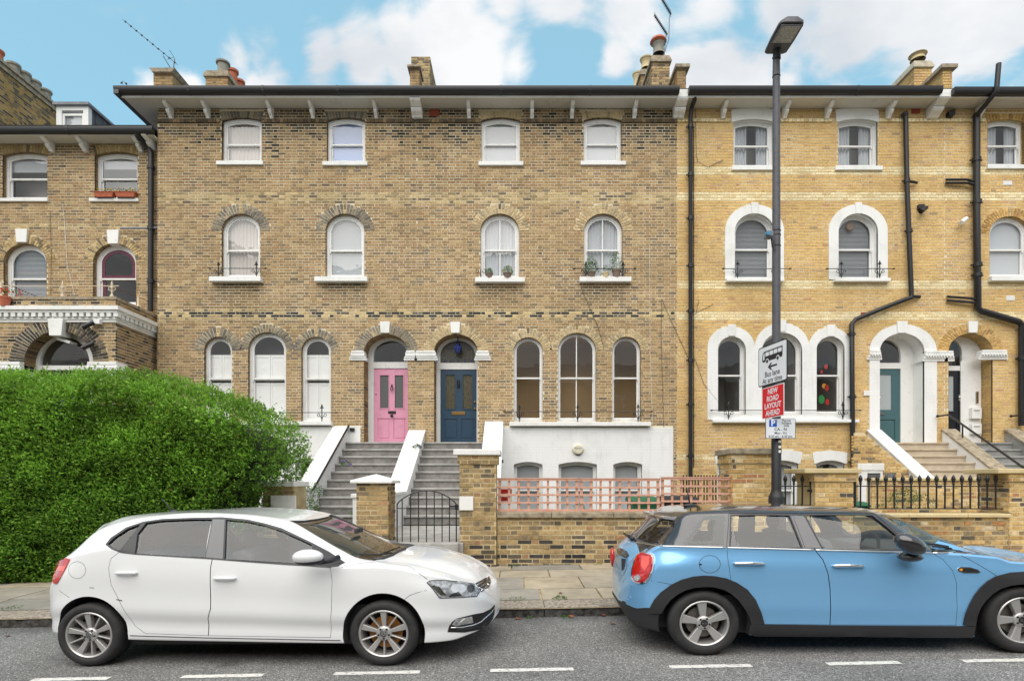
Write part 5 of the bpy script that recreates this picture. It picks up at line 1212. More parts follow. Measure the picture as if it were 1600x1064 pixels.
def pier(label, px0, px1, Yf, dep, ytop, z0, colf, seed, cap='white', band=None, side=None, capw=None, caph=8, pyramid=False, mort='mortar_wall', pitch=.0765):
    X0, X1 = wx(px0, Yf), wx(px1, Yf); zt = wz(ytop, Yf); zc = zt-caph*Yf/F
    t = empty('gate_pier', ((X0+X1)/2, Yf+dep/2, z0), label, 'gate pier', 'brick piers along the garden walls')
    if band:
        zb = zc-band*Yf/F
        brick_block(t, X0, X1, Yf, Yf+dep, z0, zb, colf, seed, side=side, mort=mort, pitch=pitch)
        brick_block(t, X0-.03, X1+.03, Yf-.03, Yf+dep+.03, zb+.001, zc, lambda r, x, z: mul(colf(r, x, z), .8 if z < zb+.07 and mort == 'mortar_wall' else 1), seed+3, side=side, mort=mort, pitch=(zc-zb)/2)
    else: brick_block(t, X0, X1, Yf, Yf+dep, z0, zc, colf, seed, side=side, mort=mort, pitch=pitch)
    cx0, cx1 = (wx(capw[0], Yf), wx(capw[1], Yf)) if capw else (X0-.07, X1+.07)
    q = MB(); ov = .07
    if pyramid:
        zm = zc+(zt-zc)*.42; xm, ym = (cx0+cx1)/2, Yf+dep/2
        vs = [(cx0, Yf-ov, zc), (cx1, Yf-ov, zc), (cx1, Yf+dep+ov, zc), (cx0, Yf+dep+ov, zc), (cx0, Yf-ov, zm), (cx1, Yf-ov, zm), (cx1, Yf+dep+ov, zm), (cx0, Yf+dep+ov, zm), (xm, ym, zt+.04)]
        q.add(vs, [(0, 1, 5, 4), (1, 2, 6, 5), (2, 3, 7, 6), (3, 0, 4, 7), (4, 5, 8), (5, 6, 8), (6, 7, 8), (7, 4, 8), (3, 2, 1, 0)])
    else: q.box(cx0, cx1, Yf-ov, Yf+dep+ov, zc, zt)
    q.build('pier_cap', M[cap], t, bevel=.012); return t
brown = cf_brown()
pA = pier('brick gate pier with a white pyramid cap in front of the pink door steps', 556.4, 606.5, 9.2, .54, 744, .15, brown, 41, side='R', capw=(548.5, 614), caph=11, pyramid=True)
pB = pier('tall brick gate pier with flat white cap and a blank white plate', 717.5, 776, 9.25, .56, 702, .13, brown, 47, band=14, side=None, capw=(709, 782), caph=9)
q = MB(); q.box(wx(717.5, 9.2), wx(739.3, 9.2), 9.215, 9.245, wz(797, 9.22), wz(775.3, 9.22)); q.build('blank_plate', M['white_gloss'], pB, bevel=.004)
p0 = pier('low brick pier with a white plate and worn white cap beside the hedge', 410, 459, 9.9, .6, 752, .15, brown, 53, capw=(400, 462), caph=8)
q = MB(); q.box(wx(423, 9.85), wx(462, 9.85), 9.84, 9.88, wz(795.5, 9.86), wz(774, 9.86)); q.build('blank_plate', M['white_gloss'], p0, bevel=.004)
pC = pier('yellow brick gate pier with rough stone cap left of the street lamp', 1145, 1213, 9.3, .6, 700.5, .2, cf_yellow, 59, mort='mortar_yellow', cap='coping', band=14, side='L', capw=(1138.5, 1219), caph=9)
pD = pier('yellow brick gate pier with flat stone coping right of the street lamp', 1273.5, 1334, 9.3, .6, 731.8, .2, cf_yellow, 61, mort='mortar_yellow', cap='cream_stone', band=13, capw=(1254, 1342.7), caph=7.4)
pE = pier('yellow brick pier at the right edge carrying the end of the railings', 1577, 1650, 9.3, .6, 732, .2, cf_yellow, 67, mort='mortar_yellow', cap='cream_stone', band=13, side='L', capw=(1555, 1670), caph=7.5)
q = MB(); r_ = random.Random(4)
def garden_wall(label, X0, X1, Yf, dep, ytc, ybc, z0, colf, seed, cop, mort='mortar_wall'):
    zt, zc = wz(ytc, Yf-.05), wz(ybc, Yf-.05); t = empty('garden_wall', ((X0+X1)/2, Yf, z0), label, 'garden wall')
    brick_block(t, X0, X1, Yf, Yf+dep, z0, zc, colf, seed, mort=mort); x = X0; r = random.Random(seed)
    while x < X1-.05:
        w = min(r.uniform(.75, 1.15), X1-x); w = X1-x if X1-x-w < .3 else w
        q = MB(); q.box(x+.003, x+w-.003, Yf-.05, Yf+dep+.05, zc, zt); q.build('coping_stone', M[cop], t, bevel=.012); x += w
    return t
gw1 = garden_wall('low sooty brick garden wall with stone coping under the pink trellis', wx(776.5, 9.3), wx(1145, 9.3), 9.3, .24, 800.3, 809, .13, cf_brown(.55, .35), 71, 'coping')
gw2 = garden_wall('low yellow brick garden wall with cream coping under the spiked railings', wx(1334, 9.3), wx(1577, 9.3), 9.3, .24, 802.6, 808.4, .2, lambda r, x, z: mul(pick(r, [(4, c(190, 164, 118, BK)), (4, c(170, 148, 112, BK)), (3, c(206, 176, 124, BK)), (2, c(150, 136, 112, BK)), (1, c(112, 104, 94, BK)), (1, c(200, 150, 100, BK)), (.5, c(222, 206, 176, BK))]), r.uniform(.88, 1.08)), 73, 'cream_stone')
q = MB(); aw = empty('garden_wall', (wx(1468, 12.6), 12.6, .3), 'yellow brick wall seen through the spiked railings below the sandstone steps', 'garden wall')
brick_block(aw, wx(1362, 12.6), wx(1578, 12.6), 12.6, 12.8, .3, wz(751, 12.6), cf_yellow, 77, mort='mortar_yellow'); q.box(wx(1361, 12.6), wx(1579, 12.6), 12.56, 12.85, wz(751, 12.6), wz(746.5, 12.6)); q.build('coping_stone', M['cream_stone'], aw, bevel=.01)
# ================================================================== pink trellis panels
for k, (a, b, y0, y1) in enumerate(((777.4, 904.5, 747.5, 799.5), (905.5, 1031.5, 748, 799.5), (1032.5, 1157, 746, 797))):
    Yt = 9.42; t = empty('trellis_panel', (wx((a+b)/2, Yt), Yt, wz(y1, Yt)), ['leftmost pink timber trellis panel, red sign pieces behind it', 'middle pink timber trellis panel on the low brick wall', 'rightmost pink timber trellis panel with wheelie bins behind'][k], 'trellis', 'pink trellis panels on the garden wall')
    xs = [a+3+(b-a-6)*i/8 for i in range(9)]; tl = R.uniform(-.4, .4)
    for i, x in enumerate(xs):
        w = 1.75 if 0 < i < 8 else 2.2; q = MB(); e = R.uniform(-.4, .4)
        q.add([(wx(x-w+e, Yt), Yt, wz(y1, Yt)), (wx(x+w+e, Yt), Yt, wz(y1, Yt)), (wx(x+w-e, Yt), Yt, wz(y0, Yt)), (wx(x-w-e, Yt), Yt, wz(y0, Yt)), (wx(x-w+e, Yt), Yt+.02, wz(y1, Yt)), (wx(x+w+e, Yt), Yt+.02, wz(y1, Yt)), (wx(x+w-e, Yt), Yt+.02, wz(y0, Yt)), (wx(x-w-e, Yt), Yt+.02, wz(y0, Yt))], [(0, 1, 2, 3), (1, 5, 6, 2), (3, 2, 6, 7), (4, 0, 3, 7), (4, 5, 1, 0), (5, 4, 7, 6)])
        q.build('upright_slat', M['trellis'], t)
    for i in range(5):
        yy = y0+1.6+(y1-y0-4)*i/4; q = MB(); h_ = 1.5 if 0 < i < 4 else 1.9; q.box(wx(a, Yt), wx(b, Yt), Yt-.022, Yt-.001, wz(yy+h_, Yt), wz(yy-h_, Yt)); q.build('cross_slat', M['trellis'], t)
    for yy in ((y0-.8),): q = MB(); q.box(wx(a, Yt), wx(b, Yt), Yt-.03, Yt+.03, wz(y0+.3, Yt), wz(y0-1.2, Yt)); q.build('cap_rail', M['trellis'], t)
# red and white sign behind the trellis
q = MB(); q.box(wx(779, 9.7), wx(800, 9.7), 9.7, 9.71, wz(786, 9.7), wz(763, 9.7)); sg_ = q.build('leaning_sign', M['white_gloss'], None); tag(sg_, 'red and white board leaning behind the left end of the trellis', 'board')
q = MB(); q.box(wx(780, 9.69), wx(799.5, 9.69), 9.694, 9.698, wz(770.5, 9.69), wz(764, 9.69)); q.box(wx(783, 9.69), wx(793.5, 9.69), 9.694, 9.698, wz(782, 9.69), wz(776, 9.69)); q.build('red_print', M['red'], sg_)
# ================================================================== arched iron gate
Yg = 9.25; gate = empty('garden_gate', (wx(668, Yg), Yg, .56), 'black iron gate with arched top below the slate blue door', 'gate')
G = lambda px, py: W(px, py, Yg)
def gate_top(x):
    t = (x-620.5)/(713-620.5); return 787.5-21.5*math.sin(PI*min(max(t, 0), 1))**.75 if 0 <= t <= 1 else 787.5
for x in (620.5, 713): q = MB(); q.tube([G(x, 850), G(x, 787)], .011, 6); q.build('gate_stile', M['black'], gate)
q = MB(); q.tube([G(620.5+92.5*i/24, gate_top(620.5+92.5*i/24)) for i in range(25)], .011, 6); q.build('arched_rail', M['black'], gate, smooth=True)
for yy in (794, 847.5): q = MB(); q.box(wx(620, Yg), wx(713.5, Yg), Yg-.004, Yg+.004, wz(yy+.6, Yg), wz(yy-.6, Yg)); q.build('gate_rail', M['black'], gate)
for x in (628.5, 641.5, 654, 666.4, 678.6, 690.8, 702.3): q = MB(); q.tube([G(x, 848), G(x, gate_top(x))], .009, 6); q.build('gate_bar', M['black'], gate)
q = MB(); q.box(wx(703, Yg), wx(717, Yg), Yg-.02, Yg+.01, wz(792.2, Yg), wz(789.6, Yg)); q.box(wx(711, Yg), wx(716, Yg), Yg-.03, Yg+.01, wz(796, Yg), wz(788, Yg)); q.build('gate_latch', M['black'], gate)
# ================================================================== spiked railings
def railing(label, xs, Yr, yb, x0, x1, yrail, ylow=None, name='iron_railings', cat='railings'):
    t = empty(name, (wx(sum(xs)/len(xs), Yr), Yr, wz(yb, Yr)), label, cat)
    for x in xs:
        q = MB(); q.tube([W(x, yb, Yr), W(x, 756, Yr)], .013, 6); b = q.build('railing_bar', M['black'], t)
        q = MB(); q.tube([W(x, 757, Yr), W(x, 756, Yr), W(x, 755.2, Yr), W(x, 754.2, Yr), W(x, 748.5, Yr), W(x, 745.5, Yr), W(x, 741.5, Yr)], [.014, .024, .024, .016, .034, .026, .003], 8); q.build('spearhead', M['black'], b, smooth=True)
    for yy in [yrail]+([ylow] if ylow else []): q = MB(); q.box(wx(x0, Yr), wx(x1, Yr), Yr-.015, Yr+.015, wz(yy+.8, Yr), wz(yy-.8, Yr)); q.build('railing_rail', M['black'], t)
    return t
railing('black spiked railings on the cream coping of the yellow wall', [1344.5+13.2*i for i in range(18)], 9.42, 795, 1336, 1577, 759.3, 794.5)
gt = railing('black spiked gate beside the street lamp', [1227, 1240.3, 1253.5, 1266.5], 9.45, 870, 1217, 1268, 759.3, 860, 'iron_gate', 'gate')
q = MB(); q.box(wx(1262, 9.42), wx(1278, 9.42), 9.40, 9.44, wz(768.5, 9.4), wz(764.5, 9.4)); q.tube([W(1273, 800, 9.4), W(1273, 763, 9.4)], .03, 8); q.box(wx(1270, 9.4), wx(1277, 9.4), 9.37, 9.42, wz(774, 9.4), wz(762, 9.4)); q.build('gate_lock', M['black'], gt)
q = MB(); q.tube([W(1334.5, 870, 9.4), W(1334.5, 752, 9.4)], .035, 8); q.build('hanging_post', M['black'], gt)
# dark railings behind the trellis
t = empty('area_railings', (wx(1110, 13), 13, .3), 'thin black railings behind the right end of the pink trellis', 'railings')
for i in range(20): q = MB(); x = 1068+4.6*i; q.tube([W(x, 800, 13), W(x, 742, 13)], .016, 5); q.build('railing_bar', M['black'], t)
q = MB(); q.box(wx(1060, 13), wx(1160, 13), 12.99, 13.01, wz(750, 13), wz(748.8, 13)); q.build('railing_rail', M['black'], t)
# ================================================================== bins
def bin_(label, px0, px1, Y, yt, col, yb=1000):
    X0, X1 = wx(px0, Y), wx(px1, Y); zt = wz(yt, Y); t = empty('wheelie_bin', ((X0+X1)/2, Y, .3), label, 'bin', 'wheelie bins in the front gardens'); w = X1-X0
    q = MB(); vs = [(X0+.05, Y+.05, .3), (X1-.05, Y+.05, .3), (X1-.05, Y+.5, .3), (X0+.05, Y+.5, .3), (X0, Y, zt-.07), (X1, Y, zt-.07), (X1, Y+.56, zt-.07), (X0, Y+.56, zt-.07)]
    q.add(vs, [(0, 1, 5, 4), (1, 2, 6, 5), (2, 3, 7, 6), (3, 0, 4, 7), (3, 2, 1, 0)]); q.build('bin_body', M[col], t, bevel=.02)
    q = MB(); q.poly_x([(Y-.04, zt-.08), (Y-.04, zt-.05), (Y+.1, zt), (Y+.5, zt+.02), (Y+.6, zt-.03), (Y+.6, zt-.08)][::-1], X0-.02, X1+.02); q.build('bin_lid', M[col], t, bevel=.012)
    return t
M['bin_green'] = mat('green_plastic', c(34, 104, 72), .5); M['bin_black'] = mat('black_plastic', c(36, 38, 44), .5)
bin_('green wheelie bin behind the third trellis panel', 988, 1030, 10.6, 777.5, 'bin_green'); bin_('black wheelie bin right of the green one behind the trellis', 1038, 1090, 10.8, 776.5, 'bin_black')
bin_('green wheelie bin behind the railings, just over the blue car roof', 1334, 1358, 10.0, 784.5, 'bin_green')
# ================================================================== street lamp
YP = 8.75; XP = wx(1213, YP); zg_ = pz(XP, YP)
lamp = empty('street_lamp', (XP, YP, zg_), 'tall grey street lamp with flat LED head standing on the pavement', 'street lamp')
M['pole_grey'] = mat('grey_painted_steel', c(96, 96, 102), .5, noise=(14, c(78, 78, 84), .45, .7)); M['pole_black'] = mat('black_painted_steel', c(34, 34, 38), .5, noise=(22, c(120, 118, 114), .66, .8))
q = MB(); q.lathe([(.062, wz(690, YP)), (.060, 5.0), (.052, wz(120, YP)), (.052, wz(118, YP))], (XP, YP, 0), 24); q.build('pole', M['pole_grey'], lamp, smooth=True)
q = MB(); q.lathe([(.055, wz(120, YP)), (.05, wz(85, YP))], (XP, YP, 0), 24); q.build('pole_neck', M['pole_grey'], lamp, smooth=True)
for yy in (120, 90): q = MB(); q.lathe([(.053, wz(yy, YP)-.012), (.06, wz(yy, YP)), (.053, wz(yy, YP)+.012)], (XP, YP, 0), 24); q.build('pole_ring', M['black'], lamp, smooth=True)
q = MB(); q.lathe([(.11, zg_-.02), (.112, wz(777, YP)), (.108, wz(775.5, YP)), (.10, wz(774, YP)), (.078, wz(768, YP)), (.071, wz(765, YP)), (.071, wz(686, YP)), (.06, wz(684, YP))], (XP, YP, 0), 24); q.build('pole_base', M['pole_black'], lamp, smooth=True)
for i, yy in enumerate((689.5, 698, 705)): q = MB(); q.box(XP+.0, XP+.035, YP-.078, YP-.06, wz(yy+2.5, YP), wz(yy-1.5, YP)); q.build('sticker', M['white_gloss'], lamp)
# lantern: flat body pointing out over the road
zl = 8.06
def lant(u, v, z): return (XP+v, YP+.06-u, z)
q = MB(); sec = []
prof = [(0, .12, 0), (.03, .165, 0), (.26, .18, .02), (.52, .18, .04), (.575, .16, .045), (.59, .12, .046)]
for u, w, dz in prof:
    for v, zz in ((-w, .0), (-w*.98, .035), (-w*.6, .075), (w*.6, .075), (w*.98, .035), (w, .0)): sec.append(lant(u, v, zl+dz*.6+zz))
fs = []
for i in range(len(prof)-1):
    for k in range(6): a, b = i*6+k, i*6+(k+1) % 6; fs.append((a, b, b+6, a+6))
fs += [tuple(range(5, -1, -1)), tuple(range(30, 36))]; q.add(sec, fs); lan = q.build('lantern', M['pole_grey'], lamp, smooth=True)
q = MB(); q.box(XP-.15, XP+.15, YP+.06-.56, YP+.06-.22, zl+.0, zl+.012); q.build('lantern_bezel', M['lead'], lan, bevel=.004)
M['led'] = mat('led_lens', c(196, 196, 190), .3, noise=(40, c(150, 150, 148), .45, .6)); q = MB(); q.box(XP-.13, XP+.13, YP+.06-.545, YP+.06-.235, zl-.006, zl+.0); q.build('lantern_glass', M['led'], lan)
for i in range(4):
    for j_ in range(5): q = MB(); q.box(XP-.115+j_*.047, XP-.115+j_*.047+.036, YP+.06-.53+i*.073, YP+.06-.53+i*.073+.055, zl-.009, zl-.006); q.build('led_cell', M['frost_led'] if 'frost_led' in M else M['led'], lan)
q = MB(); q.lathe([(.055, zl-.14), (.055, zl+.0), (.07, zl+.02)], (XP, YP-.02, 0), 16); q.build('spigot', M['pole_black'], lamp, smooth=True)
# sensor box strapped to the pole
sb = empty('sensor_box', tuple(W(1203, 365, YP-.02)), 'small grey and blue sensor box strapped to the lamp post', 'sensor')
q = MB(); q.box(wx(1198, 8.6), wx(1208, 8.6), 8.58, 8.72, wz(370, 8.6), wz(360.5, 8.6)); q.build('housing', M['lead'], sb, bevel=.01)
M['cyan'] = mat('cyan_lens', c(70, 150, 190), .3); q = MB(); q.lathe([(.001, -.05), (.03, -.05), (.035, 0)], tuple(W(1199, 366, 8.6)), 12, 'y'); q.build('lens', M['cyan'], sb, smooth=True)
q = MB(); q.tube([W(1205, 371, 8.68), W(1206, 378, 8.66), W(1207, 386, 8.66), W(1209, 391, 8.66), W(1209, 380, 8.66)], .012, 6)
for yy in (361, 368, 385): q.lathe([(.064, wz(yy, YP)-.008), (.066, wz(yy, YP)), (.064, wz(yy, YP)+.008)], (XP, YP, 0), 16)
q.build('strap_and_cable', M['black'], sb, smooth=True)
# ================================================================== signs (real lettering)
M['sign_white'] = mat('sign_white', c(236, 240, 246, .92), .4); M['sign_black'] = mat('sign_black', (.015, .015, .02, 1), .5); M['sign_red'] = mat('sign_red', c(226, 20, 34, .95), .4); M['sign_blue'] = mat('sign_blue', c(30, 90, 190, .95), .4); M['sign_back'] = mat('sign_back', (.3, .3, .3, 1), .6)
def rrect(x0, x1, y0, y1, r, n=5):
    pts = []
    for cx, cy, a0 in ((x1-r, y1-r, 0), (x0+r, y1-r, PI/2), (x0+r, y0+r, PI), (x1-r, y0+r, 1.5*PI)):
        for i in range(n+1): a = a0+PI/2*i/n; pts.append((cx+r*math.cos(a), cy+r*math.sin(a)))
    return pts
def text_mesh(txt, size, cx, cy, z, xf, name, m, parent, sx=1, bold=.0):
    cu = bpy.data.curves.new('t', 'FONT'); cu.body = txt; cu.size = size; cu.align_x = 'CENTER'; cu.align_y = 'CENTER'; cu.extrude = .0008; cu.offset = bold; cu.resolution_u = 3
    o = bpy.data.objects.new('t', cu); COL.objects.link(o); dg = bpy.context.evaluated_depsgraph_get(); me = bpy.data.meshes.new_from_object(o.evaluated_get(dg)); me.name = name
    bpy.data.objects.remove(o); me.transform(xf @ Matrix.Translation((cx, cy, z)) @ Matrix.Diagonal((sx, 1, 1, 1))); me.materials.clear(); me.materials.append(m)
    o = bpy.data.objects.new(name, me); COL.objects.link(o); place(o, parent); return o
def flat(mb, pts, z0, z1, xf):
    """outline in sign coordinates, thickness z0..z1 along the sign normal"""
    pts = ccw(pts); vs, tr = fill2d(pts); n = len(pts)
    mb.add([xf @ Vector((x, y, z1)) for x, y in vs], tr); mb.add([xf @ Vector((x, y, z0)) for x, y in vs], [t[::-1] for t in tr])
    mb.add([xf @ Vector((x, y, z0)) for x, y in pts]+[xf @ Vector((x, y, z1)) for x, y in pts], [(i, (i+1) % n, (i+1) % n+n, i+n) for i in range(n)])
def sign_xf(L, Rr, z0, z1):
    L, Rr = Vector(L), Vector(Rr); u = (Rr-L).normalized(); w = (Rr-L).length; u3 = Vector((u.x, u.y, 0)); v3 = Vector((0, 0, 1)); n3 = u3.cross(v3)
    o = Vector(((L.x+Rr.x)/2, (L.y+Rr.y)/2, (z0+z1)/2)); m = Matrix((u3, v3, n3)).transposed().to_4x4(); return Matrix.Translation(o) @ m, w, z1-z0
xf, w, h_ = sign_xf((3.749, 8.95), (3.868, 8.25), 2.985, 3.587)
s1 = empty('bus_lane_sign', tuple(xf.translation), 'white Bus lane At any time sign with a black bus and arrow', 'road sign')
q = MB(); flat(q, rrect(-w/2, w/2, -h_/2, h_/2, .04), -.006, -.0, xf); q.build('sign_border', M['sign_black'], s1)
q = MB(); flat(q, rrect(-w/2+.016, w/2-.016, -h_/2+.016, h_/2-.016, .03), 0, .0015, xf); q.build('sign_plate', M['sign_white'], s1)
q = MB(); by = .145; 
flat(q, [(-.245, by-.075), (-.2, by-.085), (.235, by-.085), (.25, by-.06), (.25, by+.075), (-.19, by+.075), (-.235, by+.055), (-.25, by-.03)], .0015, .003, xf); bus = q.build('bus_symbol', M['sign_black'], s1)
q = MB()
for i in range(4): x0 = -.165+i*.103; flat(q, rrect(x0, x0+.088, by-.005, by+.055, .008, 2), .003, .0045, xf)
flat(q, [(-.228, by-.05), (-.19, by-.05), (-.185, by+.05), (-.215, by+.045)], .003, .0045, xf)
for cx_ in (-.12, .14): flat(q, [(cx_+.042*math.cos(2*PI*i/16), by-.085+.042*math.sin(2*PI*i/16)) for i in range(16)], .003, .0045, xf)
q.build('bus_windows', M['sign_white'], s1)
q = MB()
for cx_ in (-.12, .14): flat(q, [(cx_+.027*math.cos(2*PI*i/16), by-.085+.027*math.sin(2*PI*i/16)) for i in range(16)], .0045, .006, xf)
flat(q, [(.12, -.045), (.12, -.018), (-.04, -.018), (0, .022), (-.035, .022), (-.105, -.0315), (-.035, -.085), (0, -.085), (-.04, -.045)], .0015, .003, xf); q.build('arrow_symbol', M['sign_black'], s1)
text_mesh('Bus lane', .118, 0, -.14, .0015, xf, 'lettering', M['sign_black'], s1, .95, .0015); text_mesh('At any time', .112, 0, -.235, .0015, xf, 'lettering', M['sign_black'], s1, .92, .0015)
xf, w, h_ = sign_xf((3.779, 8.887), (3.852, 8.313), 2.485, 2.958)
s2 = empty('road_layout_sign', tuple(xf.translation), 'red NEW ROAD LAYOUT AHEAD sign below the bus lane sign', 'road sign')
q = MB(); flat(q, rrect(-w/2, w/2, -h_/2, h_/2, .015, 2), -.006, 0, xf); q.build('sign_border', M['sign_white'], s2)
q = MB(); flat(q, rrect(-w/2+.014, w/2-.014, -h_/2+.012, h_/2-.012, .008, 2), 0, .0015, xf); q.build('sign_plate', M['sign_red'], s2)
for i, t_ in enumerate(('NEW', 'ROAD', 'LAYOUT', 'AHEAD')): text_mesh(t_, .112, 0, .158-i*.108, .0015, xf, 'lettering', M['sign_white'], s2, 1.0, .003)
xf, w, h_ = sign_xf((wx(1196, 8.62), 8.62), (wx(1243, 8.62), 8.62), wz(685, 8.62), wz(653.5, 8.62))
s3 = empty('parking_sign', tuple(xf.translation), 'white Permit holders only parking plate with a blue P', 'road sign')
q = MB(); flat(q, rrect(-w/2, w/2, -h_/2, h_/2, .012, 2), -.006, 0, xf); q.build('sign_border', M['sign_black'], s3)
q = MB(); flat(q, rrect(-w/2+.007, w/2-.007, -h_/2+.007, h_/2-.007, .008, 2), 0, .0015, xf); q.build('sign_plate', M['sign_white'], s3)
q = MB(); flat(q, [(-.17, .025), (-.055, .025), (-.055, .13), (-.17, .13)], .0015, .003, xf); q.build('blue_panel', M['sign_blue'], s3)
text_mesh('P', .125, -.112, .078, .003, xf, 'lettering', M['sign_white'], s3, 1, .004)
for t_, yy, xx, sz in (('Permit', .115, .09, .048), ('holders', .078, .09, .048), ('only', .042, .09, .048), ('CA - N', -.015, 0, .062), ('Mon - Fri', -.07, 0, .048), ('8.30 am - 6.30 pm', -.12, 0, .048)): text_mesh(t_, sz, xx, yy, .0015, xf, 'lettering', M['sign_black'], s3, 1, .0008)
for s_, zz in ((s1, (3.4, 3.15)), (s2, (2.85, 2.6)), (s3, (2.4, 2.25))):
    for z_ in zz: q = MB(); q.tube([(3.86, 8.63, z_), (XP, YP, z_)], .02, 6); q.build('clamp', M['sign_back'], s_)
# ================================================================== chimneys
def chimney(label, px0, px1, Yf, dep, ytop, zb, cap_px=0, pots=(), side=None, cap=True, seed=1, pal=None, name='chimney_stack', grp='chimneys along the roofline', capm='coping', lab_cat='chimney'):
    X0, X1 = wx(px0, Yf), wx(px1, Yf); zt = wz(ytop, Yf); t = empty(name, ((X0+X1)/2, Yf, zb), label, lab_cat, grp); pal = pal or PAL_MAIN
    q = MB(); q.box(X0+.01, X1-.01, Yf+.01, Yf+dep, zb, zt); q.build('core', M['mortar_wall'], t)
    zc = zt-(.22 if cap else 0); mb = MB(); r = random.Random(seed)
    for b in lay_bricks(X0, X1, zb, zc, [], seed=seed): mb.col = mul(pick(r, pal), r.uniform(.85, 1.1)); brick_solid(mb, b, Yf)
    for xs, sg in ((X1, 1), (X0, -1)):
        for (a, b, a2, b2, za, zb_) in lay_bricks(Yf, Yf+dep, zb, zc, [], seed=seed+1):
            mb.col = mul(pick(r, pal), r.uniform(.8, 1.05)); vs = [(xs, a, za), (xs, b, za), (xs, b2, zb_), (xs, a2, zb_), (xs-.03*sg, a, za), (xs-.03*sg, b, za), (xs-.03*sg, b2, zb_), (xs-.03*sg, a2, zb_)]
            fs = [(0, 1, 2, 3), (1, 5, 6, 2), (3, 2, 6, 7), (4, 0, 3, 7), (4, 5, 1, 0)]; mb.add(vs, fs if sg > 0 else [f[::-1] for f in fs])
    mb.build('brickwork', M['brick'], t, col=True, kind='stuff')
    if cap:
        for k, (e, z0_, z1_) in enumerate(((.05, 0, .08), (.03, .08, .15), (0, .15, .22))): q = MB(); q.box(X0-e, X1+e, Yf-e, Yf+dep+e, zc+z0_, zc+z1_); q.build('chimney_cap', M[capm], t, bevel=.01)
    for (u, kind, h_, r_) in pots:
        cx_, cy_ = (X0+X1)/2, Yf+u; q = MB()
        q.lathe([(r_*.95, 0), (r_*.88, .05), (r_*.80, h_*.5), (r_*.84, h_*.86), (r_*1.06, h_*.9), (r_*1.08, h_), (r_*.78, h_), (r_*.7, h_*.6), (.001, h_*.6)], (cx_, cy_, zt), 20); q.build('chimney_pot', M[kind], t, smooth=True)
    return t
chimney('square stone-capped chimney stack at the left end of the brown pair', 239.5, 270, 16.5, 1.55, 107.5, 12.0, seed=3, cap=False)
bpy.data.objects['chimney_stack']
q = MB(); a_, b_ = wx(233.5, 16.42), wx(270, 16.42); q.poly_y([(a_, wz(107, 16.42)), (a_+.08, wz(113, 16.42)), (b_-.02, wz(113, 16.42)), (b_+.06, wz(107, 16.42))], 16.40, 18.2); st0 = q.build('stone_cap', M['coping'], bpy.data.objects['chimney_stack'])
chimney('broad chimney stack with one grey and two red pots', 321, 356, 18.3, 2.6, 110, 12.0, pots=[(.4, 'potgrey', .52, .2), (1.02, 'terracotta', .70, .18), (1.5, 'terracotta', .68, .17), (2.2, 'terracotta', .35, .17)], seed=5)
chimney('narrow rough-topped chimney stack above the middle bracket', 642.5, 672, 17.4, 1.6, 89, 12.0, cap=False, seed=7, pal=[(3, c(196, 176, 134, BK)), (2, c(164, 148, 118, BK)), (1, c(128, 118, 104, BK))])
kn = chimney('small capped brick kneeler in front of the middle chimney', 640.5, 655.5, 16.6, .5, 106, 12.0, cap=False, seed=8, name='parapet_kneeler', grp=None, lab_cat='parapet')
q = MB(); q.box(wx(636.5, 16.55), wx(657, 16.55), 16.5, 17.15, wz(106, 16.55), wz(103, 16.55)); q.build('stone_cap', M['coping'], kn)
def pot_at(parent, px, Y, yb, yt, r, m):
    q = MB(); z0, z1 = wz(yb, Y), wz(yt, Y); h_ = z1-z0; q.lathe([(r*.95, 0), (r*.85, .05), (r*.82, h_*.6), (r*.95, h_*.72), (r*1.02, h_*.8), (r*.92, h_*.86), (r*1.1, h_*.9), (r*1.15, h_), (r*.8, h_), (.001, h_*.7)], (wx(px, Y), Y, z0), 20); q.build('chimney_pot', M[m], parent, smooth=True)
k4 = chimney('chimney stack with pale pots and a red cowl beside the yellow house', 1018, 1046.5, 17.2, 1.5, 86.5, 12.0, cap=True, seed=9, pal=[(3, c(186, 162, 124, BK)), (2, c(150, 132, 108, BK)), (1, c(112, 104, 92, BK))])
pot_at(k4, 1029, 17.5, 86, 66, .19, 'potgrey'); q = MB(); q.lathe([(.19, 0), (.25, .05), (.22, .12), (.16, .14)], tuple(W(1028.5, 69, 17.5)), 16); q.build('pot_cowl', M['terracotta'], k4, smooth=True)
k5 = chimney('lower stepped chimney stack behind the pale-potted one', 1001, 1014, 19.6, 1.6, 108, 12.0, cap=True, seed=10); pot_at(k5, 1010, 19.9, 109, 93, .2, 'cream_stone'); pot_at(k5, 996, 20.6, 137, 116, .16, 'cream_stone')
kn = chimney('capped brick kneeler between the brown and yellow houses', 1057.5, 1072, 16.5, .9, 106, 12.0, cap=False, seed=11, name='parapet_kneeler', grp=None, lab_cat='parapet')
q = MB(); q.box(wx(1055, 16.45), wx(1077.5, 16.45), 16.4, 17.5, wz(106.5, 16.45), wz(101.5, 16.45)); q.build('stone_cap', M['coping'], kn)
k6 = chimney('yellow brick chimney stack with a low broken pot, far right', 1428.5, 1456, 17.3, 2.2, 95, 12.0, cap=True, seed=12, pal=PAL_YEL, capm='stone'); pot_at(k6, 1434, 17.7, 95, 87, .22, 'cream_stone')
kn = chimney('yellow brick kneeler with curved coping, far right', 1473, 1488, 16.5, 1.3, 107, 12.0, cap=False, seed=13, pal=PAL_YEL, name='parapet_kneeler', grp=None, lab_cat='parapet')
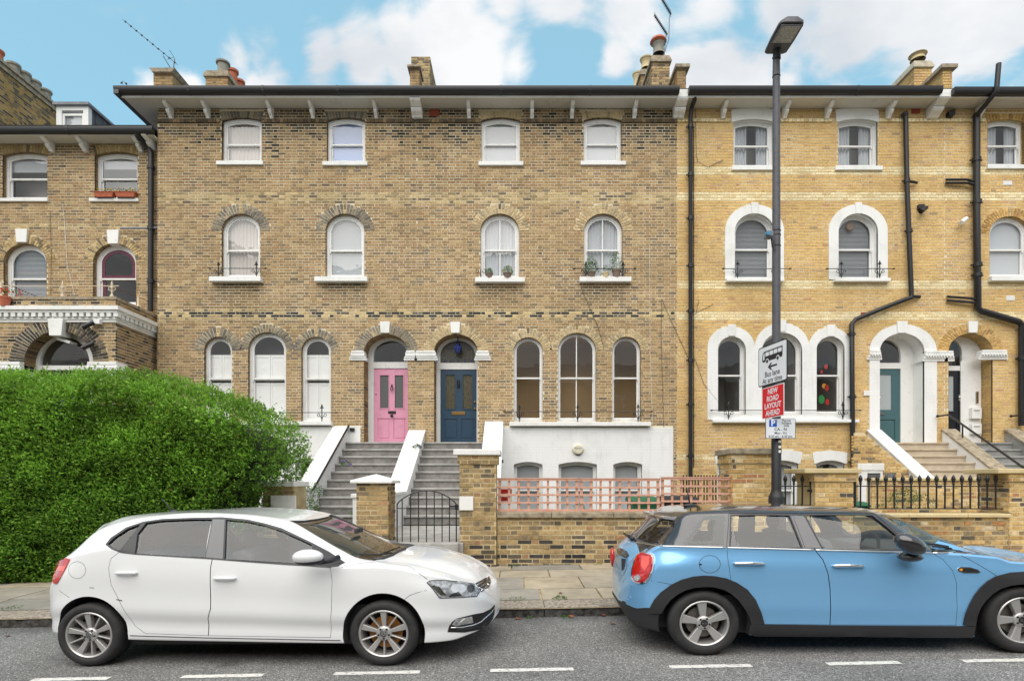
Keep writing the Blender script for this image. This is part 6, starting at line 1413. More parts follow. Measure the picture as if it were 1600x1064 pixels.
q = MB(); q.box(wx(1470, 16.45), wx(1495, 16.45), 16.4, 17.3, wz(107, 16.45), wz(101.5, 16.45)); q.poly_x([(17.3, wz(107, 16.45)), (17.3, wz(101.5, 16.45)), (18.1, wz(112, 16.45)), (19.2, 12.6), (19.2, 12.45), (18.1, wz(117, 16.45))][::-1], wx(1471, 16.45), wx(1486, 16.45)); q.build('stone_cap', M['coping'], kn)
# long chimney wall of the neighbour, far left
XL = -16.0; big = empty('chimney_stack', (XL-.3, 17, 11), 'long brick chimney wall with a row of pots at the top left', 'chimney', 'chimneys along the roofline')
zt = 14.3; q = MB(); q.box(XL-.6, XL-.01, 14.5, 20, 10.6, zt); q.build('core', M['mortar_wall'], big)
brick_face_x(XL, 14.6, 20, 10.8, zt, lambda r, a, b: mul(pick(r, [(4, c(196, 164, 106, BK)), (3, c(150, 130, 104, BK)), (2, c(100, 94, 88, BK))]), r.uniform(.85, 1.05)), big, 6, mort='mortar_wall')
for e, z0_, z1_ in ((.05, 0, .07), (.02, .07, .17), (.07, .17, .26)): q = MB(); q.box(XL-.6-e, XL+e, 14.5, 20+e, zt+z0_, zt+z1_); q.build('chimney_cap', M['coping'], big)
for y_, m_ in ((17.5, 'potgrey'), (17.95, 'terracotta'), (18.55, 'potgrey'), (18.95, 'potgrey'), (19.35, 'potgrey'), (19.8, 'potgrey'), (16.9, 'potgrey')):
    q = MB(); q.lathe([(.18, 0), (.16, .1), (.165, .26), (.20, .30), (.20, .36), (.14, .36), (.001, .2)], (XL-.22, y_, zt+.26), 18); q.build('chimney_pot', M[m_], big, smooth=True)
# dormer
dm = empty('dormer', (wx(113, 17.5), 17.5, 11), 'white framed dormer window with slate cheeks on the lower left roof', 'dormer')
X0, X1, Yd_ = wx(88, 17.5), wx(138, 17.5), 17.5; zt, z0_ = wz(166, Yd_), 10.9
q = MB(); slab(q, [(X0, z0_), (X1, z0_), (X1, zt), (X0, zt)], [[(X0+.16, z0_+.1), (X1-.16, z0_+.1), (X1-.16, zt-.13), (X0+.16, zt-.13)]], Yd_, Yd_+.15); q.build('dormer_frame', M['white'], dm)
q = MB(); a_, b_, cz0, cz1 = X0+.16, X1-.16, z0_+.1, zt-.13; slab(q, [(a_, cz0), (b_, cz0), (b_, cz1-.08), (a_, cz1-.08)], [[(a_+.06, cz0+.05), (b_-.06, cz0+.05), (b_-.06, cz1-.14), (a_+.06, cz1-.14)]], Yd_+.04, Yd_+.09); q.build('sash', M['white_gloss'], dm)
q = MB(); q.box(a_, b_, Yd_+.1, Yd_+.12, cz0, cz1); q.build('blind', M['blind_grey'], dm); q = MB(); q.quad((a_, Yd_+.07, cz0), (b_, Yd_+.07, cz0), (b_, Yd_+.07, cz1), (a_, Yd_+.07, cz1)); q.build('pane', M['window_glass'], dm)
q = MB(); q.box(X0, X1-.01, Yd_+.15, 21, z0_, zt); q.build('dormer_cheeks', M['slate'], dm); q = MB(); q.box(X0-.06, X1+.06, Yd_-.08, 21, zt, zt+.08); q.build('dormer_roof', M['lead'], dm)
for i in range(12):
    for j_ in range(4): 
        q = MB(); ya = Yd_+.16+i*.30+(j_ % 2)*.15; q.box(X1-.006, X1+.002+.004*(i % 2), ya, ya+.292, z0_+j_*.5, z0_+j_*.5+.49); q.build('cladding_slate', M['slate'], dm)
# ================================================================== aerials
def aerial(label, boom, n, el, mast, w=.011):
    t = empty('tv_aerial', tuple(mast[0]), label, 'aerial', 'television aerials on the chimneys')
    q = MB(); q.tube(mast, w*1.2, 6); q.build('mast', M['lead'], t); q = MB(); q.tube(boom, w*.7, 5); bo = q.build('boom', M['black'], t)
    a, b = Vector(boom[0]), Vector(boom[-1]); q = MB(); d = Vector((.3, 1, .0)).normalized()
    for i in range(n): p = a+(b-a)*(i/(n-1)); q.tube([p-d*el, p+d*el], w*.55, 4); q.box(p.x-.02, p.x+.02, p.y-.02, p.y+.02, p.z-.015, p.z+.015)
    q.build('elements', M['black'], bo); return t
aerial('long thin television aerial on the left chimney', [W(196, 34.5, 16.7), W(273, 98, 16.7)], 10, .10, [W(271, 108, 16.7), W(273, 92, 16.7)])
q = MB(); q.tube([W(267, 108, 16.7), W(255, 88, 16.7)], .012, 5); q.tube([W(262, 93, 16.7), W(272, 90, 16.7), W(265, 79, 16.7)], .007, 4); a1 = q.build('spare_aerial', M['black'], None); tag(a1, 'small bent aerial bracket on the left chimney cap', 'aerial')
aerial('upper comb-shaped aerial over the pale chimney pots', [W(1033, -3, 17.4), W(1048, 22, 17.4)], 12, .14, [W(1037, 87, 17.4), W(1045, 62, 17.4), W(1046, 25, 17.4)])
aerial('lower comb-shaped aerial over the pale chimney pots', [W(1023, 25, 17.5), W(1042, 54, 17.5)], 13, .13, [W(1038, 86, 17.5), W(1041, 50, 17.5)])
aerial('tiny hooked aerial over the left end of the gutter', [W(190, 130, 15.6), W(192, 127, 15.6), W(197, 131, 15.6)], 2, .02, [W(200, 137, 15.6), W(196, 130, 15.6)], .008)
# ================================================================== wall fittings
ab = empty('alarm_box', tuple(W(903, 702, 15.9)), 'round cream alarm box on the white painted basement wall', 'alarm box')
M['cream_plastic'] = mat('cream_plastic', c(236, 230, 206), .5); q = MB(); q.lathe([(.001, -.09), (.12, -.085), (.155, -.05), (.16, 0)], tuple(W(903, 702, 15.96)), 24, 'y', squash=(1, 1, .95)); q.build('cover', M['cream_plastic'], ab, smooth=True)
q = MB(); q.lathe([(.001, -.03), (.06, -.03), (.07, .0)], tuple(W(903, 709.5, 15.96)), 16, 'y', squash=(1, 1, .5)); q.build('lamp', M['black'], ab)
xfa = Matrix.Translation(W(903, 699.5, 15.865)) @ Matrix.Rotation(PI/2, 4, 'X'); text_mesh('Secure', .075, 0, 0, 0, xfa, 'lettering', mat('faded_blue_print', c(120, 130, 160), .6), ab)
def cctv(label, px, py, Y, m, box=True, dirx=-1):
    t = empty('security_camera', tuple(W(px, py, Y)), label, 'camera', 'security cameras and lamps on the walls'); p = W(px, py, Y)
    if box: q = MB(); q.box(p.x-.08, p.x+.08, Y-.10, Y, p.z+.02, p.z+.15); q.build('bracket_box', M[m], t, bevel=.008)
    q = MB(); q.tube([p+Vector((.10, -.12, .04)), p+Vector((-.12, -.22, -.12))], [.055, .062], 12); q.build('camera_body', M[m], t, smooth=True); q = MB(); q.tube([p+Vector((0, 0, 0)), p+Vector((.02, -.14, .0))], .02, 6); q.build('arm', M[m], t); return t
cctv('black security camera on the yellow brick wall', 1437, 330, YF, 'black'); cctv('white floodlight on the yellow brick wall, no box', 1499, 347, YF, 'white', False); cctv('black lamp with white box over the porch arch', 146, 508, SP, 'black', False)
q = MB(); p = W(155.5, 504, SP-.01); q.box(p.x-.08, p.x+.08, SP-.12, SP, p.z-.06, p.z+.06); bx_ = q.build('junction_box', M['white'], None, bevel=.006); tag(bx_, 'small white junction box over the brick porch arch', 'junction box')
t = cctv('black security light on the brick porch near the arch', 146, 540, SP, 'black', False)
q = MB(); p = W(782, 722, 15.6); q.box(p.x, p.x+.08, 15.5, 15.6, p.z-.02, p.z+.06); q.tube([p, p+Vector((-.08, 0, -.1)), p+Vector((-.1, 0, -.25))], .03, 6); fl_ = q.build('garden_light', M['black'], None); tag(fl_, 'small black twin spotlight beside the tall capped pier', 'light')
q = MB(); p = W(1486, 178, YF-.08); q.lathe([(.09, -.05), (.10, .02), (.09, .1)], tuple(p), 16, 'y', caps=True); q.tube([p, p+Vector((.1, 0, .12))], .03, 6); fl_ = q.build('bulkhead_light', M['black'], None, smooth=True); tag(fl_, 'round black wall fitting under the far right eaves', 'light')
# ================================================================== plants
import numpy as np
def leaf_mat(name, gloss=.45):
    m = bpy.data.materials.new(name); m.use_nodes = True; nt = m.node_tree; L = nt.links; b = nt.nodes['Principled BSDF']; b.inputs['Roughness'].default_value = gloss; b.inputs['Specular IOR Level'].default_value = .35
    at = nd(nt, 'ShaderNodeAttribute', attribute_name='Col'); L.new(at.outputs['Color'], b.inputs['Base Color'])
    tr = nd(nt, 'ShaderNodeBsdfTranslucent'); v = nd(nt, 'ShaderNodeVectorMath', operation='SCALE'); L.new(at.outputs['Color'], v.inputs[0]); v.inputs['Scale'].default_value = 1.5; L.new(v.outputs[0], tr.inputs[0])
    mx = nd(nt, 'ShaderNodeMixShader'); mx.inputs[0].default_value = .3; L.new(b.outputs[0], mx.inputs[1]); L.new(tr.outputs[0], mx.inputs[2]); L.new(mx.outputs[0], nt.nodes['Material Output'].inputs[0]); return m
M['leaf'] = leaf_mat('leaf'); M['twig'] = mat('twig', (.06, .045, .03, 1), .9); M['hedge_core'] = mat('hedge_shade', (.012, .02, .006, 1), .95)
def leaves_mesh(name, pos, out, size, cols, parent, rng, spread=.8, kind=None, m='leaf', aspect=.42):
    """pos, out (N,3): leaf base and growing direction; size (N,), cols (N,3)"""
    N = len(pos); d = out+rng.normal(0, spread, (N, 3)); d /= np.linalg.norm(d, axis=1)[:, None]
    s = np.cross(d, rng.normal(0, 1, (N, 3))); s /= np.linalg.norm(s, axis=1)[:, None]; nn = np.cross(s, d)
    L_ = size[:, None]; w = L_*aspect
    v = np.stack([pos, pos+d*L_*.5+s*w*.5+nn*L_*.06, pos+d*L_-nn*L_*.05, pos+d*L_*.5-s*w*.5+nn*L_*.06], axis=1).reshape(-1, 3)
    me = bpy.data.meshes.new(name); me.vertices.add(4*N); me.vertices.foreach_set('co', v.ravel().astype(np.float32)); me.loops.add(4*N); me.loops.foreach_set('vertex_index', np.arange(4*N, dtype=np.int32))
    me.polygons.add(N); me.polygons.foreach_set('loop_start', np.arange(0, 4*N, 4, dtype=np.int32)); me.polygons.foreach_set('loop_total', np.full(N, 4, dtype=np.int32)); me.update(calc_edges=True)
    at = me.attributes.new('Col', 'FLOAT_COLOR', 'FACE'); at.data.foreach_set('color', np.concatenate([cols, np.ones((N, 1))], axis=1).ravel().astype(np.float32)); me.materials.append(M[m])
    o = bpy.data.objects.new(name, me); COL.objects.link(o); place(o, parent)
    if kind: o['kind'] = kind
    return o
hp = [(-160, 900), (-160, 590), (-40, 591), (40, 588), (100, 592), (160, 589), (225, 590), (262, 593), (305, 602), (350, 616), (395, 632), (430, 652), (448, 678), (454, 708), (450, 738), (430, 756), (408, 776), (398, 800), (396, 900)]
HYp = 9.35; HP = [(wx(a, HYp), wz(b, HYp)) for a, b in hp]; HP[0] = (HP[0][0], -.4); HP[-1] = (HP[-1][0], -.4)
hedge = empty('hedge', (-7, 9.4, .1), 'big clipped bright green privet hedge at the left, spilling over the pavement', 'hedge')
rng = np.random.default_rng(5); seg = [(np.array(HP[i]), np.array(HP[i+1])) for i in range(len(HP)-1)]
def hdist(P_):
    best = np.full(len(P_), 9.0)
    for a, b in seg:
        ab = b-a; t = np.clip(((P_-a)@ab)/(ab@ab), 0, 1); q_ = a+t[:, None]*ab; best = np.minimum(best, np.linalg.norm(P_-q_, axis=1))
    return best
lump = rng.uniform(0, 6.28, (14, 3)); kv = rng.uniform(1.2, 7, (14, 2))
def lumps(x, z): return sum(np.sin(x*kv[i, 0]+lump[i, 0])*np.sin(z*kv[i, 1]+lump[i, 1])/(1+.18*i) for i in range(14))*.045
xs_ = [p[0] for p in HP]; zs_ = [p[1] for p in HP]
C_ = rng.uniform([min(xs_)-.02, -.1], [max(xs_)+.05, max(zs_)+.05], (46000, 2)); ins = np.array([in_poly(a, b, HP) for a, b in C_]); C_ = C_[ins]
dd = hdist(C_); bulge = .78; tt = np.clip(dd/.42, 0, 1); yf = HYp-bulge*np.sqrt(1-(1-tt)**2)-lumps(C_[:, 0], C_[:, 1]); yf += np.where(C_[:, 1] < .45, (.45-C_[:, 1])*.35, 0); gap = lumps(C_[:, 0]*2.3+5, C_[:, 1]*2.3); yf += np.clip(gap-.07, 0, 1)*1.6
back = rng.uniform(0, 1, len(C_)) < .22; yc = np.where(back, HYp+.2+1.3*np.sqrt(1-(1-tt)**2), yf); yc += np.abs(rng.normal(0, .045, len(C_)))*np.where(back, -1, 1)
edge = (dd < .30) & (rng.uniform(0, 1, len(C_)) < .62) & (C_[:, 1] > .3); yc = np.where(edge, HYp+rng.uniform(-.62, .9, len(C_)), yc)
ctr = np.array([np.mean(xs_), 1.5]); e2 = 1e-3
gx = (hdist(C_+[e2, 0])-dd)/e2; gzz = (hdist(C_+[0, e2])-dd)/e2
nrm = np.stack([-gx*(1-tt)*1.3, np.where(back, .6, -.9)*np.ones(len(C_)), -gzz*(1-tt)*1.3+.55], axis=1); nrm /= np.linalg.norm(nrm, axis=1)[:, None]
sp = np.stack([C_[:, 0], yc, C_[:, 1]], axis=1); K = 6
tip = rng.uniform(.02, .12, len(sp))+(rng.uniform(0, 1, len(sp)) < .12)*rng.uniform(.03, .09, len(sp)); base = np.repeat(sp, K, axis=0); off = (np.tile(np.linspace(-.2, 1, K), len(sp))*np.repeat(tip, K))[:, None]
nr = np.repeat(nrm, K, axis=0); pos = base+nr*off+rng.normal(0, .012, base.shape); N = len(pos)
up = np.clip(np.repeat((C_[:, 1]-1.0)/2.1, K), 0, 1); fresh_lit = np.clip(np.repeat(tip, K)*7*(np.tile(np.linspace(0, 1, K), len(sp)))+up*.62+rng.normal(0, .18, N), 0, 1)[:, None]  # new growth at the tips, plus skylight painted into the upper leaves
cA = np.array([.042, .12, .018]); cB = np.array([.22, .41, .05]); cols = cA+(cB-cA)*fresh_lit; cols *= rng.uniform(.7, 1.3, (N, 1)); cols *= (1+np.repeat(np.clip(lumps(C_[:, 0]*1.4+2, C_[:, 1]*1.4)*2.4, -.35, .4), K))[:, None]; yl = rng.uniform(0, 1, N) < .004; cols[yl] = [.3, .2, .04]
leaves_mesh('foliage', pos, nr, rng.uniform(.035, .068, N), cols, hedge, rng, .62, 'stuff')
# closed core, near-black so its colour stands in for the inner shade
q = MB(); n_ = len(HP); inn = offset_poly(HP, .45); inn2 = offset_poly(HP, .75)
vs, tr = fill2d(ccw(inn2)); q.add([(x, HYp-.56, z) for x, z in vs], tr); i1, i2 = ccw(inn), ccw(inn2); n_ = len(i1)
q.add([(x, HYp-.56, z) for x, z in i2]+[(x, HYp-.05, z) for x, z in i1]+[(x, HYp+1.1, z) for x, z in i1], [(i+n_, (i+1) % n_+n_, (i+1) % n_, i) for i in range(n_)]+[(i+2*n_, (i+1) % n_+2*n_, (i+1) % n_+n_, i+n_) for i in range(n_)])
q.build('shade_core', M['hedge_core'], hedge)
q = MB()
for i in range(60): x = R.uniform(-9, -4.6); q.tube([(x, 9.1+R.uniform(-.3, .3), .05), (x+R.uniform(-.2, .2), 8.9, .5), (x+R.uniform(-.4, .4), 8.75, .9)], [.022, .015, .006], 5)
q.build('stems', M['twig'], hedge, kind='stuff')
def bush(label, cat, p, rx, rz, n, cA, cB, size=.03, group=None, parent=None, name='plant', flowers=None, spread=.9):
    rg = np.random.default_rng(int(abs(p[0])*100)+n); t = parent if parent is not None else empty(name, tuple(p), label, cat, group)
    u = rg.normal(0, 1, (n, 3)); u /= np.linalg.norm(u, axis=1)[:, None]; rad = rg.uniform(.3, 1, (n, 1))**.5; u[:, 2] = np.abs(u[:, 2]); pos = np.array(p)+u*rad*[rx, rx, rz]
    f = rg.uniform(0, 1, (n, 1)); leaves_mesh('leaves', pos, u+[0, 0, .5], rg.uniform(size*.6, size*1.2, n), np.array(cA)+(np.array(cB)-np.array(cA))*f, t, rg, spread)
    if flowers:
        col, k = flowers; idx = rg.choice(n, k); u2 = pos[idx]+u[idx]*.015; leaves_mesh('flowers', np.repeat(u2, 4, axis=0), np.repeat(u[idx], 4, axis=0), np.full(4*k, size*.9), np.tile(col, (4*k, 1)), t, rg, 1.2, aspect=.8)
    return t
GR = ([.03, .09, .012], [.10, .22, .03])
def pot(label, px, yb, Y, w, h_, m, fr=None, pl_r=None, pl_h=None, n=160, flowers=None, name='potted_plant', cols=GR, size=.035):
    p = W(px, yb, Y); t = empty(name, tuple(p), label, 'potted plant', 'potted plants on the window sills'); r = w*Y/F/2; h = h_*Y/F
    q = MB(); q.lathe([(.001, 0), (r*.72, 0), (r*.95, h*.78), (r*1.05, h*.78), (r*1.05, h), (r*.9, h), (.001, h*.9)], tuple(p), 16); q.build('pot', M[m], t, smooth=True)
    bush(None, None, p+Vector((0, 0, h*.9)), (pl_r or w*.6)*Y/F, (pl_h or 9)*Y/F, n*2, cols[0], cols[1], size, parent=t, flowers=flowers); return t
Ys = YF-.1
pot('small grey-brown pot with a leafy plant on the third upstairs sill', 764.5, 435, Ys, 11, 7.5, 'potbrown', pl_r=6, pl_h=9)
pot('wider grey-brown pot with a yellow-flecked plant on the third upstairs sill', 793, 435, Ys, 13, 8, 'potbrown', pl_r=9, pl_h=12, n=260, flowers=([.8, .5, .05], 8))
pot('bushy green plant with pink bloom behind the iron guard', 924, 434.5, Ys+.02, 13, 9, 'potbrown', pl_r=12, pl_h=26, n=420, flowers=([.55, .2, .6], 6), size=.04)
pot('pale pot with grey-green sprig between two larger pots', 946.5, 434.5, Ys, 11, 8, 'cream_stone', pl_r=6, pl_h=13, n=120, cols=([.12, .16, .1], [.3, .34, .26]))
pot('tall wispy plant in a brown pot at the right of the iron guard', 963, 434.5, Ys+.02, 14, 13, 'potbrown', pl_r=12, pl_h=30, n=300, size=.035)
for k, (a, b) in enumerate(((149.5, 181), (182, 214.5))):
    Yb_ = YL-.04; t = empty('window_box', tuple(W((a+b)/2, 310, Yb_)), ['left terracotta trough on the sill with sparse yellow flowers', 'right terracotta trough on the sill with fuller leaves'][k], 'window box', 'terracotta troughs on the left house')
    q = MB(); x0, x1, z0, z1 = wx(a, Yb_), wx(b, Yb_), wz(310, Yb_), wz(302, Yb_); q.add([(x0+.05, Yb_-.08, z0), (x1-.05, Yb_-.08, z0), (x1-.05, Yb_+.06, z0), (x0+.05, Yb_+.06, z0), (x0, Yb_-.11, z1), (x1, Yb_-.11, z1), (x1, Yb_+.08, z1), (x0, Yb_+.08, z1)], [(0, 1, 5, 4), (1, 2, 6, 5), (2, 3, 7, 6), (3, 0, 4, 7), (4, 5, 6, 7)]); q.box(x0-.01, x1+.01, Yb_-.12, Yb_+.09, z1-.02, z1+.0); q.build('trough', M['terracotta'], t, bevel=.006)
    for i in range(4): bush(None, None, Vector((x0+(x1-x0)*(i+.5)/4, Yb_, z1)), .09, .10+.05*R.random(), 60 if k else 30, *GR, .035, parent=t, flowers=([.8, .6, .05], 5))
t = bush('red geraniums at the left end of the porch rail', 'flowers', W(14, 463, SP+.15), .45, .14, 260, *GR, .05, name='geraniums', flowers=([.75, .03, .06], 30))
q = MB(); q.lathe([(.09, 0), (.12, .2), (.13, .2), (.13, .24)], tuple(W(8, 479, SP-.1)), 14); q.build('pot', M['terracotta'], t, smooth=True)
# weeds
for i, (px, py, Y, w, n, lab) in enumerate(((875, 936, 6.86, .10, 260, 'tuft of green weed in the joint behind the kerb, right of centre'), (808, 936, 6.86, .12, 110, 'thin strip of weeds behind the kerb near the white car nose'), (885, 961, 6.46, .07, 160, 'small weed growing at the foot of the kerb joint'), (826, 961, 6.46, .03, 50, 'tiny weed at the foot of the kerb, left of the joint'), (803, 889, 9.2, .10, 110, 'mossy weed at the foot of the garden wall'), (935, 883, 9.2, .07, 60, 'second small weed at the foot of the garden wall'), (15, 955, 6.86, .16, 120, 'weed tuft on the kerb left of the white car'), (487, 777, 12.9, .30, 420, 'weed with tiny purple flowers at the foot of the left steps'), (478, 800, 12.4, .32, 500, 'trailing ivy weed below the black handrail'), (540, 728, 14.0, .12, 160, 'purple flowered weed halfway up the left steps'), (652, 700, 15.0, .1, 90, 'purple flowered weed beside the middle parapet'), (560, 805, 12.2, .2, 160, 'weed on the lowest steps behind the pyramid-capped pier'), (1413, 785, 9.9, .25, 420, 'leafy shrub behind the spiked railings'), (1440, 795, 9.9, .25, 200, 'low weeds under the railings beside the shrub'), (1388, 797, 9.8, .2, 140, 'weeds at the left end of the cream coping'), (905, 797, 10.0, .12, 80, 'yellow-green plant behind the middle trellis panel'))):
    p = W(px, py, Y); p.z = p.z if Y > 9.3 else (pz(p.x, p.y) if Y > 6.6 else gz(p.x)); bush(lab, 'weed', p, w, w*(.3 if Y < 9.3 else 1.1), n//2 if Y < 9.3 else n, *GR, (.022 if Y < 9.3 else .035) if Y < 12 else .05, name='weed', group='weeds', flowers=([.35, .25, .55], 14) if 'purple' in lab else None)
M['dry_leaf'] = mat('dry_leaf', c(150, 84, 62), .8)
for i, (px, py) in enumerate(((943, 965), (957, 978), (876, 929), (810, 967), (893, 966), (1122, 1027), (12, 978))):
    zg0 = .0 if py > 950 else .125; Y = F*(CZ-zg0)/(py-HY); x = wx(px, Y); z = (gz(x) if py > 950 else pz(x, Y))+.006; q = MB(); a = R.uniform(0, 3); s = R.uniform(.03, .05); pts = [(math.cos(a+t_)*s*k_, math.sin(a+t_)*s*k_) for t_, k_ in ((0, 1.2), (.8, .6), (1.7, .8), (2.6, .6), (3.3, 1), (4.2, .6), (5.2, .7))]
    q.add([(x+u, Y+v, z+R.uniform(0, .018)) for u, v in pts], [tuple(range(7))]); o = q.build('fallen_leaf', M['dry_leaf'], None); tag(o, ['brown leaf by the kerb under the blue bumper', 'brown leaf on the road nearest the blue car tail', 'reddish leaf on the paving by the kerb', 'dark leaf in the gutter beside the white car', 'small brown leaf at the kerb joint', 'red leaf against the blue car rear tyre', 'pale leaf in the gutter at the left edge'][i], 'leaf', 'fallen leaves')
# ================================================================== the terrace across the street (behind the camera, mirrored in the glass)
opp = empty('opposite_terrace', (0, -12, 0), 'brick terrace across the street, mirrored in the car windows', 'building')
q = MB(); q.box(-45, 45, -22, -12, 0, 9.2); q.build('wall', mat('opposite_brick', c(130, 104, 80), .9), opp)
q = MB(); q.poly_x([(-22, 9.2), (-17, 11.4), (-11.6, 9.2)][::-1], -45, 45); q.build('roof', M['slate'], opp)
for i in range(18):
    for z0_, z1_ in ((1.2, 2.9), (4.1, 5.7), (6.8, 8.1)):
        x = -42+i*4.9; q = MB(); q.box(x, x+1.2, -11.98, -11.9, z0_, z1_); w_ = q.build('window', M['white'], opp); q = MB(); q.box(x+.1, x+1.1, -11.9, -11.88, z0_+.1, z1_-.1); q.build('pane', M['frosted'], w_)
# ================================================================== cars
def hermite(tab):
    tab = sorted(tab); xs = [p[0] for p in tab]; ys = [p[1] for p in tab]; n = len(xs)
    d = [(ys[i+1]-ys[i])/max(xs[i+1]-xs[i], 1e-6) for i in range(n-1)]; m = [d[0]]+[0 if d[i-1]*d[i] <= 0 else 2*d[i-1]*d[i]/(d[i-1]+d[i]) for i in range(1, n-1)]+[d[-1]]
    def f(x):
        if x <= xs[0]: return ys[0]
        if x >= xs[-1]: return ys[-1]
        i = 0
        while x > xs[i+1]: i += 1
        h = xs[i+1]-xs[i]; t = (x-xs[i])/h
        return (2*t**3-3*t*t+1)*ys[i]+(t**3-2*t*t+t)*h*m[i]+(-2*t**3+3*t*t)*ys[i+1]+(t**3-t*t)*h*m[i+1]
    return f
def smooth_sec(pts, counts):
    """Catmull-Rom through the control points; counts = samples per span"""
    P = [Vector(p) for p in pts]; P = [P[0]*2-P[1]]+P+[P[-1]*2-P[-2]]; out = []
    for i in range(1, len(P)-2):
        k = counts[i-1]
        for j in range(k):
            t = j/k; a, b, c_, d = P[i-1], P[i], P[i+1], P[i+2]
            out.append(.5*((2*b)+(-a+c_)*t+(2*a-5*b+4*c_-d)*t*t+(-a+3*b-3*c_+d)*t**3))
    out.append(P[-2]); return out
class Car:
    hs = 1.0
    def __init__(s, name, label, rpx, rd, fpx, fd, hw):
        s.hw = hw; a = Vector((wx(rpx, rd), rd, 0)); b = Vector((wx(fpx, fd), fd, 0)); a.z = gz(a.x); b.z = gz(b.x)
        ex = (b-a).normalized(); s.WB = (b-a).length; ey = Vector((-ex.y, ex.x, 0)).normalized(); ez = ex.cross(ey).normalized(); o = a+ey*hw
        s.M = Matrix(((ex.x, ey.x, ez.x, o.x), (ex.y, ey.y, ez.y, o.y), (ex.z, ey.z, ez.z, o.z), (0, 0, 0, 1))); s.Mi = s.M.inverted()
        s.root = empty(name, tuple(o), label, 'car'); s.root.matrix_basis = s.M.copy(); s.C = s.Mi @ Vector((0, 0, CZ))
    def ray(s, px, py): return (s.Mi.to_3x3() @ Vector(((px-CX)/F, 1, (HY-py)/F))).normalized()
    def at(s, px, py, v):
        d = s.ray(px, py); t = (v-s.C.y)/d.y; p = s.C+d*t; return (p.x, p.z)
    def tab(s, rows):
        out = []
        for r in rows:
            if r[0] == 'L': out.append((r[1], r[2]))
            else: out.append(s.at(*r))
        return hermite(out)
    def put(s, mb, name, m, parent=None, **kw):
        o = mb.build(name, m, None, **kw); o.parent = parent if parent is not None else s.root; return o
    def loft(s, g, nx=92, inset=0.0, xr=None, floor=None, rail_k=None):
        """g: dict of functions of x; returns (verts, faces, rows)"""
        x0, x1 = g['x0'], g['x1']
        if xr: x0, x1 = xr
        verts = []; faces = []; n = nx
        for i in range(n+1):
            t = i/n; x = (x0+x1)/2-(x1-x0)/2*math.cos(PI*t) if not xr else x0+(x1-x0)*t
            if not xr: x = .55*x+.45*(x0+(x1-x0)*t); x = max(x0, min(x1, x))
            pl = g['plan'](x); zt, zs, zb, zr = g['zt'](x), g['zs'](x), g['zb'](x), g['zr'](x); wr = g['wr'](x)*pl; ws = g['ws'](x)*pl; W_ = s.hw*pl
            zr = min(zr, zt-.004); zs = min(zs, zr-.004)
            if inset: zt -= inset; zr -= inset; wr -= inset; ws -= inset; W_ -= inset; zb = floor; zs = max(zs-.0, floor+.02); zr = max(zr, zs+.01); zt = max(zt, zr+.005)
            H = zs-zb
            low = [(0, zb), (W_*.86, zb), (W_*.968, zb+H*.028), (W_*g.get('lo1', .985), zb+H*.20), (W_*.998, zb+H*.34), (W_*g.get('mid', .992), zb+H*.52), (W_*.992, zb+H*.76), (ws*.995, zb+H*.93), (ws*.985, zs)] if not inset else [(0, zb), (W_*.5, zb), (W_*.96, zb), (W_*.985, zb+H*.3), (W_*.985, zb+H*.6), (ws, zs)]
            up = [(ws*.985 if not inset else ws, zs), ((ws*.55+wr*.45)+g.get('bulge', .012), zs+(zr-zs)*.45), ((ws*.2+wr*.8)+g.get('bulge', .012)*.8, zs+(zr-zs)*.83), (wr*.965, zr), (wr*.62, zr+(zt-zr)*.80), (0, zt)]
            A_ = smooth_sec(low, [2, 3, 3, 3, 3, 4, 3, 2] if not inset else [2]*5); B_ = smooth_sec(up, [6, 4, 4, 4, 5] if not inset else [3]*5)
            half = A_[:-1]+B_; 
            if i == 0: s.kbelt = len(A_)-1
            row = [(-p.x, p.y) for p in half]+[(p.x, p.y) for p in half[-2:0:-1]]
            verts.append([(x, y, z) for y, z in row])
        m = len(verts[0]); V = [v for r in verts for v in r]
        for i in range(n):
            for k in range(m): faces.append((i*m+k, i*m+(k+1) % m, (i+1)*m+(k+1) % m, (i+1)*m+k))
        # end caps
        for ring, rev in ((0, False), (n, True)):
            h = m//2
            for k in range(h):
                a, b = k, k+1; c_, d = (m-k-1) % m, (m-k) % m
                q = [ring*m+a, ring*m+b, ring*m+c_, ring*m+d]; q = list(dict.fromkeys(q))
                if len(q) > 2: faces.append(tuple(q[::-1] if not rev else q))
        return V, faces, m
    def mesh(s, V, Fc, name='tmp'):
        me = bpy.data.meshes.new(name); me.from_pydata(V, [], Fc); bm = bmesh.new(); bm.from_mesh(me); bmesh.ops.remove_doubles(bm, verts=bm.verts, dist=1e-5); bmesh.ops.recalc_face_normals(bm, faces=bm.faces); bm.to_mesh(me); bm.free(); me.update()
        o = bpy.data.objects.new(name, me); COL.objects.link(o); return o
    def set_surface(s, o):
        me = o.data; s.sv = [v.co.copy() for v in me.vertices]; s.sn = [v.normal.copy() for v in me.vertices]; s.sf = [tuple(p.vertices) for p in me.polygons]; s.bvh = BVHTree.FromPolygons(s.sv, s.sf)
    def snormal(s, p):
        loc, nr, idx, dist = s.bvh.find_nearest(p); f = s.sf[idx]; w = [1/max((s.sv[i]-loc).length, 1e-4) for i in f]
        from mathutils.interpolate import poly_3d_calc
        w = poly_3d_calc([s.sv[i] for i in f], loc); n = Vector((0, 0, 0))
        for i, k in zip(f, w): n += s.sn[i]*k
        return loc, n.normalized(), dist
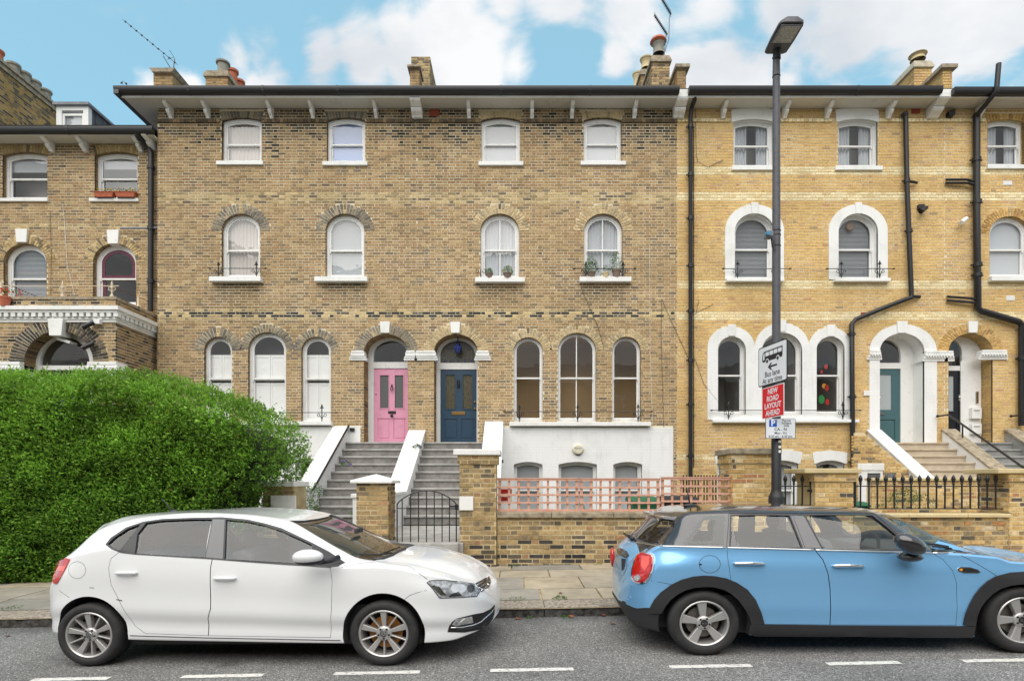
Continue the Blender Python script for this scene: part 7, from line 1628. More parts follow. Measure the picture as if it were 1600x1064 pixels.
    def cast(s, px, py, cen=None):
        for k in range(14):
            a, b = (px, py) if cen is None else (px+(cen[0]-px)*k*.04*s.hs, py+(cen[1]-py)*k*.04)
            d = s.ray(a, b); hit = s.bvh.ray_cast(s.C, d)
            if hit[0] is not None: loc, n, _ = s.snormal(hit[0]); return loc, n
        loc, n, _ = s.snormal(s.C+s.ray(px, py)*5.3); return loc, n
    def patch(s, name, outline, m, off=.003, step=6, holes=(), parent=None, skirt=.006, smooth='full', cen=None):
        out = ccw([(a, -b) for a, b in outline]); hl = [ccw([(a, -b) for a, b in h]) for h in holes]
        def dens(lp):
            r = []
            for i in range(len(lp)):
                a, b = Vector(lp[i]), Vector(lp[(i+1) % len(lp)]); n = max(1, int((b-a).length/step)); r += [tuple(a+(b-a)*j/n) for j in range(n)]
            return r
        out = dens(out); hl = [dens(h) for h in hl]; cx = sum(p[0] for p in out)/len(out); cy = sum(p[1] for p in out)/len(out)
        vs, tr = fill2d(out, hl, step=step); P = []; Q = []
        for x, y in vs:
            loc, n = s.cast(x, -y, (cx, -cy)); P.append(loc+n*off); Q.append(loc+n*(off-skirt))
        mb = MB(); mb.add(P, tr); idx = {}
        for i, v in enumerate(vs): idx[(round(v[0], 3), round(v[1], 3))] = i
        if skirt:
            for lp in [out]+[h[::-1] for h in hl]:
                ids = [idx.get((round(x, 3), round(y, 3))) for x, y in lp]; ids = [i for i in ids if i is not None]; n = len(ids)
                mb.add([P[i] for i in ids]+[Q[i] for i in ids], [(i+n, (i+1) % n+n, (i+1) % n, i) for i in range(n)])
        return s.put(mb, name, M[m] if isinstance(m, str) else m, parent, smooth=smooth)
    def curve(s, name, pts, r, m, off=0, parent=None, step=8, closed=False):
        Pp = []; pts = list(pts)+([pts[0]] if closed else [])
        for (a, b), (c_, d) in zip(pts, pts[1:]):
            n = max(1, int(math.hypot(c_-a, d-b)/step)); Pp += [(a+(c_-a)*j/n, b+(d-b)*j/n) for j in range(n)]
        Pp.append(pts[-1]); W3 = []
        for a, b in Pp: loc, n = s.cast(a, b); W3.append(loc+n*off)
        mb = MB(); mb.tube(W3, r, 6); return s.put(mb, name, M[m], parent, smooth='full')
    def boolean(s, o, c_, op='DIFFERENCE', solver='EXACT'):
        md = o.modifiers.new('b', 'BOOLEAN'); md.operation = op; md.object = c_; md.solver = solver
        dg = bpy.context.evaluated_depsgraph_get(); me = bpy.data.meshes.new_from_object(o.evaluated_get(dg)); o.modifiers.clear(); old = o.data; o.data = me; bpy.data.meshes.remove(old); return o
    def prism_y(s, pts, y0, y1):
        """cutter from (x,z) outline"""
        pts = ccw(pts); n = len(pts); vs, tr = fill2d(pts); k = len(vs)
        mb = MB(); mb.add([(x, y0, z) for x, z in vs]+[(x, y1, z) for x, z in vs], tr+[tuple(i+k for i in t[::-1]) for t in tr]+[((i+1) % n, i, i+k, (i+1) % n+k) for i in range(n)])
        return s.mesh(mb.v, mb.f, 'cut')
    def xz(s, outline):
        cx = sum(p[0] for p in outline)/len(outline); cy = sum(p[1] for p in outline)/len(outline); r = []
        for a, b in outline: loc, n = s.cast(a, b, (cx, cy)); r.append((loc.x, loc.z))
        return r
    def finish_mesh(s, o, name, mats, split=None):
        me = o.data; me.name = name; o.name = name; me.materials.clear()
        for m in mats: me.materials.append(m)
        N = [(0, 0, 0)]*len(me.loops); mi = [0]*len(me.polygons)
        for p in me.polygons:
            loc, n, dist = s.snormal(p.center)
            if dist < .006 and n.dot(p.normal) > .72:
                mi[p.index] = 0 if not split else int(split(p.center))
                for li in p.loop_indices:
                    _, nn, _ = s.snormal(me.vertices[me.loops[li].vertex_index].co); N[li] = nn
            else: mi[p.index] = len(mats)-1
        me.polygons.foreach_set('material_index', mi); me.polygons.foreach_set('use_smooth', [True]*len(me.polygons))
        bm = bmesh.new(); bm.from_mesh(me)
        for e in bm.edges:
            if len(e.link_faces) == 2 and (e.calc_face_angle(0) > math.radians(35) or e.link_faces[0].material_index != e.link_faces[1].material_index): e.smooth = False
        bm.to_mesh(me); bm.free(); me.normals_split_custom_set(N); me.update(); o.parent = s.root
        return o
    def wheel(s, x, near, r, rr, w, spokes, style, zs=.93, rot=0.0, disc='dark_metal'):
        """near: -1 camera side; own object with tyre, rim, hub"""
        yo = (s.hw-.015)*near; e = empty('wheel'); e.parent = s.root; e.location = (x, yo, r*zs); e.scale = (1, 1, zs)
        sg = -1*near*-1   # outward direction along y
        o_ = near
        T = MB(); pr = [(rr-.004, .01), (rr+.012, -.004), (r*.80, -.010), (r*.90, -.008), (r*.955, .004), (r*.985, .022), (r, .045), (r, w-.045), (r*.985, w-.02), (r*.93, w), (rr, w-.01)]
        T.lathe([(a, (b)*-o_) for a, b in pr], (0, 0, 0), 64, 'y'); t = T.build('tyre', M['tyre'], None, smooth=50); t.parent = e
        me = t.data
        if o_ < 0: pass
        tr = MB()
        for k in range(4): tr.lathe([(r+.0015, (w*.30+k*w*.13)*-o_), (r+.0015, (w*.30+k*w*.13+.006)*-o_)], (0, 0, 0), 48, 'y')
        g_ = tr.build('tread_groove', M['black'], None); g_.parent = t
        B_ = MB(); B_.lathe([(rr+.003, .006*-o_), (rr-.006, .0), (rr-.016, .006*-o_), (rr-.022, .03*-o_), (rr-.03, .12*-o_), (rr-.03, (w-.03)*-o_)], (0, 0, 0), 64, 'y'); rim = B_.build('rim', M['alloy'], None, smooth=40); rim.parent = e
        D = MB(); D.lathe([(.001, .085*-o_), (rr*.68, .085*-o_), (rr*.68, .10*-o_), (.001, .10*-o_)], (0, 0, 0), 40, 'y'); D.build('brake_disc', M[disc], None, smooth=40).parent = e
        D = MB(); D.lathe([(.001, .125*-o_), (rr-.028, .125*-o_)], (0, 0, 0), 40, 'y'); D.build('wheel_well', M['black'], None).parent = e
        S = MB()
        for k in range(spokes):
            a = 2*PI*k/spokes+rot+PI/2
            wide = (k % 2 == 0) if style == 'twin' else True
            if style == 'twin': w0, w1 = (.032, .058) if wide else (.014, .016)
            else: w0, w1 = .050, .088
            r0, r1 = .045, rr-.012; yb = .012
            pts = [(r0, -w0*.5), (r0+.02, -w0*.5), (r1, -w1*.5), (r1, w1*.5), (r0+.02, w0*.5), (r0, w0*.5)]
            n = len(pts); ca, sa = math.cos(a), math.sin(a); top = []; bot = []
            for i, (u, v) in enumerate(pts):
                h_ = yb-(.0 if u > r0+.03 else -.012); top.append((u*ca-v*sa, h_*-o_, u*sa+v*ca)); bot.append((u*ca-v*sa, (h_+.04)*-o_, u*sa+v*ca))
            ctr = [((r0*ca, (yb+.010)*-o_, r0*sa)), ((r1*ca, (yb+.004)*-o_, r1*sa))]
            f = [tuple(range(n))]+[(i, i+n, (i+1) % n+n, (i+1) % n) for i in range(n)]
            S.add(top+bot, f if o_ < 0 else [q_[::-1] for q_ in f])
        sp_ = S.build('spokes', M['alloy'], None, bevel=.006); sp_.parent = rim
        H_ = MB(); H_.lathe([(.068, .04*-o_), (.066, .022*-o_), (.060, .016*-o_), (.034, .012*-o_), (.032, .018*-o_), (.001, .016*-o_)], (0, 0, 0), 24, 'y'); H_.build('hub', M['alloy'], None, smooth=40).parent = e
        for k in range(5):
            a = 2*PI*(k+.5)/5+rot+PI/2; q = MB(); q.lathe([(.001, .010*-o_), (.0095, .010*-o_), (.0095, .02*-o_)], (.047*math.cos(a), 0, .047*math.sin(a)), 8, 'y'); q.build('wheel_bolt', M['black'], None).parent = e
        C_ = MB(); C_.lathe([(.001, .004*-o_), (.026, .005*-o_), (.030, .010*-o_), (.030, .016*-o_)], (0, 0, 0), 24, 'y'); C_.build('hub_cap', M['black' if style == 'five' else 'steel'], None, smooth=40).parent = e
        C_ = MB(); yy = .0035*-o_
        if style == 'twin':   # ring emblem with the letters stacked
            def bar(a, b, w_=.0035):
                a, b = Vector(a), Vector(b); d = (b-a).normalized(); n_ = Vector((-d.y, d.x))*w_*.5; C_.add([(p.x, yy, p.y) for p in (a-n_, b-n_, b+n_, a+n_)], [(0, 1, 2, 3)])
            C_.lathe([(.0265, yy), (.0225, yy)], (0, 0, 0), 24, 'y')
            for a, b in (((-.009, .018), (0, .002)), ((0, .002), (.009, .018)), ((-.017, .010), (-.008, -.017)), ((-.008, -.017), (0, 0)), ((0, 0), (.008, -.017)), ((.008, -.017), (.017, .010))): bar(a, b)
            C_.build('emblem', M['black'], None).parent = e
        else:
            C_.lathe([(.0105, yy), (.0085, yy)], (0, 0, 0), 16, 'y')
            for sx in (-1, 1):
                for j in range(3): C_.add([(sx*.011, yy, .004-j*.004), (sx*(.025-j*.003), yy, .006-j*.0045), (sx*(.025-j*.003), yy, .004-j*.0045), (sx*.011, yy, .002-j*.004)], [(0, 1, 2, 3)])
            C_.build('emblem', M['steel'], None).parent = e
        return e
def car_paint(name, col, rough=.35, metal=0.0, coat=1.0, flake=None):
    m = mat(name, col, rough, metal, .5, coat=coat); b = m.node_tree.nodes['Principled BSDF']; b.inputs['Coat Roughness'].default_value = .02
    return m
M['white_car'] = car_paint('white_car_paint', (.80, .81, .82, 1), .4); M['blue_car'] = car_paint('blue_metallic_paint', (.23, .53, .88, 1), .30, .45); M['gloss_black'] = car_paint('gloss_black', (.02, .02, .024, 1), .2)
M['cladding'] = mat('black_cladding', (.022, .022, .025, 1), .55, noise=(60, (.04, .04, .04, 1), .6, .8)); M['tyre'] = mat('tyre_rubber', (.02, .02, .021, 1), .75, noise=(12, (.04, .037, .034, 1), .45, .8), bump=(60, .2, .002))
M['alloy'] = mat('alloy', (.52, .51, .50, 1), .36, .6, noise=(30, (.42, .40, .38, 1), .55, .8)); M['dark_metal'] = mat('brake_disc', (.22, .20, .18, 1), .5, .7); M['rusty_disc'] = mat('rusty_brake_disc', (.45, .20, .05, 1), .7, .2)
M['car_trim'] = mat('car_interior', (.055, .055, .06, 1), .8); M['car_headliner'] = mat('car_headliner', (.42, .42, .40, 1), .9); M['rubber'] = mat('rubber_seal', (.04, .04, .043, 1), .5); M['seat'] = mat('seat_cloth', (.09, .09, .10, 1), .9)
M['car_glass'] = glass_mat('car_glass', (.86, .91, .90, 1), .85, 1.5, .0); M['car_glass_dark'] = glass_mat('tinted_glass', (.45, .48, .48, 1), .8, 1.5, .0)
M['red_lens'] = mat('red_lens', (.62, .012, .014, 1), .12, coat=1, noise=(40, (.40, .006, .01, 1), .45, .6)); M['red_lens2'] = mat('red_lens_pale', (.85, .10, .07, 1), .12, coat=1); M['chrome'] = mat('chrome', (.80, .80, .80, 1), .10, 1)
M['lamp_glass'] = glass_mat('lamp_glass', (.95, .96, .97, 1), 1.0, 1.45, .0); M['lamp_bowl'] = mat('lamp_reflector', (.62, .63, .65, 1), .45, .3, noise=(30, (.25, .26, .28, 1), .4, .6)); M['orange'] = mat('orange_lens', (.8, .3, .03, 1), .2)
def ell(cx, cy, rx, ry, n=28, a0=0, a1=2*PI): return [(cx+rx*math.cos(a0+(a1-a0)*i/n), cy+ry*math.sin(a0+(a1-a0)*i/n)) for i in range(n if abs(a1-a0-2*PI) < 1e-6 else n+1)]
def arch_cut(s, xc, zc, rx, rz):
    mb = MB(); n = 56
    for sg in (-1, 1):
        pts = [(xc+rx*math.cos(2*PI*i/n), zc+rz*math.sin(2*PI*i/n)) for i in range(n)]; y0, y1 = (-1.3, -s.hw+.30) if sg < 0 else (s.hw-.30, 1.3)
        mb.add([(x, y0, z) for x, z in pts]+[(x, y1, z) for x, z in pts], [tuple(range(n)), tuple(range(2*n-1, n-1, -1))]+[((i+1) % n, i, i+n, (i+1) % n+n) for i in range(n)])
    return s.mesh(mb.v, mb.f, 'cut')
def interior(s, xs_front, xs_rear, zf, hgt, col='seat', steer=True, xdash=None, zdash=None):
    for x, y, w in ((xs_front, -.36, .46), (xs_front, .36, .46), (xs_rear, -.33, .55), (xs_rear, .33, .55)):
        q = MB(); t = .17
        pf = [(x-.10, zf), (x+.08, zf), (x+.00, zf+hgt*.66), (x-.10, zf+hgt*.74), (x-.20, zf+hgt*.70)]
        q.add([(a, y-w/2, b) for a, b in pf]+[(a, y+w/2, b) for a, b in pf], [(4, 3, 2, 1, 0), (5, 6, 7, 8, 9)]+[(i, (i+1) % 5, (i+1) % 5+5, i+5) for i in range(5)]); st = s.put(q, 'car_seat', M[col], bevel=.03)
        q = MB(); q.ball((x-.15, y, zf+hgt*.92), .055, .13, .085, 14, 9); s.put(q, 'headrest', M[col], st, smooth='full')
    if xdash:
        q = MB(); q.box(xdash-.25, xdash+.35, -s.hw*.84, s.hw*.84, zf, zdash); s.put(q, 'dashboard', M['car_trim'], bevel=.03)
        q = MB(); c_ = Vector((xdash-.38, -.36, zdash-.02)); pts = [c_+Vector((.07*math.sin(a)*.9, .17*math.cos(a), .16*math.sin(a))) for a in [2*PI*i/24 for i in range(25)]]; q.tube(pts, .014, 8, False); q.tube([c_, c_+Vector((.2, 0, -.1))], .03, 8); s.put(q, 'steering_wheel', M['car_trim'], smooth='full')
        q = MB(); q.box(xdash+.0, xdash+.03, -.10, .10, zf+hgt*.92, zf+hgt*1.02); s.put(q, 'rear_view_mirror', M['car_trim'], bevel=.01)
# ------------------------------------------------------------------ white hatchback
V = Car('parked_car', 'white five-door hatchback parked beside the hedge, scuffed rear door', 136.6, 5.0, 599, 4.853, .84)
WB = V.WB
g = dict(x0=-.64, x1=WB+.92, bulge=.014, lo1=.966)
g['zt'] = V.tab([('L', -.64, .56), ('L', -.62, .66), ('L', -.57, .76), ('L', -.52, .84), (100, 871, -.4), (125, 845, -.4), (150, 820, -.4), (161, 813, -.35), (200, 805, 0), (250, 800, .1), (300, 797, .1), (360, 795.5, .1), (420, 797, .1), (470, 802, .1), (500, 808, .1), (550, 826, .1), (600, 848, .05), (632, 858, 0), (661, 861, 0), (693, 866, 0), (720, 874, 0), (741.6, 884, 0), (752, 893, 0), (761, 903, 0), ('L', WB+.89, .58), ('L', WB+.92, .47)])
g['zs'] = V.tab([('L', -.64, .48), ('L', -.60, .62), (97, 874, -.75), (130, 864, -.8), (165, 857, -.82), (210, 865, -.82), (280, 870, -.82), (331, 873, -.82), (400, 877, -.82), (453, 882, -.82), (528, 886, -.82), (583, 884, -.82), (620, 887, -.82), (660, 896, -.8), (700, 904, -.75), (735, 912, -.6), ('L', WB+.80, .60), ('L', WB+.92, .42)])
g['zb'] = V.tab([('L', -.64, .30), (74, 988, -.7), (85, 992, -.8), (203, 1001, -.84), (370, 1004, -.84), (532, 1006.5, -.84), (667, 1006.8, -.84), (705, 999, -.7), ('L', WB+.70, .215), ('L', WB+.85, .25), ('L', WB+.92, .30)])
g['zr'] = V.tab([('L', -.64, .52), ('L', -.56, .70), (108, 870, -.62), (130, 846, -.62), (150, 828, -.60), (170, 819, -.6), (224, 808, -.59), (307, 801.5, -.59), (387, 803, -.59), (440, 814, -.60), (488, 838, -.62), (530, 860, -.65), (560, 873, -.68), (590, 876, -.68), (640, 880, -.62), (690, 893, -.6), ('L', WB+.6, .70), ('L', WB+.80, .61), ('L', WB+.92, .44)])
g['wr'] = hermite([(-.64, .60), (-.5, .62), (-.3, .58), (0, .585), (1.6, .585), (2.0, .62), (2.35, .66), (2.6, .63), (3.1, .60), (3.5, .5)])
g['ws'] = hermite([(-.64, .74), (-.3, .80), (0, .825), (2.6, .825), (3.0, .81), (3.3, .79), (3.6, .74)])
def plan(x0, xs0, xs1, x1, p=3.0, p1=2.6):
    def f(x):
        if x < xs0: return max(1-((xs0-x)/(xs0-x0))**p, .03)**(1/p)
        if x > xs1: return max(1-((x-xs1)/(x1-xs1))**p1, .03)**(1/p1)
        return 1
    return f
g['plan'] = plan(-.64, .08, WB+.10, WB+.925, 3.0, 2.5)
Vv, Ff, mm_ = V.loft(g); body = V.mesh(Vv, Ff, 'body'); V.set_surface(body)
iv, if_, _ = V.loft(g, nx=40, inset=.045, xr=(-.40, WB-.30), floor=.60)
inner = V.mesh(iv, if_, 'cut')
DLO = [(164.9, 850.7), (173.4, 840), (197.4, 824), (224, 815), (253.5, 810.7), (306.8, 808.6), (346.9, 808), (386.9, 811.5), (413.6, 817.4), (440, 825), (462, 835.5), (488, 848), (514.7, 862), (539.3, 878.7), (528, 884.6), (514.7, 886.2), (453.4, 882.7), (400, 878.7), (331, 873.4), (280, 870.2), (210.8, 866), (189.4, 863.3), (173.4, 857.4)]
GQ = [(168.5, 850), (178.8, 840), (200, 826), (220, 819), (187.5, 859.5), (176, 856)]
GR_ = [(228.5, 817), (255, 813.3), (300, 811.5), (331.5, 811.5), (320.5, 870.3), (262, 867.5), (211, 864.5), (215, 834)]
GF = [(353.5, 812), (387, 815), (412, 820.5), (440, 829.5), (468, 842), (487, 851), (486, 880), (450, 878.5), (400, 876), (351, 873.3)]
cutters = []
for w_ in (GQ, GR_, GF): cutters.append(V.prism_y(V.xz(w_), -1.2, 1.2))
ws = [V.at(455, 812.5, -.50)[0], V.at(585, 873, -.66)[0], V.at(631, 858, 0)[0]]
wpl = [(ws[0]-.02, -.50), (ws[0]+.25, -.56), (ws[1]-.2, -.635), (ws[1], -.66), ((ws[1]+ws[2])/2+.06, -.42), (ws[2], 0)]; wpl += [(x, -y) for x, y in wpl[-2::-1]]+[]; wpl = wpl+[(ws[0]+.03, .3), (ws[0]+.045, 0), (ws[0]+.03, -.3)]
def prism_z(s, pts, z0, z1):
    pts = ccw(pts); n = len(pts); vs, tr = fill2d(pts); k = len(vs); mb = MB()
    mb.add([(x, y, z1) for x, y in vs]+[(x, y, z0) for x, y in vs], tr+[tuple(i+k for i in t[::-1]) for t in tr]+[(i, i+k, (i+1) % n+k, (i+1) % n) for i in range(n)]); return s.mesh(mb.v, mb.f, 'cut')
cutters.append(prism_z(V, wpl, .78, 2))
arch_f = V.at(599, 993, -.84); arch_r = V.at(137, 993, -.84)
cutters.append(arch_cut(V, 0.01, .27, .345, .345)); cutters.append(arch_cut(V, WB, .27, .352, .35))
V.boolean(body, inner)
for c_ in cutters: V.boolean(body, c_)
D1 = [(185.4, 862.7), (173.4, 872), (169.4, 886.7), (173.4, 913.4), (189.4, 945.4), (210.8, 977.5), (226.8, 989.5), (325.5, 993), (325, 966.8), (329, 950.8), (329, 886.7), (331.7, 873.4), (343, 809.5), (306.8, 810), (253.5, 812.3), (226, 816.5)]
D2 = [(331.7, 873.4), (329, 886.7), (329, 950.8), (325, 966.8), (325.5, 993), (516.6, 996), (518.2, 950.8), (519.3, 908), (516.6, 886.2), (486, 880), (487, 849.5), (440, 827), (412, 819), (386.9, 813), (347, 809.5)]
seam = M['black']
doors = []
for lab, D_ in (('rear door with a small scuff by the wheel arch', D1), ('front door', D2)):
    pz_ = V.xz(D_); dcut = V.prism_y(offset_poly(pz_, .0035), -1.2, -.25)
    d_ = bpy.data.objects.new('door', body.data.copy()); COL.objects.link(d_); V.boolean(d_, dcut, 'INTERSECT'); bpy.data.objects.remove(dcut); doors.append((d_, lab, pz_))
for d_, lab, pz_ in doors:
    dcut = V.prism_y(pz_, -1.2, -.25); V.boolean(body, dcut); bpy.data.objects.remove(dcut)
V.finish_mesh(body, 'body', [M['white_car'], M['car_trim']])
for d_, lab, pz_ in doors: V.finish_mesh(d_, 'door', [M['white_car'], M['car_trim']])
for c_ in cutters+[inner]: bpy.data.objects.remove(c_)
# trim and glass
V.patch('window_surround', DLO, 'rubber', off=.004, holes=[GQ, GR_, GF], step=7)
V.patch('quarter_glass', GQ, 'car_glass_dark', off=-.010, skirt=0); V.patch('door_window', GR_, 'car_glass', off=-.010, skirt=0, parent=doors[0][0]); V.patch('door_window', GF, 'car_glass', off=-.010, skirt=0, parent=doors[1][0])
V.patch('pillar_cover', [(333, 811.5), (351.5, 812), (348.5, 873), (322, 870.5)], 'gloss_black', off=.0055, step=7)
V.patch('corner_panel', [(489, 851), (513, 863), (536, 878.5), (514, 884), (487, 881)], 'cladding', off=.006, step=7)
def plane_glass(s, pts, m, name, dz=-.012, n=18):
    """glass following the loft, from a plan outline"""
    vs, tr = fill2d(ccw(pts), step=.07); mb = MB(); P = []
    for x, y in vs: h = s.bvh.ray_cast(Vector((x, y, 3)), Vector((0, 0, -1))); loc, nn, _ = s.snormal(h[0]); P.append(loc+nn*dz)
    mb.add(P, tr); return s.put(mb, name, M[m], smooth='full')
M['screen_glass'] = glass_mat('windscreen_glass', (.76, .83, .78, 1), 1.1, 1.5, .0)
plane_glass(V, wpl, 'screen_glass', 'windscreen')
# black ceramic edge at the foot of the screen, wipers
edge = [p for p in wpl]; 
V.curve('scuttle', [(583, 874), (598, 873), (612, 868), (622, 862), (633, 857.5)], .016, 'rubber', off=.004)
V.curve('wiper', [(594, 869), (612, 862), (624, 857.5)], .008, 'black', off=.02); V.curve('wiper', [(560, 868), (590, 869.5), (612, 866)], .007, 'black', off=.018)
# lamps
TL = [(97.4, 871.5), (104, 871.5), (110, 873.4), (107, 880), (104, 886.7), (96, 901), (89.4, 912), (84, 910.8), (82.5, 902), (84, 894.7), (87, 885), (90.7, 877.4)]
tl = V.patch('tail_light', TL, 'red_lens', off=.007, step=4, skirt=.012); V.patch('lens_band', [(93, 884), (105, 884), (101, 892), (89, 892)], 'red_lens2', off=.009, step=4, skirt=.0, parent=tl)
HL = [(666.3, 909.9), (671.6, 906.2), (683, 905.2), (695.3, 905.5), (719, 908), (741.3, 911.8), (749.9, 923.7), (745.3, 931.6), (719, 933.6), (686.7, 934.5), (675.5, 919.7)]
hl = V.patch('headlight', HL, 'rubber', off=.003, step=5, skirt=.01)
hin = offset_poly(ccw([(a, -b) for a, b in HL]), 1.2); hin = [(a, -b) for a, b in hin]
V.patch('reflector', hin, 'lamp_bowl', off=.0045, step=4, skirt=0, parent=hl); V.patch('lens', hin, 'lamp_glass', off=.010, step=5, skirt=.006, parent=hl)
V.patch('reflector_bowl', ell(716, 919, 12, 8, 16), 'chrome', off=.0062, step=4, skirt=0, parent=hl); V.patch('lamp_bulb_cover', ell(735, 919, 6, 6.5, 14), 'black', off=.0065, step=4, skirt=0, parent=hl); V.patch('indicator', [(670, 912), (684, 913), (694, 926), (703, 931), (690, 931)], 'chrome', off=.006, step=4, skirt=0, parent=hl); V.patch('lamp_divider', [(704, 928), (716, 924), (722, 931), (700, 932)], 'cladding', off=.0066, step=4, skirt=0, parent=hl)
gr = V.patch('grille', [(742.6, 911.2), (757, 903.3), (762.4, 901.3), (766, 908), (765, 915.8), (751.8, 924.3)], 'black', off=.004, step=4)
for a, b, c_, d in ((744.5, 914.5, 762, 904.5), (747.5, 918.5, 764, 909.5), (751, 922.5, 765, 914)): V.curve('grille_slat', [(a, b), (c_, d)], .004, 'chrome', off=.006, parent=gr)
em = V.patch('emblem', ell(763, 908, 3.4, 7.2, 16), 'chrome', off=.010, step=3, parent=gr); V.patch('emblem_field', ell(763, 908, 2.4, 5.4, 14), 'black', off=.012, step=3, skirt=0, parent=em)
V.curve('emblem_letters', [(761.5, 904.5), (763, 908), (764.5, 904.5)], .0022, 'chrome', off=.014, parent=em, step=2); V.curve('emblem_letters', [(760.9, 907), (762, 912), (763, 909), (764, 912), (765, 907)], .0022, 'chrome', off=.014, parent=em, step=2)
LG = [(699.2, 986.8), (701.8, 977.6), (707, 970.5), (713.7, 965.8), (740, 959.2), (755, 956.5), (766, 951), (772.5, 944.5), (772.5, 955.3), (770, 966), (760.4, 980), (745, 984), (725.5, 987.6)]
lg = V.patch('lower_grille', LG, 'black', off=.004, step=5)
V.patch('fog_light', [(706, 975), (713, 966.5), (737, 962.5), (739, 972), (712, 977)], 'lamp_bowl', off=.007, step=4, parent=lg); V.patch('fog_light_lens', [(717, 967), (733, 963.5), (736, 971), (719, 973.5)], 'chrome', off=.010, step=4, skirt=0, parent=lg)
V.curve('chrome_strip', [(704, 979.5), (722, 979), (738, 976), (750, 971), (760, 962), (767, 956), (771, 949)], .006, 'chrome', off=.009, parent=lg)
for k in range(3): V.curve('grille_slat', [(712, 984-k*.3), (735, 981.5-k*2), (752, 977-k*4), (764, 969-k*5), (771, 959-k*5)], .005, 'cladding', off=.007, parent=lg)
# seams
for pts in ([(666.5, 922), (652, 925.5), (640, 930), (632, 936)], [(84, 914), (95, 924), (108, 933)], [(534, 886), (560, 880), (590, 877)], [(590, 877), (640, 884), (668, 905)], ): V.curve('panel_seam', pts, .0022, 'black', off=-.0005)
V.curve('fuel_flap_seam', ell(120.6, 890.2, 13.4, 13.2, 30), .0016, 'rubber', off=0, closed=True, step=4)
V.curve('scuff', [(182, 936), (187, 937), (191, 938)], .0035, 'black', off=.001, step=3, parent=doors[0][0]); V.curve('scuff', [(140, 917.5), (147, 918)], .002, 'black', off=.001, step=3)
V.curve('sill_line', [(203, 992.5), (325, 996), (430, 998), (532, 1000)], .004, 'rubber', off=.0)
def handle(s, cx, cy, w, h, body_m, parent, cup_m):
    cu = s.patch('handle_cup', ell(cx, cy-.5, w*.38, h*1.9, 20), cup_m, off=.0012, step=4, skirt=0, parent=parent)
    pts = [(cx-w/2, cy), (cx-w/2+2, cy), (cx, cy-.4), (cx+w/2-2, cy), (cx+w/2, cy)]; W3 = []
    for (a, b), o_ in zip(pts, (.004, .022, .030, .022, .004)): loc, n = s.cast(a, b); W3.append(loc+n*o_)
    q = MB(); q.tube(W3, [.008, .013, .014, .013, .008], 10); return s.put(q, 'door_handle', M[body_m], parent, smooth='full')
M['white_shade'] = M['white_car']
handle(V, 198.4, 894.7, 33, 3.6, 'white_car', doors[0][0], 'white_car'); handle(V, 352, 903, 34, 3.6, 'white_car', doors[1][0], 'white_car')
# mirror
loc, n = V.cast(500, 876); q = MB(); mx_, mz_ = V.at(481, 873.5, -1.0)
mx2, mz2 = V.at(481, 872, -1.0)
prof = MB(); prof.ball((mx2, -1.0, mz2+.012), .128, .085, .062, 22, 12); mo = V.put(prof, 'door_mirror', M['white_car'], doors[1][0], smooth='full')
q = MB(); q.ball((mx2+.005, -.99, mz2-.022), .118, .078, .040, 20, 10); V.put(q, 'mirror_base', M['cladding'], mo, smooth='full'); q = MB(); q.tube([(mx2+.06, -.96, mz2-.035), (mx2+.15, -.90, mz2-.035), (mx2+.19, -.82, mz2-.02)], [.028, .022, .026], 10); V.put(q, 'mirror_arm', M['cladding'], mo, smooth='full')
# aerial
p0_ = V.at(271, 799, 0); q = MB(); q.ball((p0_[0], 0, p0_[1]+.0), .05, .02, .02); q.tube([(p0_[0], 0, p0_[1]), (V.at(252, 778, 0)[0], 0, V.at(252, 778, 0)[1])], [.010, .003], 6); V.put(q, 'roof_aerial', M['cladding'], smooth='full')
interior(V, 1.35, .45, .60, .50, xdash=2.12, zdash=.80)
for xx, nr, rt, ds in ((0, -1, .1, 'dark_metal'), (WB, -1, 0.0, 'rusty_disc'), (0, 1, 0, 'dark_metal'), (WB, 1, 0, 'dark_metal')): V.wheel(xx, nr, .296, .213, .19, 10, 'twin', rot=rt, disc=ds, zs=.93)
q = MB(); q.box(-.25, WB+.3, -.70, .70, .16, .5); V.put(q, 'underbody', M['black'])
# ------------------------------------------------------------------ blue hatchback with black roof
U = Car('parked_car', 'light blue five-door hatchback with a black roof, cut off by the right edge', 1102.9, 4.96, 1603, 4.85, .86)
WB = U.WB
g = dict(x0=-.66, x1=WB+.80, bulge=.006)
g['zt'] = U.tab([('L', -.66, .52), ('L', -.65, .58), (957, 890, 0), (960, 872, 0), (965, 857, 0), (979, 845.5, 0), (992, 835.8, 0), (1010, 819.5, 0), (1019, 811.5, 0), (1022, 800.5, 0), (1044, 796.5, 0), (1077, 789.5, .1), (1128, 786.2, .1), (1185, 786, .1), (1240, 787, .1), (1297, 788.8, .1), (1348, 794, .1), (1369, 800, .1), (1400, 817, .1), (1440, 842, .1), (1470, 857, 0), (1497, 859, 0), (1540, 861, 0), (1570, 865, 0), (1600, 869, 0), ('L', WB+.45, .79), ('L', WB+.65, .72), ('L', WB+.76, .62), ('L', WB+.80, .52)])
g['zs'] = U.tab([('L', -.66, .46), ('L', -.62, .66), ('L', -.55, .78), (1031, 853, -.76), (1134, 855.2, -.82), (1260, 858.6, -.82), (1348, 860.8, -.82), (1454, 863.2, -.82), (1495, 864, -.82), (1540, 868, -.8), (1600, 874, -.8), ('L', WB+.3, .70), ('L', WB+.6, .62), ('L', WB+.80, .46)])
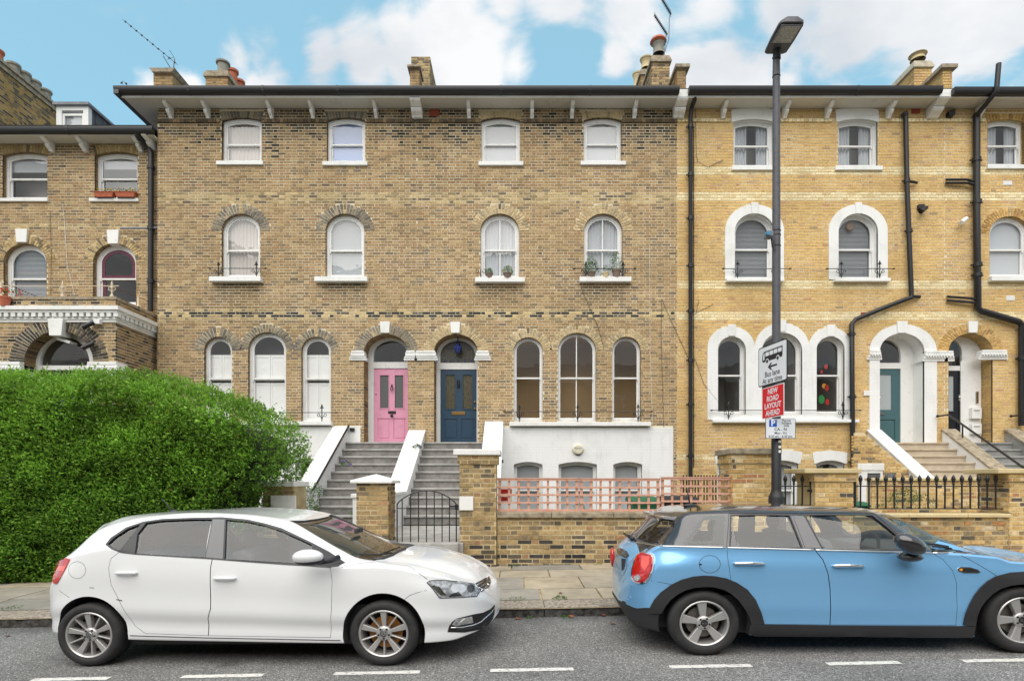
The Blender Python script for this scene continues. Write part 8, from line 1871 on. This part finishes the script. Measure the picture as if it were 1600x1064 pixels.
g['zb'] = U.tab([('L', -.66, .33), ('L', -.61, .25), ('L', -.54, .195), (1010, 985, -.75), (1030, 989, -.8), (1190, 994, -.86), (1350, 995, -.86), (1522, 996.5, -.86), ('L', WB+.3, .17), ('L', WB+.7, .22), ('L', WB+.80, .30)])
g['zr'] = U.tab([('L', -.66, .50), ('L', -.60, .70), ('L', -.545, .80), (1036, 845, -.70), (1050, 826, -.65), (1064, 806, -.61), (1080, 799.5, -.60), (1135, 797, -.6), (1234, 798, -.6), (1300, 799, -.6), (1364, 800.5, -.6), (1390, 812, -.61), (1420, 833, -.63), (1450, 853, -.65), (1475, 860, -.66), (1540, 863, -.62), (1600, 868, -.6), ('L', WB+.3, .76), ('L', WB+.6, .67), ('L', WB+.80, .48)])
g['wr'] = hermite([(-.66, .62), (-.5, .64), (-.25, .60), (0, .60), (1.5, .60), (1.9, .63), (2.2, .66), (2.7, .62), (3.4, .56)])
g['ws'] = hermite([(-.66, .76), (-.4, .79), (0, .83), (2.6, .835), (3.0, .80), (3.5, .72)])
g['plan'] = plan(-.665, .02, WB+.10, WB+.805, 2.7, 2.6)
Vv, Ff, mm_ = U.loft(g); body = U.mesh(Vv, Ff, 'body'); U.set_surface(body)
iv, if_, _ = U.loft(g, nx=40, inset=.045, xr=(-.42, WB-.28), floor=.64); inner = U.mesh(iv, if_, 'cut')
G1 = [(1099, 806), (1133, 805), (1131.5, 850), (1066, 849.5)]
G1i = [(1100, 812), (1119, 812), (1115, 846), (1079, 846)]
G2 = [(1143, 805.5), (1190, 804.6), (1233, 805.5), (1252.5, 855), (1200, 854.5), (1141.5, 853.5)]
G3 = [(1258.5, 805), (1310, 804.6), (1363, 805.5), (1385, 823), (1413, 847), (1424, 857.5), (1350, 858), (1286.5, 857)]
cutters = [U.prism_y(U.xz(w_), -1.2, 1.2) for w_ in (G1i, G2, G3)]
ws = [U.at(1366, 802, -.50)[0], U.at(1452, 860, -.64)[0], U.at(1478, 858.5, 0)[0]]
wpl2 = [(ws[0]+.04, -.50), (ws[0]+.25, -.555), (ws[1]-.12, -.61), (ws[1], -.635), ((ws[1]+ws[2])/2+.05, -.42), (ws[2], 0)]; wpl2 += [(x, -y) for x, y in wpl2[-2::-1]]+[(ws[0]+.08, .3), (ws[0]+.09, 0), (ws[0]+.08, -.3)]
cutters.append(prism_z(U, wpl2, .86, 2))
# rear window: (y,z) outline, mirrored
def yz(s, px, py): loc, n = s.cast(px, py); return (loc.y, loc.z)
a1_, a2_ = yz(U, 1019, 849.5), yz(U, 1052, 816); a1_ = (min(a1_[0], -.4), a1_[1]); a2_ = (min(a2_[0], -.35), a2_[1])
rw = [(a1_[0], a1_[1]), (a2_[0], a2_[1]), (a2_[0]*.5, a2_[1]+.02), (0, a2_[1]+.025), (-a2_[0]*.5, a2_[1]+.02), (-a2_[0], a2_[1]), (-a1_[0], a1_[1]), (0, a1_[1]+.01)]
def prism_x(s, pts, x0, x1):
    pts = ccw(pts); n = len(pts); vs, tr = fill2d(pts); k = len(vs); mb = MB()
    mb.add([(x1, y, z) for y, z in vs]+[(x0, y, z) for y, z in vs], tr+[tuple(i+k for i in t[::-1]) for t in tr]+[(i, i+k, (i+1) % n+k, (i+1) % n) for i in range(n)]); return s.mesh(mb.v, mb.f, 'cut')
cutters.append(prism_x(U, rw, -1, .02))
cutters.append(arch_cut(U, .01, .28, .392, .368)); cutters.append(arch_cut(U, WB, .28, .425, .37))
U.boolean(body, inner)
for c_ in cutters: U.boolean(body, c_)
E1 = [(1135, 853.9), (1137, 874), (1141, 903), (1143, 926), (1160, 935), (1176, 975), (1297, 976), (1297, 920), (1294, 897), (1285.7, 874), (1273, 858.6), (1247, 801.5), (1190, 800.8), (1138.5, 801.8)]
E2 = [(1273, 858.6), (1285.7, 874), (1294, 897), (1297, 920), (1297, 976), (1494, 976.6), (1495.7, 943), (1495, 911), (1488.6, 891), (1474, 874), (1457, 863.4), (1428, 858.6), (1414, 844), (1388, 821), (1366, 802), (1310, 800.8), (1250, 801.5)]
doors = []
for D_ in (E1, E2):
    pz_ = U.xz(D_); dcut = U.prism_y(offset_poly(pz_, .0035), -1.2, -.25); d_ = bpy.data.objects.new('door', body.data.copy()); COL.objects.link(d_); U.boolean(d_, dcut, 'INTERSECT'); bpy.data.objects.remove(dcut); doors.append((d_, pz_))
for d_, pz_ in doors: dcut = U.prism_y(pz_, -1.2, -.25); U.boolean(body, dcut); bpy.data.objects.remove(dcut)
zsf = g['zs']; xcow = U.at(1492, 863, -.82)[0]
zbf = g['zb']
def upper(c_):
    if c_.x < .2 and c_.z < zbf(c_.x)+.298*(zsf(c_.x)-zbf(c_.x)) and c_.x < -.30: return 2
    if c_.z < min(zsf(c_.x), g['zr'](c_.x)-.004)+.002 or c_.x < -.50: return 0
    return 1 if c_.x < (ws[2]+.02 if abs(c_.y) < .56 else xcow-.06) else 0
U.finish_mesh(body, 'body', [M['blue_car'], M['gloss_black'], M['cladding'], M['car_trim']], upper)
for d_, pz_ in doors: U.finish_mesh(d_, 'door', [M['blue_car'], M['gloss_black'], M['cladding'], M['car_trim']], upper)
for c_ in cutters+[inner]: bpy.data.objects.remove(c_)
U.patch('quarter_glass', G1, 'car_glass_dark', off=.003, step=6, skirt=0, holes=[G1i]); U.patch('quarter_glass', G1i, 'car_glass', off=.003, skirt=0)
U.patch('door_window', G2, 'car_glass', off=-.008, skirt=0, parent=doors[0][0]); U.patch('door_window', G3, 'car_glass', off=-.008, skirt=0, parent=doors[1][0])
for G_, d_ in ((G2, doors[0][0]), (G3, doors[1][0])):
    o_ = offset_poly(ccw([(a, -b) for a, b in G_]), -2.0); o_ = [(a, -b) for a, b in o_]; U.patch('window_seal', o_, 'rubber', off=.003, holes=[G_], step=6, parent=d_)
U.patch('pillar_cover', [(1239, 806), (1255, 806), (1281, 856), (1258, 855.5)], 'gloss_black', off=.004, step=6)
U.patch('window_divider', [(1143.5, 829), (1146, 829), (1152, 853.5), (1142, 853.2)], 'gloss_black', off=-.004, step=4, skirt=0, parent=doors[0][0])
plane_glass(U, wpl2, 'screen_glass', 'windscreen')
mb = MB(); vs, tr = fill2d(ccw(rw), step=.08); P = []
for y_, z_ in vs: h = U.bvh.ray_cast(Vector((-2, y_, z_)), Vector((1, 0, 0))); loc, nn, _ = U.snormal(h[0]); P.append(loc-nn*.008)
mb.add(P, [t[::-1] for t in tr]); U.put(mb, 'rear_window', M['car_glass_dark'], smooth='full')
# chrome belt
U.curve('chrome_belt', [(990, 846.3), (1010, 850), (1031.4, 853), (1080, 854.2), (1134, 855.3)], .0075, 'chrome', off=.003, step=6); U.curve('chrome_belt', [(1136, 855.4), (1200, 857), (1272, 859)], .0075, 'chrome', off=.003, step=6, parent=doors[0][0]); U.curve('chrome_belt', [(1274, 859), (1350, 861), (1420, 862.8), (1456, 863.8)], .0075, 'chrome', off=.003, step=6, parent=doors[1][0]); U.curve('chrome_belt', [(1457, 863.8), (1480, 864), (1492, 862)], .0075, 'chrome', off=.003, step=6)
# spoiler
q = MB(); zs_ = g['zt'](-.26); xa = U.at(1022, 800, 0)[0]; q.add([(xa-.03, -.50, zs_*0+U.at(1022, 801, 0)[1]-.01), (xa+.22, -.57, g['zt'](xa+.22)-.035), (xa+.22, .57, g['zt'](xa+.22)-.035), (xa-.03, .50, U.at(1022, 801, 0)[1]-.01), (xa-.03, -.50, U.at(1022, 801, 0)[1]-.03), (xa+.16, -.57, g['zt'](xa+.22)-.10), (xa+.16, .57, g['zt'](xa+.22)-.10), (xa-.03, .50, U.at(1022, 801, 0)[1]-.03)], [(0, 3, 2, 1), (4, 5, 6, 7), (0, 1, 5, 4), (2, 3, 7, 6), (0, 4, 7, 3), (1, 2, 6, 5)]); U.put(q, 'roof_spoiler', M['gloss_black'], bevel=.015)
# tail lamp with chrome ring
TLM = [(1002.7, 862.7), (1009, 861.8), (1015, 862.7), (1020.5, 865), (1023.4, 871), (1023, 880), (1020.5, 892), (1015, 904), (1010, 909.5), (1003.5, 911.8), (996, 911), (990.5, 908), (987.2, 902), (987.6, 892), (989.3, 883.4), (992, 874), (996, 867)]
tl = U.patch('tail_light', TLM, 'chrome', off=.010, step=4, skirt=.014); inn = [(a, -b) for a, b in offset_poly(ccw([(a, -b) for a, b in TLM]), 2.6)]
U.patch('lens', inn, 'red_lens', off=.020, step=4, skirt=.012, parent=tl); U.patch('lens_highlight', [(1005, 868), (1017, 869), (1016, 882), (1009, 892), (1004, 884)], 'red_lens2', off=.0215, step=4, skirt=0, parent=tl); U.patch('reverse_lamp', [(993, 901), (1000, 897), (1004, 902), (1000, 907), (993, 906)], 'lamp_bowl', off=.0215, step=3, skirt=0, parent=tl)
# far tail lamp seen edge-on
q = MB(); q.ball((-.60, .66, .66), .03, .07, .11, 12, 8); U.put(q, 'tail_light', M['red_lens'], smooth='full')
U.patch('plate_recess', [(962.5, 866), (980, 868), (979, 888), (974, 899), (964, 892), (961.5, 880)], 'blue_car', off=-.02+.024, step=4, skirt=0); U.patch('tailgate_handle', [(964, 857), (970, 856), (980, 861), (983, 867), (979, 872), (966, 866)], 'gloss_black', off=.008, step=3); U.patch('number_plate', [(972, 872), (978.5, 873), (977, 889), (972.5, 892)], 'cladding', off=.008, step=3)
q = MB(); loc, n = U.cast(994, 840); q.tube([U.cast(992, 843)[0]+Vector((-.02, 0, .01)), U.cast(984, 836)[0]+Vector((-.06, 0, .02))], [.02, .012], 8); U.put(q, 'rear_wiper', M['black'], smooth='full')
# bumper seam, lower black valance
U.curve('panel_seam', [(1048, 912.5), (1030, 909), (1017, 906.5)], .0022, 'black', off=-.0005); U.curve('panel_seam', [(974, 908), (987, 915.5), (998, 913)], .0022, 'black', off=-.0005)
U.hs = 1
U.curve('parking_sensor', ell(983.5, 934, 2.4, 2.6, 10), .0015, 'blue_car', off=.002, closed=True, step=2)
U.curve('fuel_flap_seam', ell(1109, 881, 16.5, 13.5, 36), .0022, 'black', off=0, closed=True, step=4); U.patch('fuel_flap_notch', [(1092.5, 880), (1097, 880.5), (1096, 883), (1093, 883)], 'black', off=.001, step=3, skirt=0)
# wheel-arch cladding and sills
def cladding(outer, inn, parent=None): return U.patch('arch_cladding', outer+inn[::-1], 'cladding', off=.014, step=6, skirt=.03, parent=parent)
AO = [(1014, 957.5), (1017, 947), (1023, 936), (1033, 924.5), (1048.6, 912.9), (1065, 905), (1083, 900.2), (1100, 898.6), (1117, 899.6), (1135, 903), (1151, 909.6), (1167, 920), (1180, 936), (1189, 956), (1194, 974)]
AI = [(1034.5, 957.5), (1040, 947), (1048.6, 936), (1058, 928.5), (1071, 921.5), (1085, 917.5), (1100, 916), (1115, 916.6), (1130, 920.5), (1142, 927), (1153, 936.5), (1163, 950), (1170, 962), (1173.5, 975)]
cladding(AO, AI)
BO = [(1504.3, 975.7), (1508, 958), (1514, 942.9), (1521, 930), (1531, 917), (1542, 907), (1554, 900), (1577, 894), (1602, 892.5), (1627, 894), (1650, 900), (1673, 917), (1690, 943), (1699, 976)]
BI = [(1523, 977), (1525.5, 962), (1530, 950), (1538, 938.5), (1549, 927.5), (1562, 919), (1578, 914), (1602, 911.5), (1626, 914), (1642, 919), (1656, 928), (1666, 939), (1674, 951), (1681, 977)]
cladding(BO, BI)
U.hs = 0; U.patch('sill_cover', [(1173, 974.5), (1297, 976.3), (1400, 977), (1523, 977.5), (1521, 990), (1518, 994.5), (1350, 993.2), (1180, 992), (1168, 988)], 'cladding', off=.012, step=7, skirt=.03)
# side scuttle
U.hs = 1
U.patch('side_scuttle', [(1495.5, 888), (1500, 885.5), (1515, 885.8), (1527, 889.5), (1531.5, 893.5), (1527, 894.8), (1505, 894.5), (1497, 891.5)], 'chrome', off=.006, step=3); U.patch('scuttle_mesh', [(1506, 888), (1517, 887.5), (1526, 890.5), (1529.5, 893.3), (1505, 893)], 'black', off=.008, step=3, skirt=0); U.patch('scuttle_indicator', [(1498, 888.5), (1503, 887.8), (1502.5, 891.5), (1499, 891)], 'orange', off=.008, step=3, skirt=0)
for pts in ([(1501, 867), (1517, 875), (1531, 883), (1546, 892), (1557, 899.5)],): U.curve('panel_seam', pts, .0022, 'black', off=-.0005)
U.curve('wiper', [(1456, 856), (1470, 856), (1486, 860)], .010, 'black', off=.018); U.curve('wiper', [(1448, 851), (1462, 853), (1480, 856.5)], .010, 'black', off=.02); U.curve('scuttle_panel', [(1458, 861.5), (1475, 861.5), (1490, 860.5)], .018, 'black', off=.0)
handle(U, 1170, 880.2, 48, 4.0, 'chrome', doors[0][0], 'blue_car'); handle(U, 1324.5, 883.8, 48, 4.0, 'chrome', doors[1][0], 'blue_car')
mx_, mz_ = U.at(1422, 850, -1.02); q = MB(); q.ball((0, 0, 0), .135, .085, .078, 26, 14); mi_ = MB(); mi_.v = []; rot_ = Matrix.Rotation(math.radians(26), 4, 'Y'); mi_.add([tuple(rot_ @ Vector(v)+Vector((mx_, -1.02, mz_))) for v in q.v], q.f); mr = U.put(mi_, 'door_mirror', M['gloss_black'], doors[1][0], smooth='full')
q = MB(); q.ball((mx_+.055, -.93, mz_-.115), .10, .085, .045, 20, 10); U.put(q, 'mirror_foot', M['gloss_black'], mr, smooth='full')
interior(U, 1.22, .40, .64, .46, xdash=2.02, zdash=.84)
for xx, nr, rt in ((0, -1, .08), (WB, -1, .3), (0, 1, 0), (WB, 1, 0)): U.wheel(xx, nr, .305, .212, .20, 5, 'five', rot=rt, zs=.92)
q = MB(); q.box(-.25, WB+.3, -.72, .72, .17, .5); U.put(q, 'underbody', M['black'])
p0_ = U.at(1078, 789, .0); q = MB(); q.ball((p0_[0], 0, p0_[1]-.005), .07, .03, .025); q.tube([(p0_[0], 0, p0_[1]), U_ if 0 else (U.at(1073, 762, 0)[0], 0, U.at(1073, 762, 0)[1])], [.008, .004], 6); U.put(q, 'roof_aerial', M['cladding'], smooth='full')
